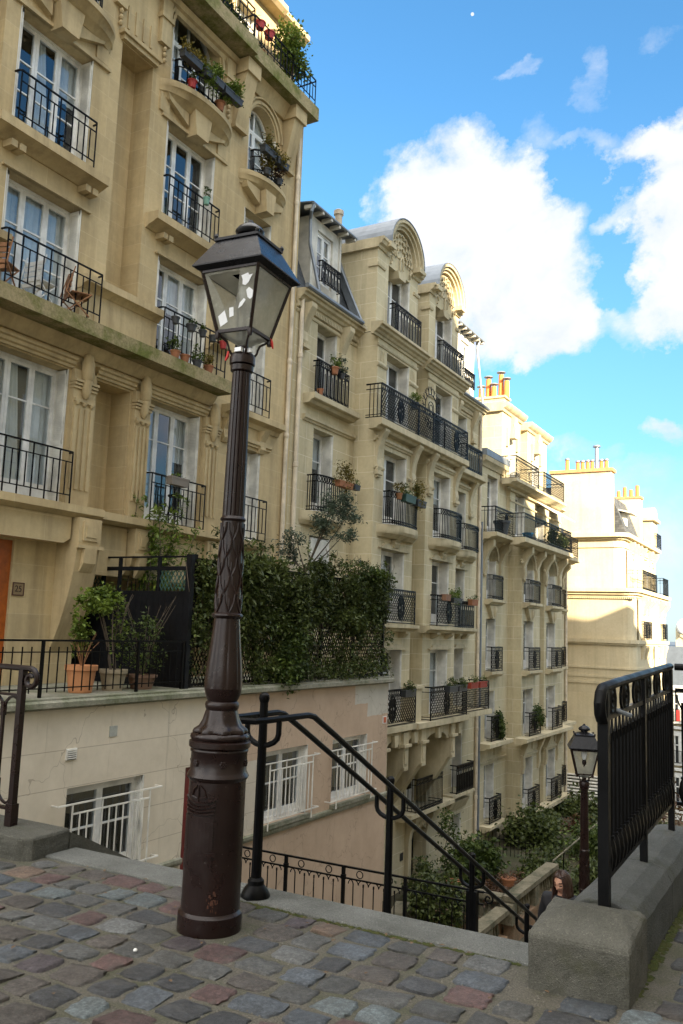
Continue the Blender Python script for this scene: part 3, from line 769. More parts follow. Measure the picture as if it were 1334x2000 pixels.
# small brass padlock and ribbon hanging on it
pl = thing('padlock', 'grey tubular padlock hooked on the tall railing by a red ribbon', 'padlock', (-1.02, 4.86, 1.21))
m = MB(); m.tube([(-1.045, 4.78, 1.245), (-1.0, 4.82, 1.225), (-.955, 4.87, 1.205)], .0125, 8); m.build('lock_body', M['zinc'], pl)
m = MB(); m.tube([(-1.05 + .028*cos(q*PI/5), 4.79, 1.265+.028*sin(q*PI/5)) for q in range(10)], .006, 5, close=True); m.build('shackle', M['red'], pl)
# ------------------------------------------------------------------ facade kit (facades look along +X)
def wall(root, name, X, y0, y1, z0, z1, holes, mats, back=None, arch_n=10):
    """front wall with openings; holes: (ya, yb, za, zb, depth, kind) kind w=window n=niche a=arched window d=door"""
    m = MB()
    ys = sorted({y0, y1} | {h[0] for h in holes} | {h[1] for h in holes})
    zs = sorted({z0, z1} | {h[2] for h in holes} | {h[3] for h in holes})
    ys = [y for y in ys if y0 <= y <= y1]; zs = [z for z in zs if z0 <= z <= z1]
    def inh(y, z): return any(h[0] < y < h[1] and h[2] < z < h[3] for h in holes)
    for j in range(len(zs)-1):
        i = 0
        while i < len(ys)-1:
            if inh((ys[i]+ys[i+1])/2, (zs[j]+zs[j+1])/2): i += 1; continue
            k = i
            while k < len(ys)-1 and not inh((ys[k]+ys[k+1])/2, (zs[j]+zs[j+1])/2): k += 1
            m.face([(X, ys[i], zs[j]), (X, ys[k], zs[j]), (X, ys[k], zs[j+1]), (X, ys[i], zs[j+1])]); i = k
    for ya, yb, za, zb, d, kind in holes:
        D = X - d
        if kind in 'wa': m.m = 0; D2 = X - .95
        else: D2 = D
        m.face([(X,ya,za),(X,ya,zb),(D,ya,zb),(D,ya,za)]); m.face([(X,yb,za),(D,yb,za),(D,yb,zb),(X,yb,zb)])
        m.face([(X,ya,zb),(X,yb,zb),(D,yb,zb),(D,ya,zb)]); m.face([(X,ya,za),(D,ya,za),(D,yb,za),(X,yb,za)])
        if kind in 'wa':
            m.m = 1
            a, b_ = ya-.5, yb+.5
            m.face([(D,ya,za),(D,ya,zb),(D2,a,zb+.3),(D2,a,za)]); m.face([(D,yb,za),(D2,b_,za),(D2,b_,zb+.3),(D,yb,zb)])
            m.face([(D,ya,zb),(D,yb,zb),(D2,b_,zb+.3),(D2,a,zb+.3)]); m.face([(D,ya,za),(D2,a,za),(D2,b_,za),(D,yb,za)])
            m.face([(D2,a,za),(D2,a,zb+.3),(D2,b_,zb+.3),(D2,b_,za)]); m.m = 0
        else: m.face([(D2,ya,za),(D2,yb,za),(D2,yb,zb),(D2,ya,zb)])
        if kind == 'a':
            r = (yb-ya)/2; cy = (ya+yb)/2; cz = zb - r
            for s in (0, 1):
                arc = [(cy + r*cos(PI - s*PI + (1-2*s)*(-1)*PI/2*q/arch_n), cz + r*sin(PI/2*q/arch_n)) for q in range(arch_n+1)]
                m.prism(arc + [((ya if s == 0 else yb), zb)], 'x', X, D)
    if back is not None:
        m.face([(X,y0,z0),(X,y0,z1),(back,y0,z1),(back,y0,z0)]); m.face([(X,y1,z0),(back,y1,z0),(back,y1,z1),(X,y1,z1)])
        m.face([(X,y0,z1),(X,y1,z1),(back,y1,z1),(back,y0,z1)]); m.face([(back,y0,z0),(back,y0,z1),(back,y1,z1),(back,y1,z0)])
    return m.build(name, mats, root, recalc=False)
def window(root, X, y0, y1, z0, z1, cols=2, depth=.3, bars=(.36,.68), arch=False, curtain=.5, shutter=True, panel=.32, seed=0, mats=('white','shutter'), shut_w=None):
    W, H = y1-y0, z1-z0
    key = ('win', round(W,2), round(H,2), cols, depth, bars, arch, panel, mats[0])
    r = W/2
    def fn(m):
        f = .055; D = -depth
        e = .003
        if arch:
            cz = H - r
            m.box(D-.05, D+.03, e, f, e, cz); m.box(D-.05, D+.03, W-f, W-e, e, cz)
            for k in range(12):
                a, b_ = PI*k/12, PI*(k+1)/12
                m.prism([(r+(r-e)*cos(a), cz+(r-e)*sin(a)), (r+(r-e)*cos(b_), cz+(r-e)*sin(b_)), (r+(r-f)*cos(b_), cz+(r-f)*sin(b_)), (r+(r-f)*cos(a), cz+(r-f)*sin(a))], 'x', D-.05, D+.03)
            m.box(D-.04, D+.02, f, W-f, cz-.035, cz+.035)
        else:
            m.box(D-.05, D+.03, e, f, e, H-e); m.box(D-.05, D+.03, W-f, W-e, e, H-e); m.box(D-.05, D+.03, f, W-f, H-f, H-e)
        cw = (W-2*f)/cols; top = (H-r+.0 if arch else H-f)
        m.box(D-.05, D+.03, f, W-f, e, .08)
        for c in range(cols):
            a = f + cw*c; b_ = a + cw; s = .062
            m.box(D-.04, D+.015, a+.002, a+s, .08, top); m.box(D-.04, D+.015, b_-s, b_-.002, .08, top)
            m.box(D-.04, D+.015, a+s, b_-s, top-.07, top-.001); m.box(D-.035, D+.005, a+s, b_-s, .08, .08+panel)
            for q in bars:
                zz = .08+panel + (top-.15-panel)*(1-q); m.box(D-.03, D+.008, a+s, b_-s, zz-.014, zz+.014)
        if arch: m.box(D-.035, D+.01, r-.03, r+.03, top, H-f)
    w_ = inst(key, fn, 'window', M[mats[0]], root, (X, y0, z0))
    def gl(m):
        D = -depth-.012
        if arch:
            cz = H-r; m.face([(D, .05, .05), (D, W-.05, .05)] + [(D, r+(r-.05)*cos(PI*k/12), cz+(r-.05)*sin(PI*k/12)) for k in range(13)])
        else: m.face([(D, .05, .05), (D, W-.05, .05), (D, W-.05, H-.05), (D, .05, H-.05)])
    inst(key + ('g',), gl, 'pane', M['glass'], w_, (X, y0, z0))
    if curtain > 0:
        rd = random.Random(seed*7+3)
        cfg = []
        cw = (W-.11)/cols
        for c in range(cols):
            q = rd.random()
            if q < curtain: cfg.append((c, rd.choice((0, 0, .35)), 1))
            elif q < curtain + .2: cfg.append((c, .55, 1))
        def cu(m):
            D = -depth-.09
            for c, z_, t_ in cfg:
                a = .055+cw*c; n = 14; k = len(m.v); m.smooth = True
                for i in range(n+1):
                    xx = D - .018*sin(i*1.9+c) - .01*sin(i*.7)
                    m.v += [(xx, a+cw*i/n, .08 + (H*.55 if z_ == .55 else 0)), (xx, a+cw*i/n*(1 if z_ != .35 else .55), H-.06)]
                for i in range(n): m.addf((k+2*i, k+2*i+2, k+2*i+3, k+2*i+1))
        if cfg: inst(key + ('c', tuple(cfg)), cu, 'curtain', M['curtain'], w_, (X, y0, z0))
    if shutter:
        sw = shut_w or (depth-.04)
        hh = H - (r if arch else 0)
        def sh(m, s):
            if 1:
                ya = W-.05 if s == 1 else .012; yb = ya + .036
                m.box(-.02-sw, -.02, ya, yb, .02, .09); m.box(-.02-sw, -.02, ya, yb, hh-.09, hh-.02); m.box(-.02-sw, -.02, ya, yb, hh*.45, hh*.45+.07)
                m.box(-.02-sw, -.02-sw+.035, ya-.001, yb+.001, .02, hh-.02); m.box(-.055, -.02, ya-.001, yb+.001, .02, hh-.02)
                z = .10
                while z < hh-.1:
                    m.prism([(ya+.004, z), (yb-.004, z+.02), (yb-.004, z+.034), (ya+.004, z+.014)], 'x', -.02-sw+.03, -.05); z += .034
                m.box(-.02-sw+.03, -.05, ya+.014, ya+.018, .02, hh-.02)
                m.box(-.018, .002, ya+.03*s-.01, ya+.03*s+.01, .0, hh)
        for sd_ in ((-1, 1) if shutter == 2 else (1,)): inst(key + ('s', sd_, sw), lambda m, q=sd_: sh(m, q), 'shutter', M[mats[1]], w_, (X, y0, z0))
    return w_
def ledge(m, X, ya, yb, z, prof):
    """moulding run along y: prof (out, up) pairs"""
    m.prism([(X+a, z+b_) for a, b_ in prof], 'y', ya, yb)
SILL = [(-.05,0),(.04,0),(.10,.05),(.22,.09),(.30,.13),(.34,.13),(.34,.30),(-.05,.32)]
CORN = [(-.05,0),(.05,0),(.07,.06),(.12,.08),(.16,.14),(.24,.17),(.26,.24),(.34,.26),(.34,.34),(-.05,.37)]
BAND = [(-.05,0),(.03,0),(.05,.03),(.05,.09),(.08,.11),(.08,.15),(-.05,.16)]
def curved_slab(m, X, ya, yb, z, prof, ex=2.4):
    """balcony slab bowed in plan; prof (scale of projection, up)"""
    n = 18; cy, hw = (ya+yb)/2, (yb-ya)/2; k = len(m.v); m.smooth = True
    for pr, zz in prof:
        for i in range(n+1):
            t = -1 + 2*i/n; o = pr*(max(0, 1-abs(t)**ex))**(1/1.5)
            m.v.append((X + o - .02, cy + hw*t*(1 if pr > .3 else .97), z+zz))
    L = len(prof)
    for j in range(L-1):
        for i in range(n): m.addf((k+j*(n+1)+i, k+j*(n+1)+i+1, k+(j+1)*(n+1)+i+1, k+(j+1)*(n+1)+i))
    m.smooth = False
    m.addf([k+i for i in range(n+1)]); m.addf([k+(L-1)*(n+1)+i for i in range(n+1)][::-1])
# railings in local coordinates: y along, z up from slab, x=0 rail plane
def r_grid(L, h=.95, ret=.14):
    def fn(m):
        T = .012
        for z, rr in ((h, .019), (h-.19, .013), (.20, .013), (.03, .015)):
            p_ = [(0, 0, z), (0, L, z)]
            if z in (h, .03): p_ = [(-ret, -.04, z), (-.03, -.03, z)] + p_ + [(-.03, L+.03, z), (-ret, L+.04, z)]
            m.tube(p_, rr, 4)
        n = max(3, round(L/.29)); d = L/n
        for i in range(n+1):
            m.tube([(0, d*i, .0), (0, d*i, h)], .014, 4)
            if i < n: m.tube([(0, d*(i+.5), .20), (0, d*(i+.5), h-.19)], .0115, 4)
    return fn
RT = 1.4
def bowf(L, bow): return lambda y: bow*(1-(2*y/L-1)**2)**.6 if bow and 0 < y < L else 0
def hbar(m, L, z, r, bow, ret):
    f = bowf(L, bow); n = 12 if bow else 1
    m.tube([(-ret, 0, z)] + [(f(L*i/n), L*i/n, z) for i in range(n+1)] + [(-ret, L, z)], RT*r, 4)
def r_bars(L, h=.95, bow=0, ret=.2, sp=.105):
    def fn(m):
        f = bowf(L, bow)
        for z, r in ((h, .017), (h-.17, .010), (.12, .010), (.03, .012)): hbar(m, L, z, r, bow, ret)
        n = max(4, round(L/sp)); d = L/n
        for i in range(n+1):
            y = d*i; m.tube([(f(y), y, .0), (f(y), y, h-.17)], RT*.010, 4)
            if i < n:
                yc = y + d/2
                m.tube([(f(yc), yc + d*.46*cos(q*PI/4), h-.085+.07*sin(q*PI/4)) for q in range(8)], RT*.009, 4, close=True)
                m.tube([(f(yc), yc + d*.4*cos(q*PI/3), .075+.035*sin(q*PI/3)) for q in range(6)], RT*.008, 3, close=True)
        for i in range(3): y = -0; m.tube([(-ret*(i+1)/3.5, 0, .03), (-ret*(i+1)/3.5, 0, h)], RT*.009, 4)
    return fn
def r_hoop(L, h=.95, ret=.2, sp=.20):
    def fn(m):
        for z, r in ((h, .018), (h-.14, .010), (.03, .013)): hbar(m, L, z, r, 0, ret)
        n = max(3, round(L/sp)); d = L/n
        for i in range(n):
            yc = d*(i+.5); a = d*.40
            pts = [(0, yc+a*cos(q*PI/6), h-.23+a*sin(q*PI/6)) for q in range(7)] + [(0, yc-a*cos(q*PI/6), .14-a*sin(q*PI/6)) for q in range(7)]
            m.tube(pts, RT*.011, 4, close=True); m.tube([(0, yc, .03), (0, yc, h-.3)], RT*.008, 4)
            m.tube([(0, yc+.035*cos(q*PI/4), h-.07+.05*sin(q*PI/4)) for q in range(8)], RT*.009, 4, close=True)
        for i in range(n+1): m.tube([(0, d*i, 0), (0, d*i, h)], RT*.011, 4)
        m.tube([(-ret*.6, 0, .03), (-ret*.6, 0, h)], RT*.009, 4)
    return fn
def r_oval(L, h=1.0, ret=.3, ovals=(.5,), sp=.13, side=False):
    def fn(m):
        for z, r in ((h, .020), (h-.15, .011), (.10, .010), (.03, .013)): hbar(m, L, z, r, 0, ret)
        n = max(4, round(L/sp)); d = L/n; zl, zh = .10, h-.15
        k = round((zh-zl)/(d*1.15)); 
        for i in range(-k, n):
            for s in (0, 1):
                t0, t1 = max(0, -i)/k, min(k, n-i)/k
                if t1 <= t0: continue
                p0 = (0, (i+t0*k)*d, zl+(zh-zl)*t0); p1 = (0, (i+t1*k)*d, zl+(zh-zl)*t1)
                if s: p0 = (.004, L-p0[1], p0[2]); p1 = (.004, L-p1[1], p1[2])
                m.tube([p0, p1], RT*.0075, 4)
        for i in range(n): m.tube([(0, d*(i+.5)+d*.45*cos(q*PI/4), h-.075+.06*sin(q*PI/4)) for q in range(8)], RT*.008, 4, close=True)
        for y in (0, L): m.tube([(0, y, 0), (0, y, h)], RT*.016, 4)
        for c_ in ovals:
            yc, zc = L*c_, (zl+zh)/2
            for a, b_ in ((.20, .36), (.145, .29)):
                m.tube([(.012, yc+a*cos(q*PI/10), zc+b_*sin(q*PI/10)) for q in range(20)], RT*.014, 4, close=True)
            for s in (-1, 1):
                m.tube([(.012, yc, zc-.26), (.012, yc+s*.05, zc-.1), (.012, yc+s*.015, zc+.04), (.012, yc+s*.06, zc+.13), (.012, yc, zc+.26)], RT*.013, 4)
            m.tube([(.012, yc, zc-.35), (.012, yc, zc+.35)], RT*.010, 4)
        if side:
            for q in range(1, 4): m.tube([(-ret*q/4, 0, .03), (-ret*q/4, 0, h)], RT*.009, 4)
    return fn
def rail(root, fn, key, X, y, z): return inst(('rail',) + key, fn, 'balcony_railing', M['iron'], root, (X, y, z))
def box_planter(name, label, cat, c, w, mat, plant=None, n=160, h=.16, dp=.17, leafh=.22, group='window boxes on the balconies', dark=None):
    """trough hanging on a railing, c = centre of its base"""
    t = thing(name, label, cat, c, group)
    m = MB(); x, y, z = c; e = .012
    q0 = [(x-dp*.42, y-w*.47), (x+dp*.42, y-w*.47), (x+dp*.42, y+w*.47), (x-dp*.42, y+w*.47)]
    q1 = [(x-dp*.5, y-w*.5), (x+dp*.5, y-w*.5), (x+dp*.5, y+w*.5), (x-dp*.5, y+w*.5)]
    for i in range(4):
        j = (i+1) % 4
        m.face([q0[i]+(z,), q0[j]+(z,), q1[j]+(z+h,), q1[i]+(z+h,)])
    m.face([p_+(z,) for p_ in q0]); m.face([p_+(z+h*.86,) for p_ in q1])
    m.box(x-dp*.53, x+dp*.53, y-w*.52, y+w*.52, z+h-.03, z+h)
    m.build('trough', mat, t)
    if plant: 
        m = MB(); foliage(m, n, (x, y, z+h+leafh*.35), (dp*.75, w*.55, leafh), .055, .016, clumps=max(4, int(w*14)))
        m.build('plant', plant, t, recalc=False)
    return t
def pot(name, label, cat, c, r, h, mat, plant=None, n=90, lr=(.12,.12,.14), group='flower pots', ribs=False, stems=0):
    t = thing(name, label, cat, c, group); m = MB(); x, y, z = c
    pr = [(r*.72, z), (r*.95, z+h*.8), (r*1.08, z+h*.82), (r*1.1, z+h), (r*.95, z+h), (r*.9, z+h*.88), (.001, z+h*.88)]
    if ribs: pr = [(r*.72, z)] + [(r*(.74+.2*k/16)*(1+.018*(k % 2)), z+h*.8*k/16) for k in range(1, 17)] + pr[2:]
    m.lathe(pr, x, y, 18); m.build('vessel', mat, t)
    if plant:
        m = MB(); foliage(m, n, (x, y, z+h+lr[2]*.8), lr, .05, .015, clumps=8); m.build('plant', plant, t, recalc=False)
    return t
DENS = 1.7
def foliage(m, n, c, rad, ll, lw, clumps=20, shape='e', spread=.33, droop=.2, seed=None, hollow=.3):
    """leaves in clumps through a volume"""
    rd = RD if seed is None else random.Random(seed)
    cs = []
    for _ in range(clumps):
        while True:
            p = [rd.uniform(-1, 1) for _ in range(3)]
            if shape == 'b' or hollow < sum(q*q for q in p) < 1: break
        cs.append((Vector([c[i]+rad[i]*p[i]*.9 for i in range(3)]), rd.uniform(.6, 1.25), rd.uniform(-.22, .22)))
    sp = [max(.03, r_*spread) for r_ in rad]
    n = int(n*DENS); lw *= 1.45; ll *= 1.2
    for i in range(n):
        cc, k, tn = cs[i % len(cs)]
        p = cc + Vector((rd.gauss(0, sp[0]*k), rd.gauss(0, sp[1]*k), rd.gauss(0, sp[2]*k)))*.75
        if shape == 'b':
            for q in range(3): p[q] = min(max(p[q], c[q]-rad[q]*1.12), c[q]+rad[q]*1.12)
        d = Vector((rd.gauss(0, 1), rd.gauss(0, 1), rd.gauss(.1-droop, .8))).normalized()
        s = rd.uniform(.6, 1.25)
        m.tint = min(1, max(.02, rd.gauss(.42, .2) + tn))
        m.leaf(p, d, lw*s, ll*s, Vector((rd.gauss(0, .5), rd.gauss(0, .5), 1)).normalized())
    m.tint = 0
M['leafA'] = leafmat('leaf_green', (.022,.040,.010), (.16,.22,.04))
M['leafB'] = leafmat('leaf_bright', (.05,.085,.012), (.26,.34,.05))
M['leafY'] = leafmat('leaf_yellow_red', (.06,.06,.012), (.33,.24,.05))
M['leafD'] = leafmat('leaf_dark', (.032,.046,.013), (.16,.195,.05), .45, .3)
M['leafS'] = leafmat('leaf_silver', (.035,.055,.036), (.17,.21,.14))
M['leafR'] = leafmat('leaf_dry', (.05,.025,.012), (.18,.09,.04))
M['bark'] = plain('bark', (.09,.07,.05), .9, 0, .4, 12, .4)
# ------------------------------------------------------------------ building 25 (left)
bA = thing('apartment_building', 'tall tan limestone apartment block on the left with grid balconies and mossy ledges', 'apartment building', (-12, 10, .45))
bays = [(5.35, 7.04, 0), (9.23, 10.92, 0), (13.08, 14.72, 0), (15.95, 17.08, 1)]
FL = {0: [(3.6, 6.13), (6.95, 9.2), (9.95, 12.23), (13.02, 15.2)], 1: [(3.6, 5.78), (6.60, 8.8), (9.5, 11.6), (12.45, 14.45)]}
holes = []
for a, b_, k in bays:
    for i, (z0, z1) in enumerate(FL[k]): holes.append((a, b_, z0, z1, .34, 'a' if i == 3 else 'w'))
holes += [(11.62, 12.52, 3.62, 6.12, .5, 'n'), (11.62, 12.52, 7.82, 13.1, .5, 'n'), (7.9, 8.9, 3.62, 6.12, .5, 'n'), (7.9, 8.9, 7.82, 13.1, .5, 'n')]
holes += [(8.0, 10.03, .45, 2.9, .10, 'd'), (11.5, 15.6, .46, 2.44, .95, 'n')]
wall(bA, 'wall', -12, 1.0, 18.35, -6.6, 15.3, holes, [M['stoneA'], M['room']], back=-22)
seed = 0
for bi, (a, b_, k) in enumerate(bays):
    for i, (z0, z1) in enumerate(FL[k]):
        seed += 1
        window(bA, -12, a, b_, z0, z1, cols=(2 if k else 3), depth=.30, arch=(i == 3), curtain=(.6 if i == 0 else .42), seed=seed, bars=((.36,.68) if i else (.30, .64)), shutter=2, panel=.30)
# mouldings
m = MB()
T = m
for a, b_, k in bays[:3]:
    ledge(m, -12, a-.48, b_+.30, 9.62, SILL)                        # third floor sills
    for y in (a-.15, b_-.15):
        m.box(-12, -11.78, y, y+.13, 9.50, 9.62); m.box(-12, -11.78, y+.18, y+.31, 9.50, 9.62)
    m.box(-12.02, -11.93, a-.14, b_+.18, 9.20, 9.24)                # thin hood over second floor
    m.box(-12.02, -11.94, a-.22, b_+.40, 12.23, 12.30)
    cy = (a+b_)/2
    m.prism([(cy-.20, 12.18), (cy+.20, 12.18), (cy+.30, 12.75), (cy-.30, 12.75)], 'x', -12.02, -11.72)   # keystone
    m.prism([(cy-.95, 12.62), (cy-.32, 12.36), (cy-.32, 12.75), (cy-1.0, 12.75)], 'x', -12.02, -11.87)
    m.prism([(cy+.32, 12.36), (cy+.95, 12.62), (cy+1.0, 12.75), (cy+.32, 12.75)], 'x', -12.02, -11.87)
    m.box(-12.02, -11.955, a-.32, a-.02, 12.32, 12.72); m.box(-12.02, -11.955, b_+.02, b_+.32, 12.32, 12.72)
cy = (bays[3][0]+bays[3][1])/2
m.prism([(cy-.15, 11.62), (cy+.15, 11.62), (cy+.22, 12.15), (cy-.22, 12.15)], 'x', -12.02, -11.66)
m.prism([(cy-.75, 12.02), (cy-.24, 11.80), (cy-.24, 12.15), (cy-.8, 12.15)], 'x', -12.02, -11.82)
m.prism([(cy+.24, 11.80), (cy+.75, 12.02), (cy+.8, 12.15), (cy+.24, 12.15)], 'x', -12.02, -11.82)
for a, b_, k in bays:
    zc = FL[k][3][1]; r = (b_-a)/2; cy = (a+b_)/2
    for o, th, pr in ((.05, .07, .05), (.17, .04, .08)):             # archivolt
        for q in range(14):
            w0, w1 = PI*q/14, PI*(q+1)/14
            m.prism([(cy+(r+o)*cos(w0), zc-r+(r+o)*sin(w0)), (cy+(r+o+th)*cos(w0), zc-r+(r+o+th)*sin(w0)), (cy+(r+o+th)*cos(w1), zc-r+(r+o+th)*sin(w1)), (cy+(r+o)*cos(w1), zc-r+(r+o)*sin(w1))], 'x', -12.02, -12+pr)
# cornice under the roof balcony, drops between the arches
ledge(m, -12, 1.0, 15.3, 14.98-.16, [(-.05,-.12),(.05,-.12),(.07,-.02),(.14,0),(.18,.12),(-.05,.15)])
for y in (8.25, 11.3, 12.6, 14.86):
    m.box(-12.02, -11.90, y, y+.30, 13.75, 14.8)
    for q in range(3): m.lathe([(.03, 13.62-.13*q), (.05, 13.66-.13*q), (.03, 13.72-.13*q)], -11.95, y+.18, 8)
    m.box(-12.02, -11.86, y-.04, y+.34, 14.3, 14.4)
# niche head panels
for y0 in (7.9, 11.62):
    m.box(-12.02, -11.90, y0-.06, y0+.96, 13.12, 13.22)
    m.box(-12.02, -11.85, y0-.12, y0+1.02, 13.22, 13.30)
    for q in range(4): m.box(-12.02, -11.97, y0+.08+q*.22, y0+.14+q*.22, 13.45, 13.95)
# parapet between the floors and string ledges
for y0, y1 in ((7.06, 9.2), (10.95, 13.04), (14.76, 15.35)):
    m.box(-12.02, -11.90, y0, y1, 6.94, 7.72)
    m.box(-11.91, -11.88, y0+.35, y1-.35, 7.1, 7.55) if y1-y0 > 1 else None
    ledge(m, -12, y0-.02, y1+.02, 7.70, [(-.05,0),(.12,0),(.17,.06),(.28,.10),(.28,.24),(-.05,.27)])
# entablature of the first floor
for y0, y1 in ((1, 7.3), (8.75, 11.0), (11.55, 12.6), (12.98, 14.9)):
    ledge(m, -12, y0, y1, 6.16, [(-.02,0),(.05,0),(.05,.05),(.09,.07),(.09,.13),(.13,.15),(.13,.19),(-.02,.2)])
ledge(m, -12, 1, 15.02, 6.44, [(-.05,0),(.06,0),(.16,.12),(.22,.22),(-.05,.24)])
ledge(m, -12, 15.45, 17.75, 6.30, [(-.05,0),(.05,0),(.10,.1),(.26,.16),(.26,.30),(-.05,.31)])
for y in (15.5, 16.95): m.prism([(-12.03,5.75),(-11.96,5.75),(-11.90,5.85),(-11.93,6.05),(-11.78,6.3),(-12.03,6.3)], 'y', y, y+.22)
ledge(m, -12, 15.55, 17.45, 5.86, [(-.02,0),(.05,0),(.05,.05),(.09,.07),(.09,.15),(-.02,.16)])
ledge(m, -12, 15.7, 17.35, 3.42, [(-.05,0),(.10,0),(.16,.07),(.16,.17),(-.05,.18)])
# fluted pilasters with leafy consoles
for y0, y1 in ((7.25, 7.75), (8.72, 9.18), (10.97, 11.5), (12.58, 13.02), (14.80, 15.30)):
    m.box(-12.02, -11.90, y0, y1, 3.6, 6.16)
    n = 3; d = (y1-y0)/(n+1)
    for q in range(n+1): m.box(-11.905, -11.872, y0+d*q+.03, y0+d*(q+1)-.03, 3.95, 5.45)
    for q, o in ((5.80, .03), (5.86, .055), (5.92, .08)): m.box(-12.02, -11.90+o, y0-.02, y1+.02, q, q+.045)
    m.box(-11.905, -11.86, y0+.02, y1-.02, 5.56, 5.62)
    for q in range(3): m.lathe([(.028, 5.50), (.05, 5.54), (.05, 5.56)], -11.885, y0+(y1-y0)*(q+.5)/3, 8)
    cy = (y0+y1)/2
    m.smooth = True
    m.lathe([(.012,5.62),(.055,5.66),(.085,5.76),(.10,5.92),(.105,5.98)], -11.86, cy, 12)
    m.lathe([(.085,5.97),(.11,6.0),(.125,6.14),(.115,6.32),(.08,6.45),(.03,6.5)], -11.855, cy, 12)
    m.smooth = False
m.build('cornice', M['trimA'], bA)
m = MB()
# slabs at first floor, hood of the entrance, boxes under the flat bays
m.prism([(-12.02,3.40),(-11.60,3.40),(-11.46,3.47),(-11.46,3.60),(-12.02,3.615)], 'y', 1, 11.52)
m.prism([(-12.02,3.40),(-11.72,3.40),(-11.60,3.46),(-11.60,3.60),(-12.02,3.615)], 'y', 11.525, 15.35)
m.prism([(1, 2.93), (10.75, 2.93), (10.90, 3.02), (10.90, 3.395), (1, 3.395)], 'x', -12.02, -11.62)
m.prism([(13.05, 2.55), (13.15, 2.45), (14.7, 2.45), (14.80, 2.55), (14.80, 3.395), (13.05, 3.395)], 'x', -12.02, -11.80)
m.prism([(11.55, 2.55), (11.65, 2.45), (12.45, 2.45), (12.55, 2.55), (12.55, 3.395), (11.55, 3.395)], 'x', -12.02, -11.86)
m.build('floor_slab', M['stoneA'], bA)
PRC = [(-12.05,3.40),(-11.47,3.40),(-11.47,2.97),(-11.50,2.78),(-11.54,2.45),(-11.64,2.0),(-11.78,1.55),(-11.90,1.25),(-12.05,.95)]
for y0, y1, sc in ((10.95, 11.48, 1), (12.58, 13.02, .62), (14.82, 15.30, .62), (7.4, 7.9, 1)):
    m = MB(); m.prism([(-12+(x+12)*sc if x > -12 else x, z) for x, z in PRC] if sc == 1 else [(-12.03,3.40),(-11.67,3.40),(-11.67,2.95),(-11.75,2.7),(-11.9,2.5),(-12.03,2.45)], 'y', y0, y1)
    xo = -12+.53*sc
    m.box(xo, xo+.03, y0+.09, y1-.09, 3.0, 3.34); m.box(xo+.025, xo+.045, y0+.14, y1-.14, 3.06, 3.28)
    m.box(xo-.02, xo+.05, y0-.04, y1+.04, 2.86, 2.92)
    m.prism([(xo-.1,2.86),(xo+.05,2.86),(xo+.03,2.6),(xo-.06,2.45),(xo-.1,2.45)], 'y', y0+.12, y1-.12)
    m.build('bracket', M['trimA'], bA)
m = MB()
m.box(-12.03, -11.40, 1, 15.06, 6.67, 6.94); m.build('ledge', M['mossA'], bA)
m = MB(); PB = [(.18,-.26),(.30,-.17),(.36,-.15),(.44,-.05),(.50,-.03),(.50,.08),(.46,.10),(.46,.12)]
for a, b_, k in bays:
    z = FL[k][3][0]-.12
    curved_slab(m, -12, a-.36, b_+.46, z, PB if not k else [(p_*.85, q*.9) for p_, q in PB])
m.build('balcony_slab', M['trimA'], bA)
# roof balcony and attic
m = MB(); m.box(-12.03, -11.38, 1, 15.30, 14.98, 15.33); m.box(-12.03, -11.47, 15.305, 18.25, 14.96, 15.32); m.build('ledge', M['mossA'], bA)
m = MB()
for y in (15.25, 17.35):
    m.prism([(-12.02,13.35),(-11.90,13.35),(-11.62,14.6),(-11.62,14.955),(-12.02,14.955)], 'y', y, y+.42)
    m.box(-12.02, -11.56, y-.05, y+.47, 14.6, 14.95); m.box(-12.02, -11.86, y-.03, y+.45, 13.27, 13.36)
m.prism([(-12.02,14.62),(-11.93,14.62),(-11.75,14.955),(-12.02,14.955)], 'y', 15.72, 17.3)
m.build('bracket', M['trimA'], bA)
wall(bA, 'attic_wall', -12.35, 1, 18.3, 15.29, 17.6, [(9.6, 10.9, 15.33, 17.2, .3, 'w'), (13.2, 14.5, 15.33, 17.2, .3, 'w'), (15.6, 16.6, 15.33, 17.1, .3, 'w')], [M['stoneA'], M['room']], back=-22)
for a, b_ in ((9.6, 10.9), (13.2, 14.5), (15.6, 16.6)): window(bA, -12.35, a, b_, 15.33, 17.2 if a < 15 else 17.1, depth=.26, seed=int(a*10), shutter=2)
m = MB(); m.prism([(-22,17.6),(-12.05,17.58),(-11.95,17.66),(-11.95,17.80),(-12.1,17.86),(-13.2,19.4),(-22,19.6)], 'y', 1, 17.3)
m.prism([(-22,17.6),(-12.2,17.58),(-12.05,17.66),(-12.05,17.80),(-12.2,17.86),(-13.2,19.4),(-22,19.6)], 'y', 17.305, 18.55)
m.build('roof', M['trimA'], bA)
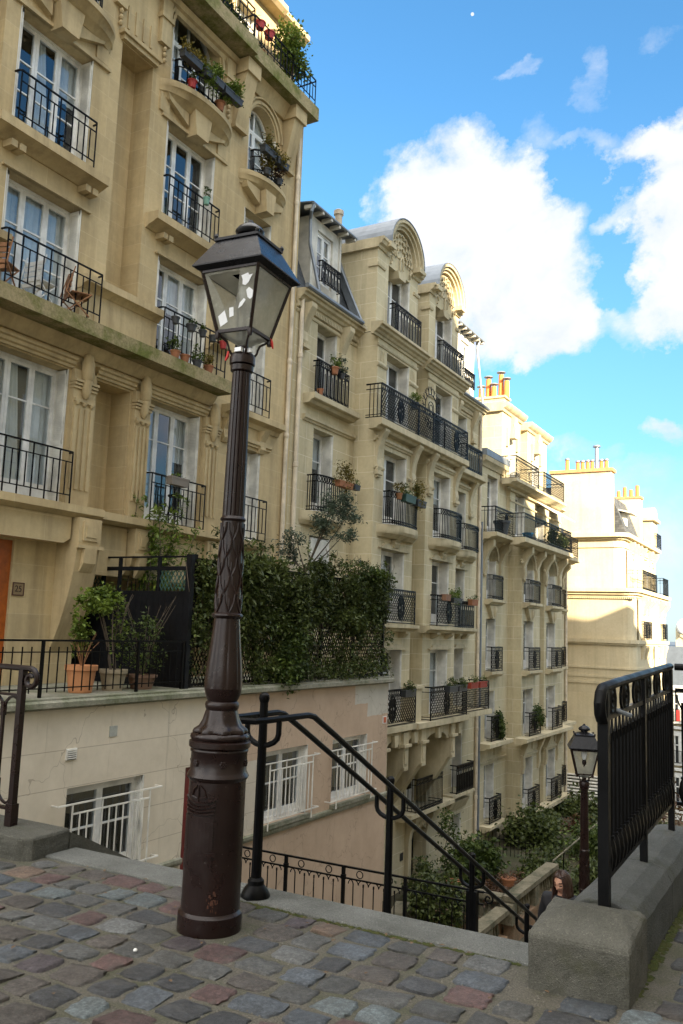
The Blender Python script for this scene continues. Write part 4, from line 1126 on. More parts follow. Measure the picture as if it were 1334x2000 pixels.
# door, plaque, pipe
m = MB(); m.box(-12.09, -12.05, 8.0, 10.03, .45, 2.9)
for y in (8.1, 9.05): m.box(-12.052, -12.035, y, y+.8, .6, 1.4); m.box(-12.052, -12.035, y, y+.8, 1.55, 2.75)
m.build('door', plain('varnished_door', (.34,.085,.012), .4, 0, .3, 9), bA)
m = MB(); m.box(-12.0, -11.985, 10.06, 10.30, 1.98, 2.20); pq = m.build('number_plate', plain('plate_tan', (.24,.17,.09), .5, 0, .1), bA)
m = MB()
for a, b_, c_, d_ in ((10.06,10.30,1.98,1.995),(10.06,10.30,2.185,2.20),(10.06,10.075,1.995,2.185),(10.285,10.30,1.995,2.185)): m.box(-11.986, -11.978, a, b_, c_, d_)
m.build('plate_frame', plain('plate_dark', (.07,.025,.02), .5, 0, .1), pq)
def text(body, size, loc, rot, mat, parent, name='number'):
    cu = bpy.data.curves.new(name, 'FONT'); cu.body = body; cu.size = size; cu.extrude = .002; cu.align_x = 'CENTER'; cu.align_y = 'CENTER'
    o = bpy.data.objects.new(name, cu); C.objects.link(o); cu.materials.append(mat)
    o.rotation_euler = rot; bpy.context.view_layer.update()
    me = bpy.data.meshes.new_from_object(o.evaluated_get(bpy.context.evaluated_depsgraph_get())); bpy.data.objects.remove(o)
    o = bpy.data.objects.new(name, me); C.objects.link(o); o.parent = parent; o.location = Vector(loc) - origin(parent); o.rotation_euler = rot; return o
text('25', .15, (-11.982, 10.18, 2.09), (PI/2, 0, PI/2), plain('ink', (.04,.02,.015), .6, 0, .1), pq)
m = MB(); m.tube([(-11.93, 18.08, -6), (-11.93, 18.08, 14.5)], .055, 10)
for z in (3.2, 6.35, 8.3, 10.4, 12.6, 13.3): m.lathe([(.055, z), (.068, z+.02), (.068, z+.12), (.055, z+.14)], -11.93, 18.08, 10)
m.build('downpipe', M['pipe'], bA)
# balcony railings
for a, b_, k in bays:
    L = b_-a
    for i, (z0, z1) in enumerate(FL[k]):
        if i == 1 and not k: rail(bA, r_grid(round(L+.42, 2), .98), ('g', round(L+.42, 2), .98, .14), -11.55, a-.22, z0-.0)
        elif i == 3:
            fn = lambda m, L=L: None
            rail(bA, r_bars(round(L*.94, 2), .62, .22, .12, .15), ('b', round(L*.94, 2), .62), -11.85, a+.05, z0-.0)
        else: rail(bA, r_grid(round(L+.06, 2), .98), ('g', round(L+.06, 2), .98, .14), -11.82 + (.0 if i else .05), a-.03, z0 + .0)
m_ = rail(bA, r_grid(9.7, .78, .1), ('rb', 9.7), -11.46, 5.5, 15.33); rail(bA, r_grid(2.8, .78, .8), ('rb', 2.8), -11.55, 15.36, 15.32)

# things on the balconies of the tan building
gr = 'window boxes on the balconies'
box_planter('window_box', 'black window box with mixed green leaves, leftmost of three on the arched balcony', 'window box', (-11.42, 13.02, 13.33), .60, M['plastic'], M['leafY'], 300, leafh=.24)
box_planter('window_box', 'black window box with trailing ivy, middle of three on the arched balcony', 'window box', (-11.38, 13.72, 13.30), .64, M['plastic'], M['leafB'], 620, leafh=.34)
box_planter('window_box', 'black window box with bright green ivy, rightmost of three on the arched balcony', 'window box', (-11.42, 14.45, 13.33), .66, M['plastic'], M['leafB'], 720, leafh=.36)
box_planter('window_box', 'black window box with reddish plants on the narrow arched balcony, left one', 'window box', (-11.45, 16.02, 12.82), .50, M['plastic'], M['leafY'], 330, leafh=.26)
box_planter('window_box', 'black window box with reddish plants on the narrow arched balcony, right one', 'window box', (-11.45, 16.58, 12.80), .48, M['plastic'], M['leafY'], 300, leafh=.26)
pot('flower_pot', 'bushy dark red plant low on the narrow arched balcony', 'flower pot', (-11.62, 16.75, 12.46), .10, .14, M['plastic'], M['leafR'], 220, (.16,.22,.24))
pot('flower_pot', 'spiky yellow green plant low on the narrow arched balcony', 'flower pot', (-11.60, 16.2, 12.46), .10, .14, M['plastic'], M['leafY'], 240, (.16,.26,.26))
pot('flower_pot', 'orange clay pot on the slab of the wide arched balcony', 'flower pot', (-11.62, 14.3, 13.03), .11, .22, M['terra'], M['leafA'], 40, (.1,.1,.1))
pot('flower_pot', 'red pot on the slab of the wide arched balcony', 'flower pot', (-11.64, 13.35, 13.03), .10, .17, M['potred'], M['leafA'], 40, (.1,.1,.1))
pot('flower_pot', 'pale green pot hung on the third floor grid railing', 'flower pot', (-11.74, 14.18, 10.78), .075, .16, plain('green_pot', (.16,.32,.25), .5, 0, .1), M['leafA'], 40, (.07,.07,.14))
pot('flower_pot', 'bright red pot hanging at the end of the second floor railing', 'flower pot', (-11.48, 14.72, 7.62), .085, .16, M['potred'], M['leafA'], 50, (.09,.12,.09))
for i, (y, l) in enumerate(((13.12, 'small dark pot hanging first on the second floor railing'), (13.62, 'dark trough hanging second on the second floor railing'), (14.0, 'dark pot with grass hanging third on the second floor railing'), (14.35, 'empty grey pot hanging beside the bright red one'))):
    pot('flower_pot', l, 'flower pot', (-11.48, y, 7.66), .085 if i != 1 else .11, .14, M['plastic'], M['leafA'] if i in (1, 2) else None, 40, (.1,.1,.1))
for i, (y, l, mt) in enumerate(((13.15, 'clay pot with a green bush at the left end of the second floor ledge', 'leafA'), (13.45, 'tiny clay pot between two bushes on the second floor ledge', None), (13.85, 'dark pot with a leafy bush on the second floor ledge', 'leafA'), (14.25, 'clay pot with a small flower at the right of the second floor ledge', 'leafY'))):
    pot('flower_pot', l, 'flower pot', (-11.46, y, 6.94), .10, .15, M['terra'] if i != 2 else M['plastic'], M[mt] if mt else None, 110, (.14,.18,.18))
box_planter('window_box', 'taupe window box with one small green plant on the first floor railing', 'window box', (-11.70, 13.75, 4.42), .55, plain('taupe_plastic', (.20,.17,.14), .6, 0, .1), M['leafB'], 30, .17, .17, .08)
# stool and folding chairs
def stool(c):
    t = thing('bar_stool', 'black metal stool behind the first floor railing', 'stool', c); x, y, z = c
    m = MB(); m.lathe([(.15, z+.60), (.165, z+.615), (.16, z+.64)], x, y, 16); m.build('seat', M['iron'], t)
    for k in range(4):
        a = PI/4+k*PI/2; m = MB(); m.tube([(x+.10*cos(a), y+.10*sin(a), z+.6), (x+.17*cos(a), y+.17*sin(a), z)], .012, 5); m.build('leg', M['iron'], t)
    m = MB(); m.tube([(x+.14*cos(q*PI/6), y+.14*sin(q*PI/6), z+.22) for q in range(12)], .009, 4, close=True); m.build('foot_ring', M['iron'], t)
stool((-11.86, 13.9, 3.615))
def fold_chair(label, c, mat, ang):
    t = thing('folding_chair', label, 'folding chair', c, 'folding chairs on the second floor balcony'); t.rotation_euler = (0, 0, ang)
    x, y, z = c
    m = MB()
    for i in range(5): m.box(x-.20, x+.20, y-.01+.012*i, y+.012+.012*i, z+.30+.10*i, z+.37+.10*i)
    m.build('backrest', mat, t)
    m = MB()
    for i in range(5): m.box(x-.20, x+.20, y+.05+.075*i, y+.115+.075*i, z+.42, z+.438)
    m.build('seat', mat, t)
    for s in (-1, 1):
        m = MB(); m.tube([(x+s*.215, y+.08, z+.88), (x+s*.215, y-.05, z+.40), (x+s*.215, y+.38, z)], .014, 4); m.build('leg', mat, t)
        m = MB(); m.tube([(x+s*.19, y+.40, z+.43), (x+s*.19, y-.08, z)], .014, 4); m.build('leg', mat, t)
fold_chair('brown slatted folding chair at the right end of the second floor balcony', (-11.72, 10.45, 6.94), M['wood'], -.5)
fold_chair('brown slatted folding chair at the left edge of the picture', (-11.72, 8.95, 6.94), M['wood'], .4)
fold_chair('white wire folding chair in the middle of the second floor balcony', (-11.80, 9.75, 6.94), M['white'], .1)
# rooftop shrubs
def shrub(name, label, cat, c, rad, n, mat, ll=.07, lw=.02, trunk=None, base=None, clumps=24, group=None, **kw):
    t = thing(name, label, cat, (c[0], c[1], base if base is not None else c[2]-rad[2]), group)
    m = MB(); foliage(m, n, c, rad, ll, lw, clumps, **kw); m.build('crown', mat, t, recalc=False)
    if trunk:
        m = MB()
        for tr in trunk: m.tube(tr[0], tr[1], 5)
        m.build('trunk', M['bark'], t)
    return t
shrub('shrub', 'leafy yellow green shrub on the roof balcony above the street corner', 'shrub', (-11.75, 17.35, 16.45), (.36,.72,.60), 1300, M['leafB'], .085, .024, [([(-11.75,17.3,15.3),(-11.75,17.35,16.4)], .03)], 15.32, 30)
shrub('shrub', 'low green plants behind the roof balcony railing', 'shrub', (-11.7, 14.1, 15.6), (.2,1.2,.3), 700, M['leafA'], .08, .022, None, 15.33, 16)
pot('flower_pot', 'red oval planter on the rail of the roof balcony', 'flower pot', (-11.62, 15.65, 15.95), .13, .17, M['potred'])
pot('flower_pot', 'second red planter beside the oval one on the roof rail', 'flower pot', (-11.62, 16.05, 15.95), .13, .17, M['potred'])
pot('flower_pot', 'clay pot standing on the roof balcony slab', 'flower pot', (-11.8, 15.9, 15.32), .15, .24, M['terra'], M['leafA'], 60, (.15,.15,.15))
# ------------------------------------------------------------------ retaining wall with basement windows
def wallmat():
    m, nt, b = newmat('painted_wall'); p = pos(nt)
    sx = N(nt, 'ShaderNodeSeparateXYZ'); nt.links.new(p, sx.inputs[0]); Y, Z = sx.outputs[1], sx.outputs[2]
    nz = math_(nt, 'MULTIPLY', math_(nt, 'SUBTRACT', noise(nt, p, 2, 4), .5), .12)
    def gt(a, v): return math_(nt, 'GREATER_THAN', math_(nt, 'ADD', a, nz), v)
    def rect(y0, y1, z0, z1):
        r_ = math_(nt, 'MULTIPLY', gt(Y, y0), math_(nt, 'SUBTRACT', 1.0, gt(Y, y1)))
        return math_(nt, 'MULTIPLY', r_, math_(nt, 'MULTIPLY', gt(Z, z0), math_(nt, 'SUBTRACT', 1.0, gt(Z, z1))))
    pale, tan_, grey = (.64,.57,.46), (.48,.36,.265), (.50,.47,.41)
    c = mixc(nt, gt(Y, 13.05), pale, tan_)
    c = mixc(nt, rect(12.9, 14.55, -2.3, -.95), c, (.54,.49,.41))
    c = mixc(nt, rect(18.9, 19.98, -.42, .4), c, grey)
    c = mixc(nt, rect(18.25, 19.0, -.12, .4), c, grey)
    for z in (-.27, -.81, -1.35, -1.9):
        ln = math_(nt, 'LESS_THAN', math_(nt, 'ABSOLUTE', math_(nt, 'ADD', math_(nt, 'SUBTRACT', Z, z), math_(nt, 'MULTIPLY', nz, .03))), .006)
        ln = math_(nt, 'MULTIPLY', ln, math_(nt, 'SUBTRACT', 1.0, gt(Y, 14.5)))
        c = mixc(nt, math_(nt, 'MULTIPLY', ln, .55), c, (.26,.21,.16))
    c = mixc(nt, .55, c, ramp(nt, noise(nt, p, 1.1, 6, .7), [(.28, (.74,.72,.68)), (.72, (1.16,)*3)]), 'MULTIPLY')
    st = noise(nt, scaled(nt, p, (1, 5, .35)), 1.6, 5, .7)
    c = mixc(nt, ramp(nt, st, [(.60, (0,)*3), (.78, (.40,)*3)]), c, (.22,.185,.13))
    vo = N(nt, 'ShaderNodeTexVoronoi', feature='DISTANCE_TO_EDGE'); vo.inputs['Scale'].default_value = .55
    ds = N(nt, 'ShaderNodeVectorMath', operation='ADD'); nt.links.new(p, ds.inputs[0])
    nn = N(nt, 'ShaderNodeTexNoise'); nn.inputs['Scale'].default_value = 2.5; nt.links.new(p, nn.inputs['Vector']); nt.links.new(nn.outputs[1], ds.inputs[1])
    nt.links.new(ds.outputs[0], vo.inputs['Vector'])
    c = mixc(nt, math_(nt, 'MULTIPLY', math_(nt, 'LESS_THAN', vo.outputs[0], .004), .45), c, (.2,.16,.12))
    nt.links.new(c, b.inputs['Base Color']); b.inputs['Roughness'].default_value = .8; b.inputs['Specular IOR Level'].default_value = .25
    bump(nt, b, noise(nt, p, 14, 6, .7), .2, .012)
    return m
M['pwall'] = wallmat()
rw = thing('retaining_wall', 'beige and tan painted retaining wall with white barred basement windows', 'retaining wall', (-9.8, 12, -6.6))
W3 = [(9.50, 11.15), (14.60, 16.22), (17.27, 18.93)]
hol = [(a, b_, -2.22, -.83, .22, 'w') for a, b_ in W3] + [(12.18, 13.15, -4.4, -.84, .12, 'd')]
wall(rw, 'wall', -9.8, 0, 20, -6.65, .32, hol, [M['pwall'], M['room']], back=-11.98)
m = MB(); ledge(m, -9.8, 10.9, 12.15, -2.42, [(-.02,0),(.05,0),(.07,.05),(.07,.10),(-.02,.12)]); ledge(m, -9.8, 13.2, 20.02, -2.42, [(-.02,0),(.05,0),(.07,.05),(.07,.10),(-.02,.12)])
m.build('string_course', M['coping'], rw)
m = MB(); m.prism([(-11.95,.325),(-9.74,.325),(-9.66,.36),(-9.66,.43),(-9.70,.46),(-9.70,.485),(-9.9,.495),(-11.95,.495)], 'y', 0, 20.06)
m.build('coping', M['coping'], rw)
m = MB(); m.box(-9.80, -9.775, 9.42, 9.62, -.42, -.26)
for k in range(5): m.box(-9.777, -9.765, 9.43, 9.61, -.405+.03*k, -.39+.03*k)
va = m.build('air_vent', M['shutter'], rw)
m = MB()
for k in range(6): m.box(-9.7748, -9.7742, 9.435, 9.605, -.418+.027*k, -.405+.027*k)
m.build('slot_row', M['dark'], va)
m = MB(); m.box(-9.80, -9.785, 10.28, 10.44, -.16, .0); m.build('cover_plate', plain('grey_plate', (.36,.37,.34), .6), rw)
m = MB(); m.box(-9.90, -9.86, 12.19, 13.14, -4.4, -.86); m.build('door', M['redpaint'], rw)
m = MB(); m.box(-9.80, -9.785, 19.72, 19.92, -.66, -.48); sg = m.build('wall_sign', M['white'], rw)
m = MB(); m.box(-9.786, -9.78, 19.75, 19.89, -.64, -.5); m.build('sign_emblem', plain('sign_orange', (.5,.12,.05), .6, 0, .2), sg)
M['cream'] = paint('cream_bars', (.66,.64,.58), .5)
for i, (a, b_) in enumerate(W3):
    window(rw, -9.8, a, b_, -2.22, -.83, cols=2, depth=.17, bars=(.5,), curtain=0, seed=i, shutter=True, panel=.12, shut_w=.15)
    m = MB(); X = -9.66
    for z, e in ((-1.03, .28), (-1.17, .0), (-2.12, .28)): m.tube([(X, a-e, z), (X, b_+e, z)], .016, 4)
    n = 11
    for k in range(n+1):
        y = a + (b_-a)*k/n; m.tube([(X, y, -2.12), (X, y, -1.17 if k % 4 else -1.03)], .012, 4)
    for y in (a-.27, b_+.27):
        for z in (-1.03, -2.12): m.tube([(X, y, z), (-9.82, y, z)], .012, 4)
    for k in (0, 1): m.tube([(X, a if k == 0 else b_, -2.30), (X, a if k == 0 else b_, -1.03)], .014, 4)
    m.build('window_grille', M['cream'], rw)
    m = MB(); m.box(-9.99, -9.70, a-.05, b_+.05, -2.30, -2.222); m.build('window_sill', M['coping'], rw)
# terrace railing
tr = thing('terrace_railing', 'thin black railing with short pickets along the raised terrace', 'railing', (-9.86, 8, .49))
X = -9.86
m = MB()
for z, r in ((1.30, .020), (1.135, .012), (.62, .012)): m.tube([(X, 2, z), (X, 12.05, z)], r, 4)
m.build('rail', M['iron'], tr)
ps = [2.95, 4.93, 6.91, 8.90, 10.88, 12.0]
for y in ps: m = MB(); m.box(X-.02, X+.02, y-.02, y+.02, .45, 1.30); m.build('post', M['iron'], tr)
y = 2.1
while y < 12:
    if min(abs(y-q) for q in ps) > .07: m = MB(); m.tube([(X, y, .56), (X, y, 1.21)], .010, 4); m.build('picket', M['iron'], tr)
    y += .165
# gate across the terrace
M['gate'] = paint('black_gate_paint', (.0045,.005,.0065), .55, spec=.2)
M['gatelat'] = plain('green_lattice', (.035,.085,.065), .6, 0, .3)
gt = thing('terrace_gate', 'black plank gate with lattice panels across the terrace', 'gate', (-10.9, 12.1, .49))
m = MB(); x = -12.93
while x < -9.95: m.box(x, min(x+.135, -9.95), 12.09, 12.115, .50, 2.15); x += .14
m.build('plank_panel', M['gate'], gt)
m = MB()
for z0, z1 in ((2.13, 2.18), (2.55, 2.62), (2.78, 2.81), (.5, .56)): m.box(-12.94, -9.9, 12.085, 12.135, z0, z1)
for x in (-11.95, -11.55, -10.6): m.box(x-.03, x+.03, 12.086, 12.134, 2.18, 2.78)
m.build('gate_frame', M['gate'], gt)
m = MB(); m.box(-9.95, -9.83, 12.06, 12.16, .48, 2.83); m.build('post', M['gate'], gt)
for xa, xb, za, zb in ((-12.93, -11.98, 2.19, 2.54), (-10.57, -9.96, 2.19, 2.54), (-12.93, -11.98, 2.63, 2.77)):
    m = MB(); h = zb-za; k = -1.0; n = int((xb-xa+h)/.085)
    for s in (0, 1):
        for i in range(n+1):
            o = xa - h*.6 + .085*i
            t0 = max(0, (xa-o)/(h*.6)); t1 = min(1, (xb-o)/(h*.6))
            if t1 <= t0: continue
            p0, p1 = (o+h*.6*t0, za+h*t0), (o+h*.6*t1, za+h*t1)
            if s: p0 = (xa+xb-p0[0], p0[1]); p1 = (xa+xb-p1[0], p1[1])
            m.tube([(p0[0], 12.10+.008*s, p0[1]), (p1[0], 12.10+.008*s, p1[1])], .009, 4)
    m.build('lattice_panel', M['gatelat'], gt)
m = MB()
for k in range(7): m.tube([(-11.25+.1*k, 12.11, 2.18), (-11.25+.1*k, 12.11, 2.36+.03*(k % 2))], .008, 4)
m.build('spike_row', M['iron'], gt)
# pots on the terrace
def twigs(m, c, n, h, sp, r=.006):
    for _ in range(n):
        a = RD.uniform(0, 2*PI); k = RD.uniform(.5, 1)
        p = Vector(c); q = p + Vector((cos(a)*sp*k*.5, sin(a)*sp*k*.5, h*RD.uniform(.4, .6))); e = q + Vector((cos(a)*sp*k*.7, sin(a)*sp*k*.7, h*RD.uniform(.25, .45)))
        m.tube([p, q, e], [r, r*.8, r*.4], 4)
p1 = pot('flower_pot', 'ribbed orange terracotta pot with bare twigs behind the terrace railing', 'flower pot', (-10.22, 10.02, .495), .235, .42, plain('terracotta_orange', (.50,.225,.10), .8, 0, .15, 8), ribs=True, group='pots on the terrace')
m = MB(); twigs(m, (-10.22, 10.02, .85), 12, .55, .28); m.build('twigs', plain('dry_twig', (.25,.13,.06), .8), p1)
p2 = pot('flower_pot', 'square beige stone pot with a leafy climbing plant beside the black gate', 'flower pot', (-10.25, 10.75, .495), .22, .34, plain('stone_pot', (.30,.25,.17), .8, 0, .2), group='pots on the terrace')
m = MB()
for k in range(7): 
    a = RD.uniform(0, 6.28); m.tube([(-10.25+.05*cos(a), 10.75+.05*sin(a), .8), (-10.3+.08*cos(a), 10.7+.08*sin(a), 1.3), (-10.35+.2*cos(a), 10.7+.25*sin(a), 1.85)], [.014, .011, .007], 5)
twigs(m, (-10.2, 10.8, 1.4), 5, .8, .2, .008)
m.build('stems', M['bark'], p2)
m = MB(); foliage(m, 620, (-10.40, 10.45, 1.93), (.22,.42,.22), .065, .022, 14); foliage(m, 240, (-10.45, 10.15, 1.45), (.12,.16,.40), .06, .022, 9); foliage(m, 130, (-10.25, 10.8, 1.55), (.14,.18,.5), .05, .016, 10)
m.build('plant', M['leafB'], p2, recalc=False)
p3 = pot('flower_pot', 'brown pot with a sparse dark shrub beside the black gate', 'flower pot', (-10.22, 11.4, .495), .24, .24, plain('brown_pot', (.20,.12,.08), .8), group='pots on the terrace')
m = MB(); twigs(m, (-10.22, 11.4, .7), 10, 1.5, .55, .009); m.build('stems', M['bark'], p3)
m = MB(); foliage(m, 520, (-10.25, 11.35, 1.25), (.32,.5,.5), .055, .013, 26); m.build('plant', M['leafA'], p3, recalc=False)
# tall shrub behind the gate
def bamboo():
    t = thing('bamboo', 'tall airy light green bamboo rising behind the black gate', 'bamboo', (-11.5, 13, .495))
    m = MB(); st = []
    for k in range(9):
        x, y = -11.6+RD.uniform(-.45, .5), 13+RD.uniform(-.3, .3); h = RD.uniform(2.6, 4.0); lx, ly = RD.uniform(-.3, .3), RD.uniform(-.3, .3)
        pts = [(x+lx*t_**2, y+ly*t_**2, .5+h*t_) for t_ in (0, .4, .75, 1)]; m.tube(pts, [.014, .012, .008, .004], 5); st.append(pts)
    m.build('stems', M['bark'], t)
    m = MB()
    for pts in st:
        for t_ in range(10):
            f = .35+.065*t_; i = min(2, int(f*3)); 
            q = Vector(pts[i]).lerp(Vector(pts[i+1]), f*3-i if f*3-i < 1 else 1)
            foliage(m, 17, q, (.16,.16,.16), .10, .016, 4)
    m.build('foliage', M['leafB'], t, recalc=False)
bamboo()
# lattice fence and hedge on the terrace edge
lf = thing('lattice_fence', 'dark lattice fence overgrown with ivy along the wall top', 'fence', (-9.9, 16, .49))
m = MB(); za, zb = .52, 2.75; k = .09; h = zb-za
for s in (0, 1):
    o = 12.2 - h*.55
    while o < 19.9:
        t0 = max(0, (12.2-o)/(h*.55)); t1 = min(1, (19.9-o)/(h*.55))
        if t1 > t0:
            p0, p1 = (o+h*.55*t0, za+h*t0), (o+h*.55*t1, za+h*t1)
            if s: p0 = (32.1-p0[0], p0[1]); p1 = (32.1-p1[0], p1[1])
            m.tube([(-9.95+.008*s, p0[0], p0[1]), (-9.95+.008*s, p1[0], p1[1])], .010, 4)
        o += k
m.build('lattice', M['iron'], lf)
for y in (12.3, 13.8, 15.3, 16.8, 18.3, 19.88): m = MB(); m.box(-9.97, -9.91, y-.03, y+.03, .49, 2.85); m.build('post', M['iron'], lf)
m = MB()
for z in (.53, 1.2, 2.75): m.box(-9.965, -9.915, 12.2, 19.9, z, z+.04)
m.build('rail', M['iron'], lf)
iv = thing('ivy_hedge', 'dense dark ivy hedge covering the lattice fence on the wall', 'hedge', (-9.9, 16, .49))
m = MB()
for k in range(16):                                        # body, denser above
    y = 12.6 + k*.475; hv = RD.uniform(-.14, .12); xv = RD.uniform(-.06, .10)
    foliage(m, 980, (-9.88+xv, y, 2.24+hv), (.20,.42,.62), .085, .020, 26, 'b', spread=.3, droop=.4)
    foliage(m, 190 if k > 7 else 460, (-9.86, y, 1.05), (.14,.42,.55), .075, .018, 12, 'b', spread=.3, droop=.4)
foliage(m, 1500, (-9.78, 13.9, 2.5), (.28,.6,.55), .14, .020, 34, droop=.8)
foliage(m, 900, (-9.80, 17.0, .72), (.20,2.6,.20), .07, .020, 50, 'b')
for k in range(26):
    y = RD.uniform(12.5, 19.8); foliage(m, 26, (-9.86, y, 3.0+RD.uniform(-.1, .22)), (.10,.14,.20), .08, .016, 3)
m.build('foliage', M['leafD'], iv, recalc=False)
m = MB()
foliage(m, 1500, (-9.74, 15.3, 1.05), (.20,.55,.62), .075, .022, 30); foliage(m, 500, (-9.76, 14.6, 1.7), (.18,.5,.4), .07, .02, 14); foliage(m, 700, (-9.86, 19.1, 2.95), (.22,.75,.22), .075, .018, 24)
foliage(m, 260, (-9.86, 18.0, 3.05), (.2,1.0,.22), .06, .014, 16)
m.build('young_foliage', M['leafA'], iv, recalc=False)
m = MB()
for _ in range(60):
    y, z = RD.uniform(12.3, 19.8), RD.uniform(.5, 1.2); pts = [(-9.92, y, z)]
    for q in range(5): y += RD.uniform(-.25, .25); z += RD.uniform(.2, .45); pts.append((-9.9+RD.uniform(-.05, .08), y, z))
    m.tube(pts, .008, 4)
for _ in range(26):
    y = RD.choice((RD.gauss(17.9, .5), RD.gauss(19.4, .3))); z = 2.9; pts = [(-9.9, y, z)]
    for q in range(4): y += RD.uniform(-.14, .18); z += RD.uniform(.03, .16); pts.append((-9.9, y, z))
    m.tube(pts, .005, 3)
m.build('stems', M['bark'], iv)
# silver leaved small tree
def olive():
    t = thing('small_tree', 'small silver green tree rising behind the ivy hedge', 'tree', (-10.55, 17, .49))
    m = MB()
    base = Vector((-10.55, 16.9, .5)); fork = Vector((-10.5, 16.95, 2.9))
    m.tube([base, (-10.6, 16.85, 1.8), fork], [.05, .04, .034], 6)
    tips = [(-9.75, 17.0, 4.55), (-9.95, 16.9, 4.1), (-9.5, 17.1, 4.2), (-10.75, 16.9, 3.65), (-11.1, 17, 3.4), (-10.2, 17.1, 3.9), (-10.9, 17.1, 3.2), (-9.45, 16.9, 3.75)]
    for q in tips: m.tube([fork, fork.lerp(Vector(q), .5) + Vector((0, 0, -.05)), q], [.022, .014, .006], 5)
    m.build('trunk', M['bark'], t)
    m = MB()
    for q, n, r in zip(tips, (480, 460, 420, 260, 240, 380, 160, 260), (.34,.36,.33,.28,.28,.34,.2,.25)): foliage(m, n, q, (r, r, r*.8), .055, .014, 12)
    m.build('crown', M['leafS'], t, recalc=False)
olive()
# ------------------------------------------------------------------ second building: two bow bays with arched dormers
bB = thing('apartment_building', 'pale limestone apartment block with two bays and arched shell dormers, second from the left', 'apartment building', (-12, 25, -6.6))
SB = [M['stoneB'], M['room']]
zB = [(-1.02, 1.08), (1.86, 3.98), (4.66, 6.88), (7.62, 9.8)]
L0 = (19.5, 20.57); B1 = (22.35, 23.9); B2 = (26.02, 27.45); RR = (29.76, 30.70)
D_ = .40
def hl(w, zs, kinds='w'): return [(w[0], w[1], a, b_, D_, kinds) for a, b_ in zs]
wall(bB, 'wall', -12, 18.36, 21.76, -6.65, 10.3, hl(L0, [(1.86, 4.05), (4.66, 6.95), (7.78, 9.85)]), SB, back=-20)
wall(bB, 'wall', -11.3, 21.75, 24.47, -1.3, 10.3, hl(B1, zB), SB, back=-12.5)
wall(bB, 'wall', -12, 24.46, 25.41, -6.65, 10.3, [(24.6, 25.28, 4.66, 6.75, .35, 'n')], SB)
wall(bB, 'wall', -11.3, 25.40, 28.05, -1.3, 10.3, hl(B2, zB), SB, back=-12.5)
wall(bB, 'wall', -12, 28.04, 32.12, -6.65, 10.3, hl(RR, zB + [(-3.92, -1.85), (-6.4, -4.78)]), SB, back=-20)
wall(bB, 'wall', -12.001, 21.75, 28.05, -6.65, -1.29, [(26.0, 27.5, -3.94, -1.95, .5, 'a'), (22.4, 23.9, -3.94, -1.95, .5, 'a'), (26.2, 27.3, -6.5, -4.75, .35, 'd')], SB)
sd = 100
for X, w, zs in ((-12, L0, [(1.86, 4.05), (4.66, 6.95), (7.78, 9.85)]), (-11.3, B1, zB), (-11.3, B2, zB), (-12, RR, zB + [(-3.92, -1.85), (-6.4, -4.78)])):
    for a, b_ in zs:
        sd += 1
        window(bB, X, w[0], w[1], a, b_, cols=2 if w[1]-w[0] > 1.2 else 1, depth=.36, bars=(.36,), curtain=.22, seed=sd, shutter=True, panel=.30)
for w in ((26.0, 27.5), (22.4, 23.9)): window(bB, -12, w[0], w[1], -3.94, -1.95, depth=.44, arch=True, curtain=.1, shutter=False)
m = MB(); m.box(-12.03, -11.97+.0, 19.56, 20.5, 1.9, 4.0)
for k in range(58): m.box(-11.975, -11.962, 19.64, 20.42, 1.98+.034*k, 2.0+.034*k)
m.build('shutter', M['shutter'], bB)
m = MB(); m.box(-12.36, -12.30, 26.22, 27.28, -6.5, -4.8)
for k in range(5): m.box(-12.31, -12.28, 26.32+k*.2, 26.36+k*.2, -6.3, -5.0)
m.build('door', M['iron'], bB)
m = MB(); m.box(-12, -11.985, 25.62, 25.84, -5.45, -5.22); pq = m.build('number_plate', plain('blue_black_plate', (.03,.03,.03), .5), bB)
def shelf(m, X, ya, yb, z, p, t=.18):   # flat moulded slab
    m.prism([(X-.03, z-t-.06), (X+p*.55, z-t-.05), (X+p*.7, z-t+.02), (X+p-.03, z-t+.04), (X+p, z-t+.06), (X+p, z), (X-.03, z+.012)], 'y', ya, yb)
m = MB()
# crowning cornice, fluted panels and band below it
for X, ya, yb in ((-12, 18.36, 21.72), (-11.3, 21.36, 24.82), (-11.3, 25.0, 28.42), (-12, 28.44, 32.1)):
    ledge(m, X, ya, yb, 10.10, CORN)
for X, ya, yb in ((-11.3, 21.70, 24.50), (-11.3, 25.36, 28.08), (-12, 18.36, 21.74), (-12, 28.1, 32.1)):
    ledge(m, X, ya, yb, 9.86, [(-.02,0),(.03,0),(.05,.04),(.05,.07),(-.02,.09)])
    if X > -12: ledge(m, X, ya, yb, 9.30, [(-.02,0),(.02,0),(.04,.04),(.02,.09),(-.02,.09)]) if False else None
for (a, b_), ya, yb in ((B1, 21.75, 24.47), (B2, 25.40, 28.05)):
    for y0, y1 in ((ya-.03, a-.02), (b_+.02, yb+.03)):
        ledge(m, -11.3, y0, y1, 9.26, [(-.02,0),(.03,0),(.06,.05),(.06,.09),(-.02,.10)])
        for q in range(4): m.box(-11.31, -11.285, y0+.10+.10*q, y0+.15+.10*q, 9.45, 9.75)
for y in (18.62, 20.72, 31.1, 29.2):      # scroll brackets carrying the gutter on the set-back parts
    m.prism([(-12.02,9.0),(-11.95,9.0),(-11.90,9.15),(-11.93,9.4),(-11.80,9.75),(-11.66,10.02),(-11.66,10.14),(-12.02,10.14)], 'y', y, y+.26)
    m.box(-12.02, -11.84, y-.03, y+.29, 8.93, 9.02)
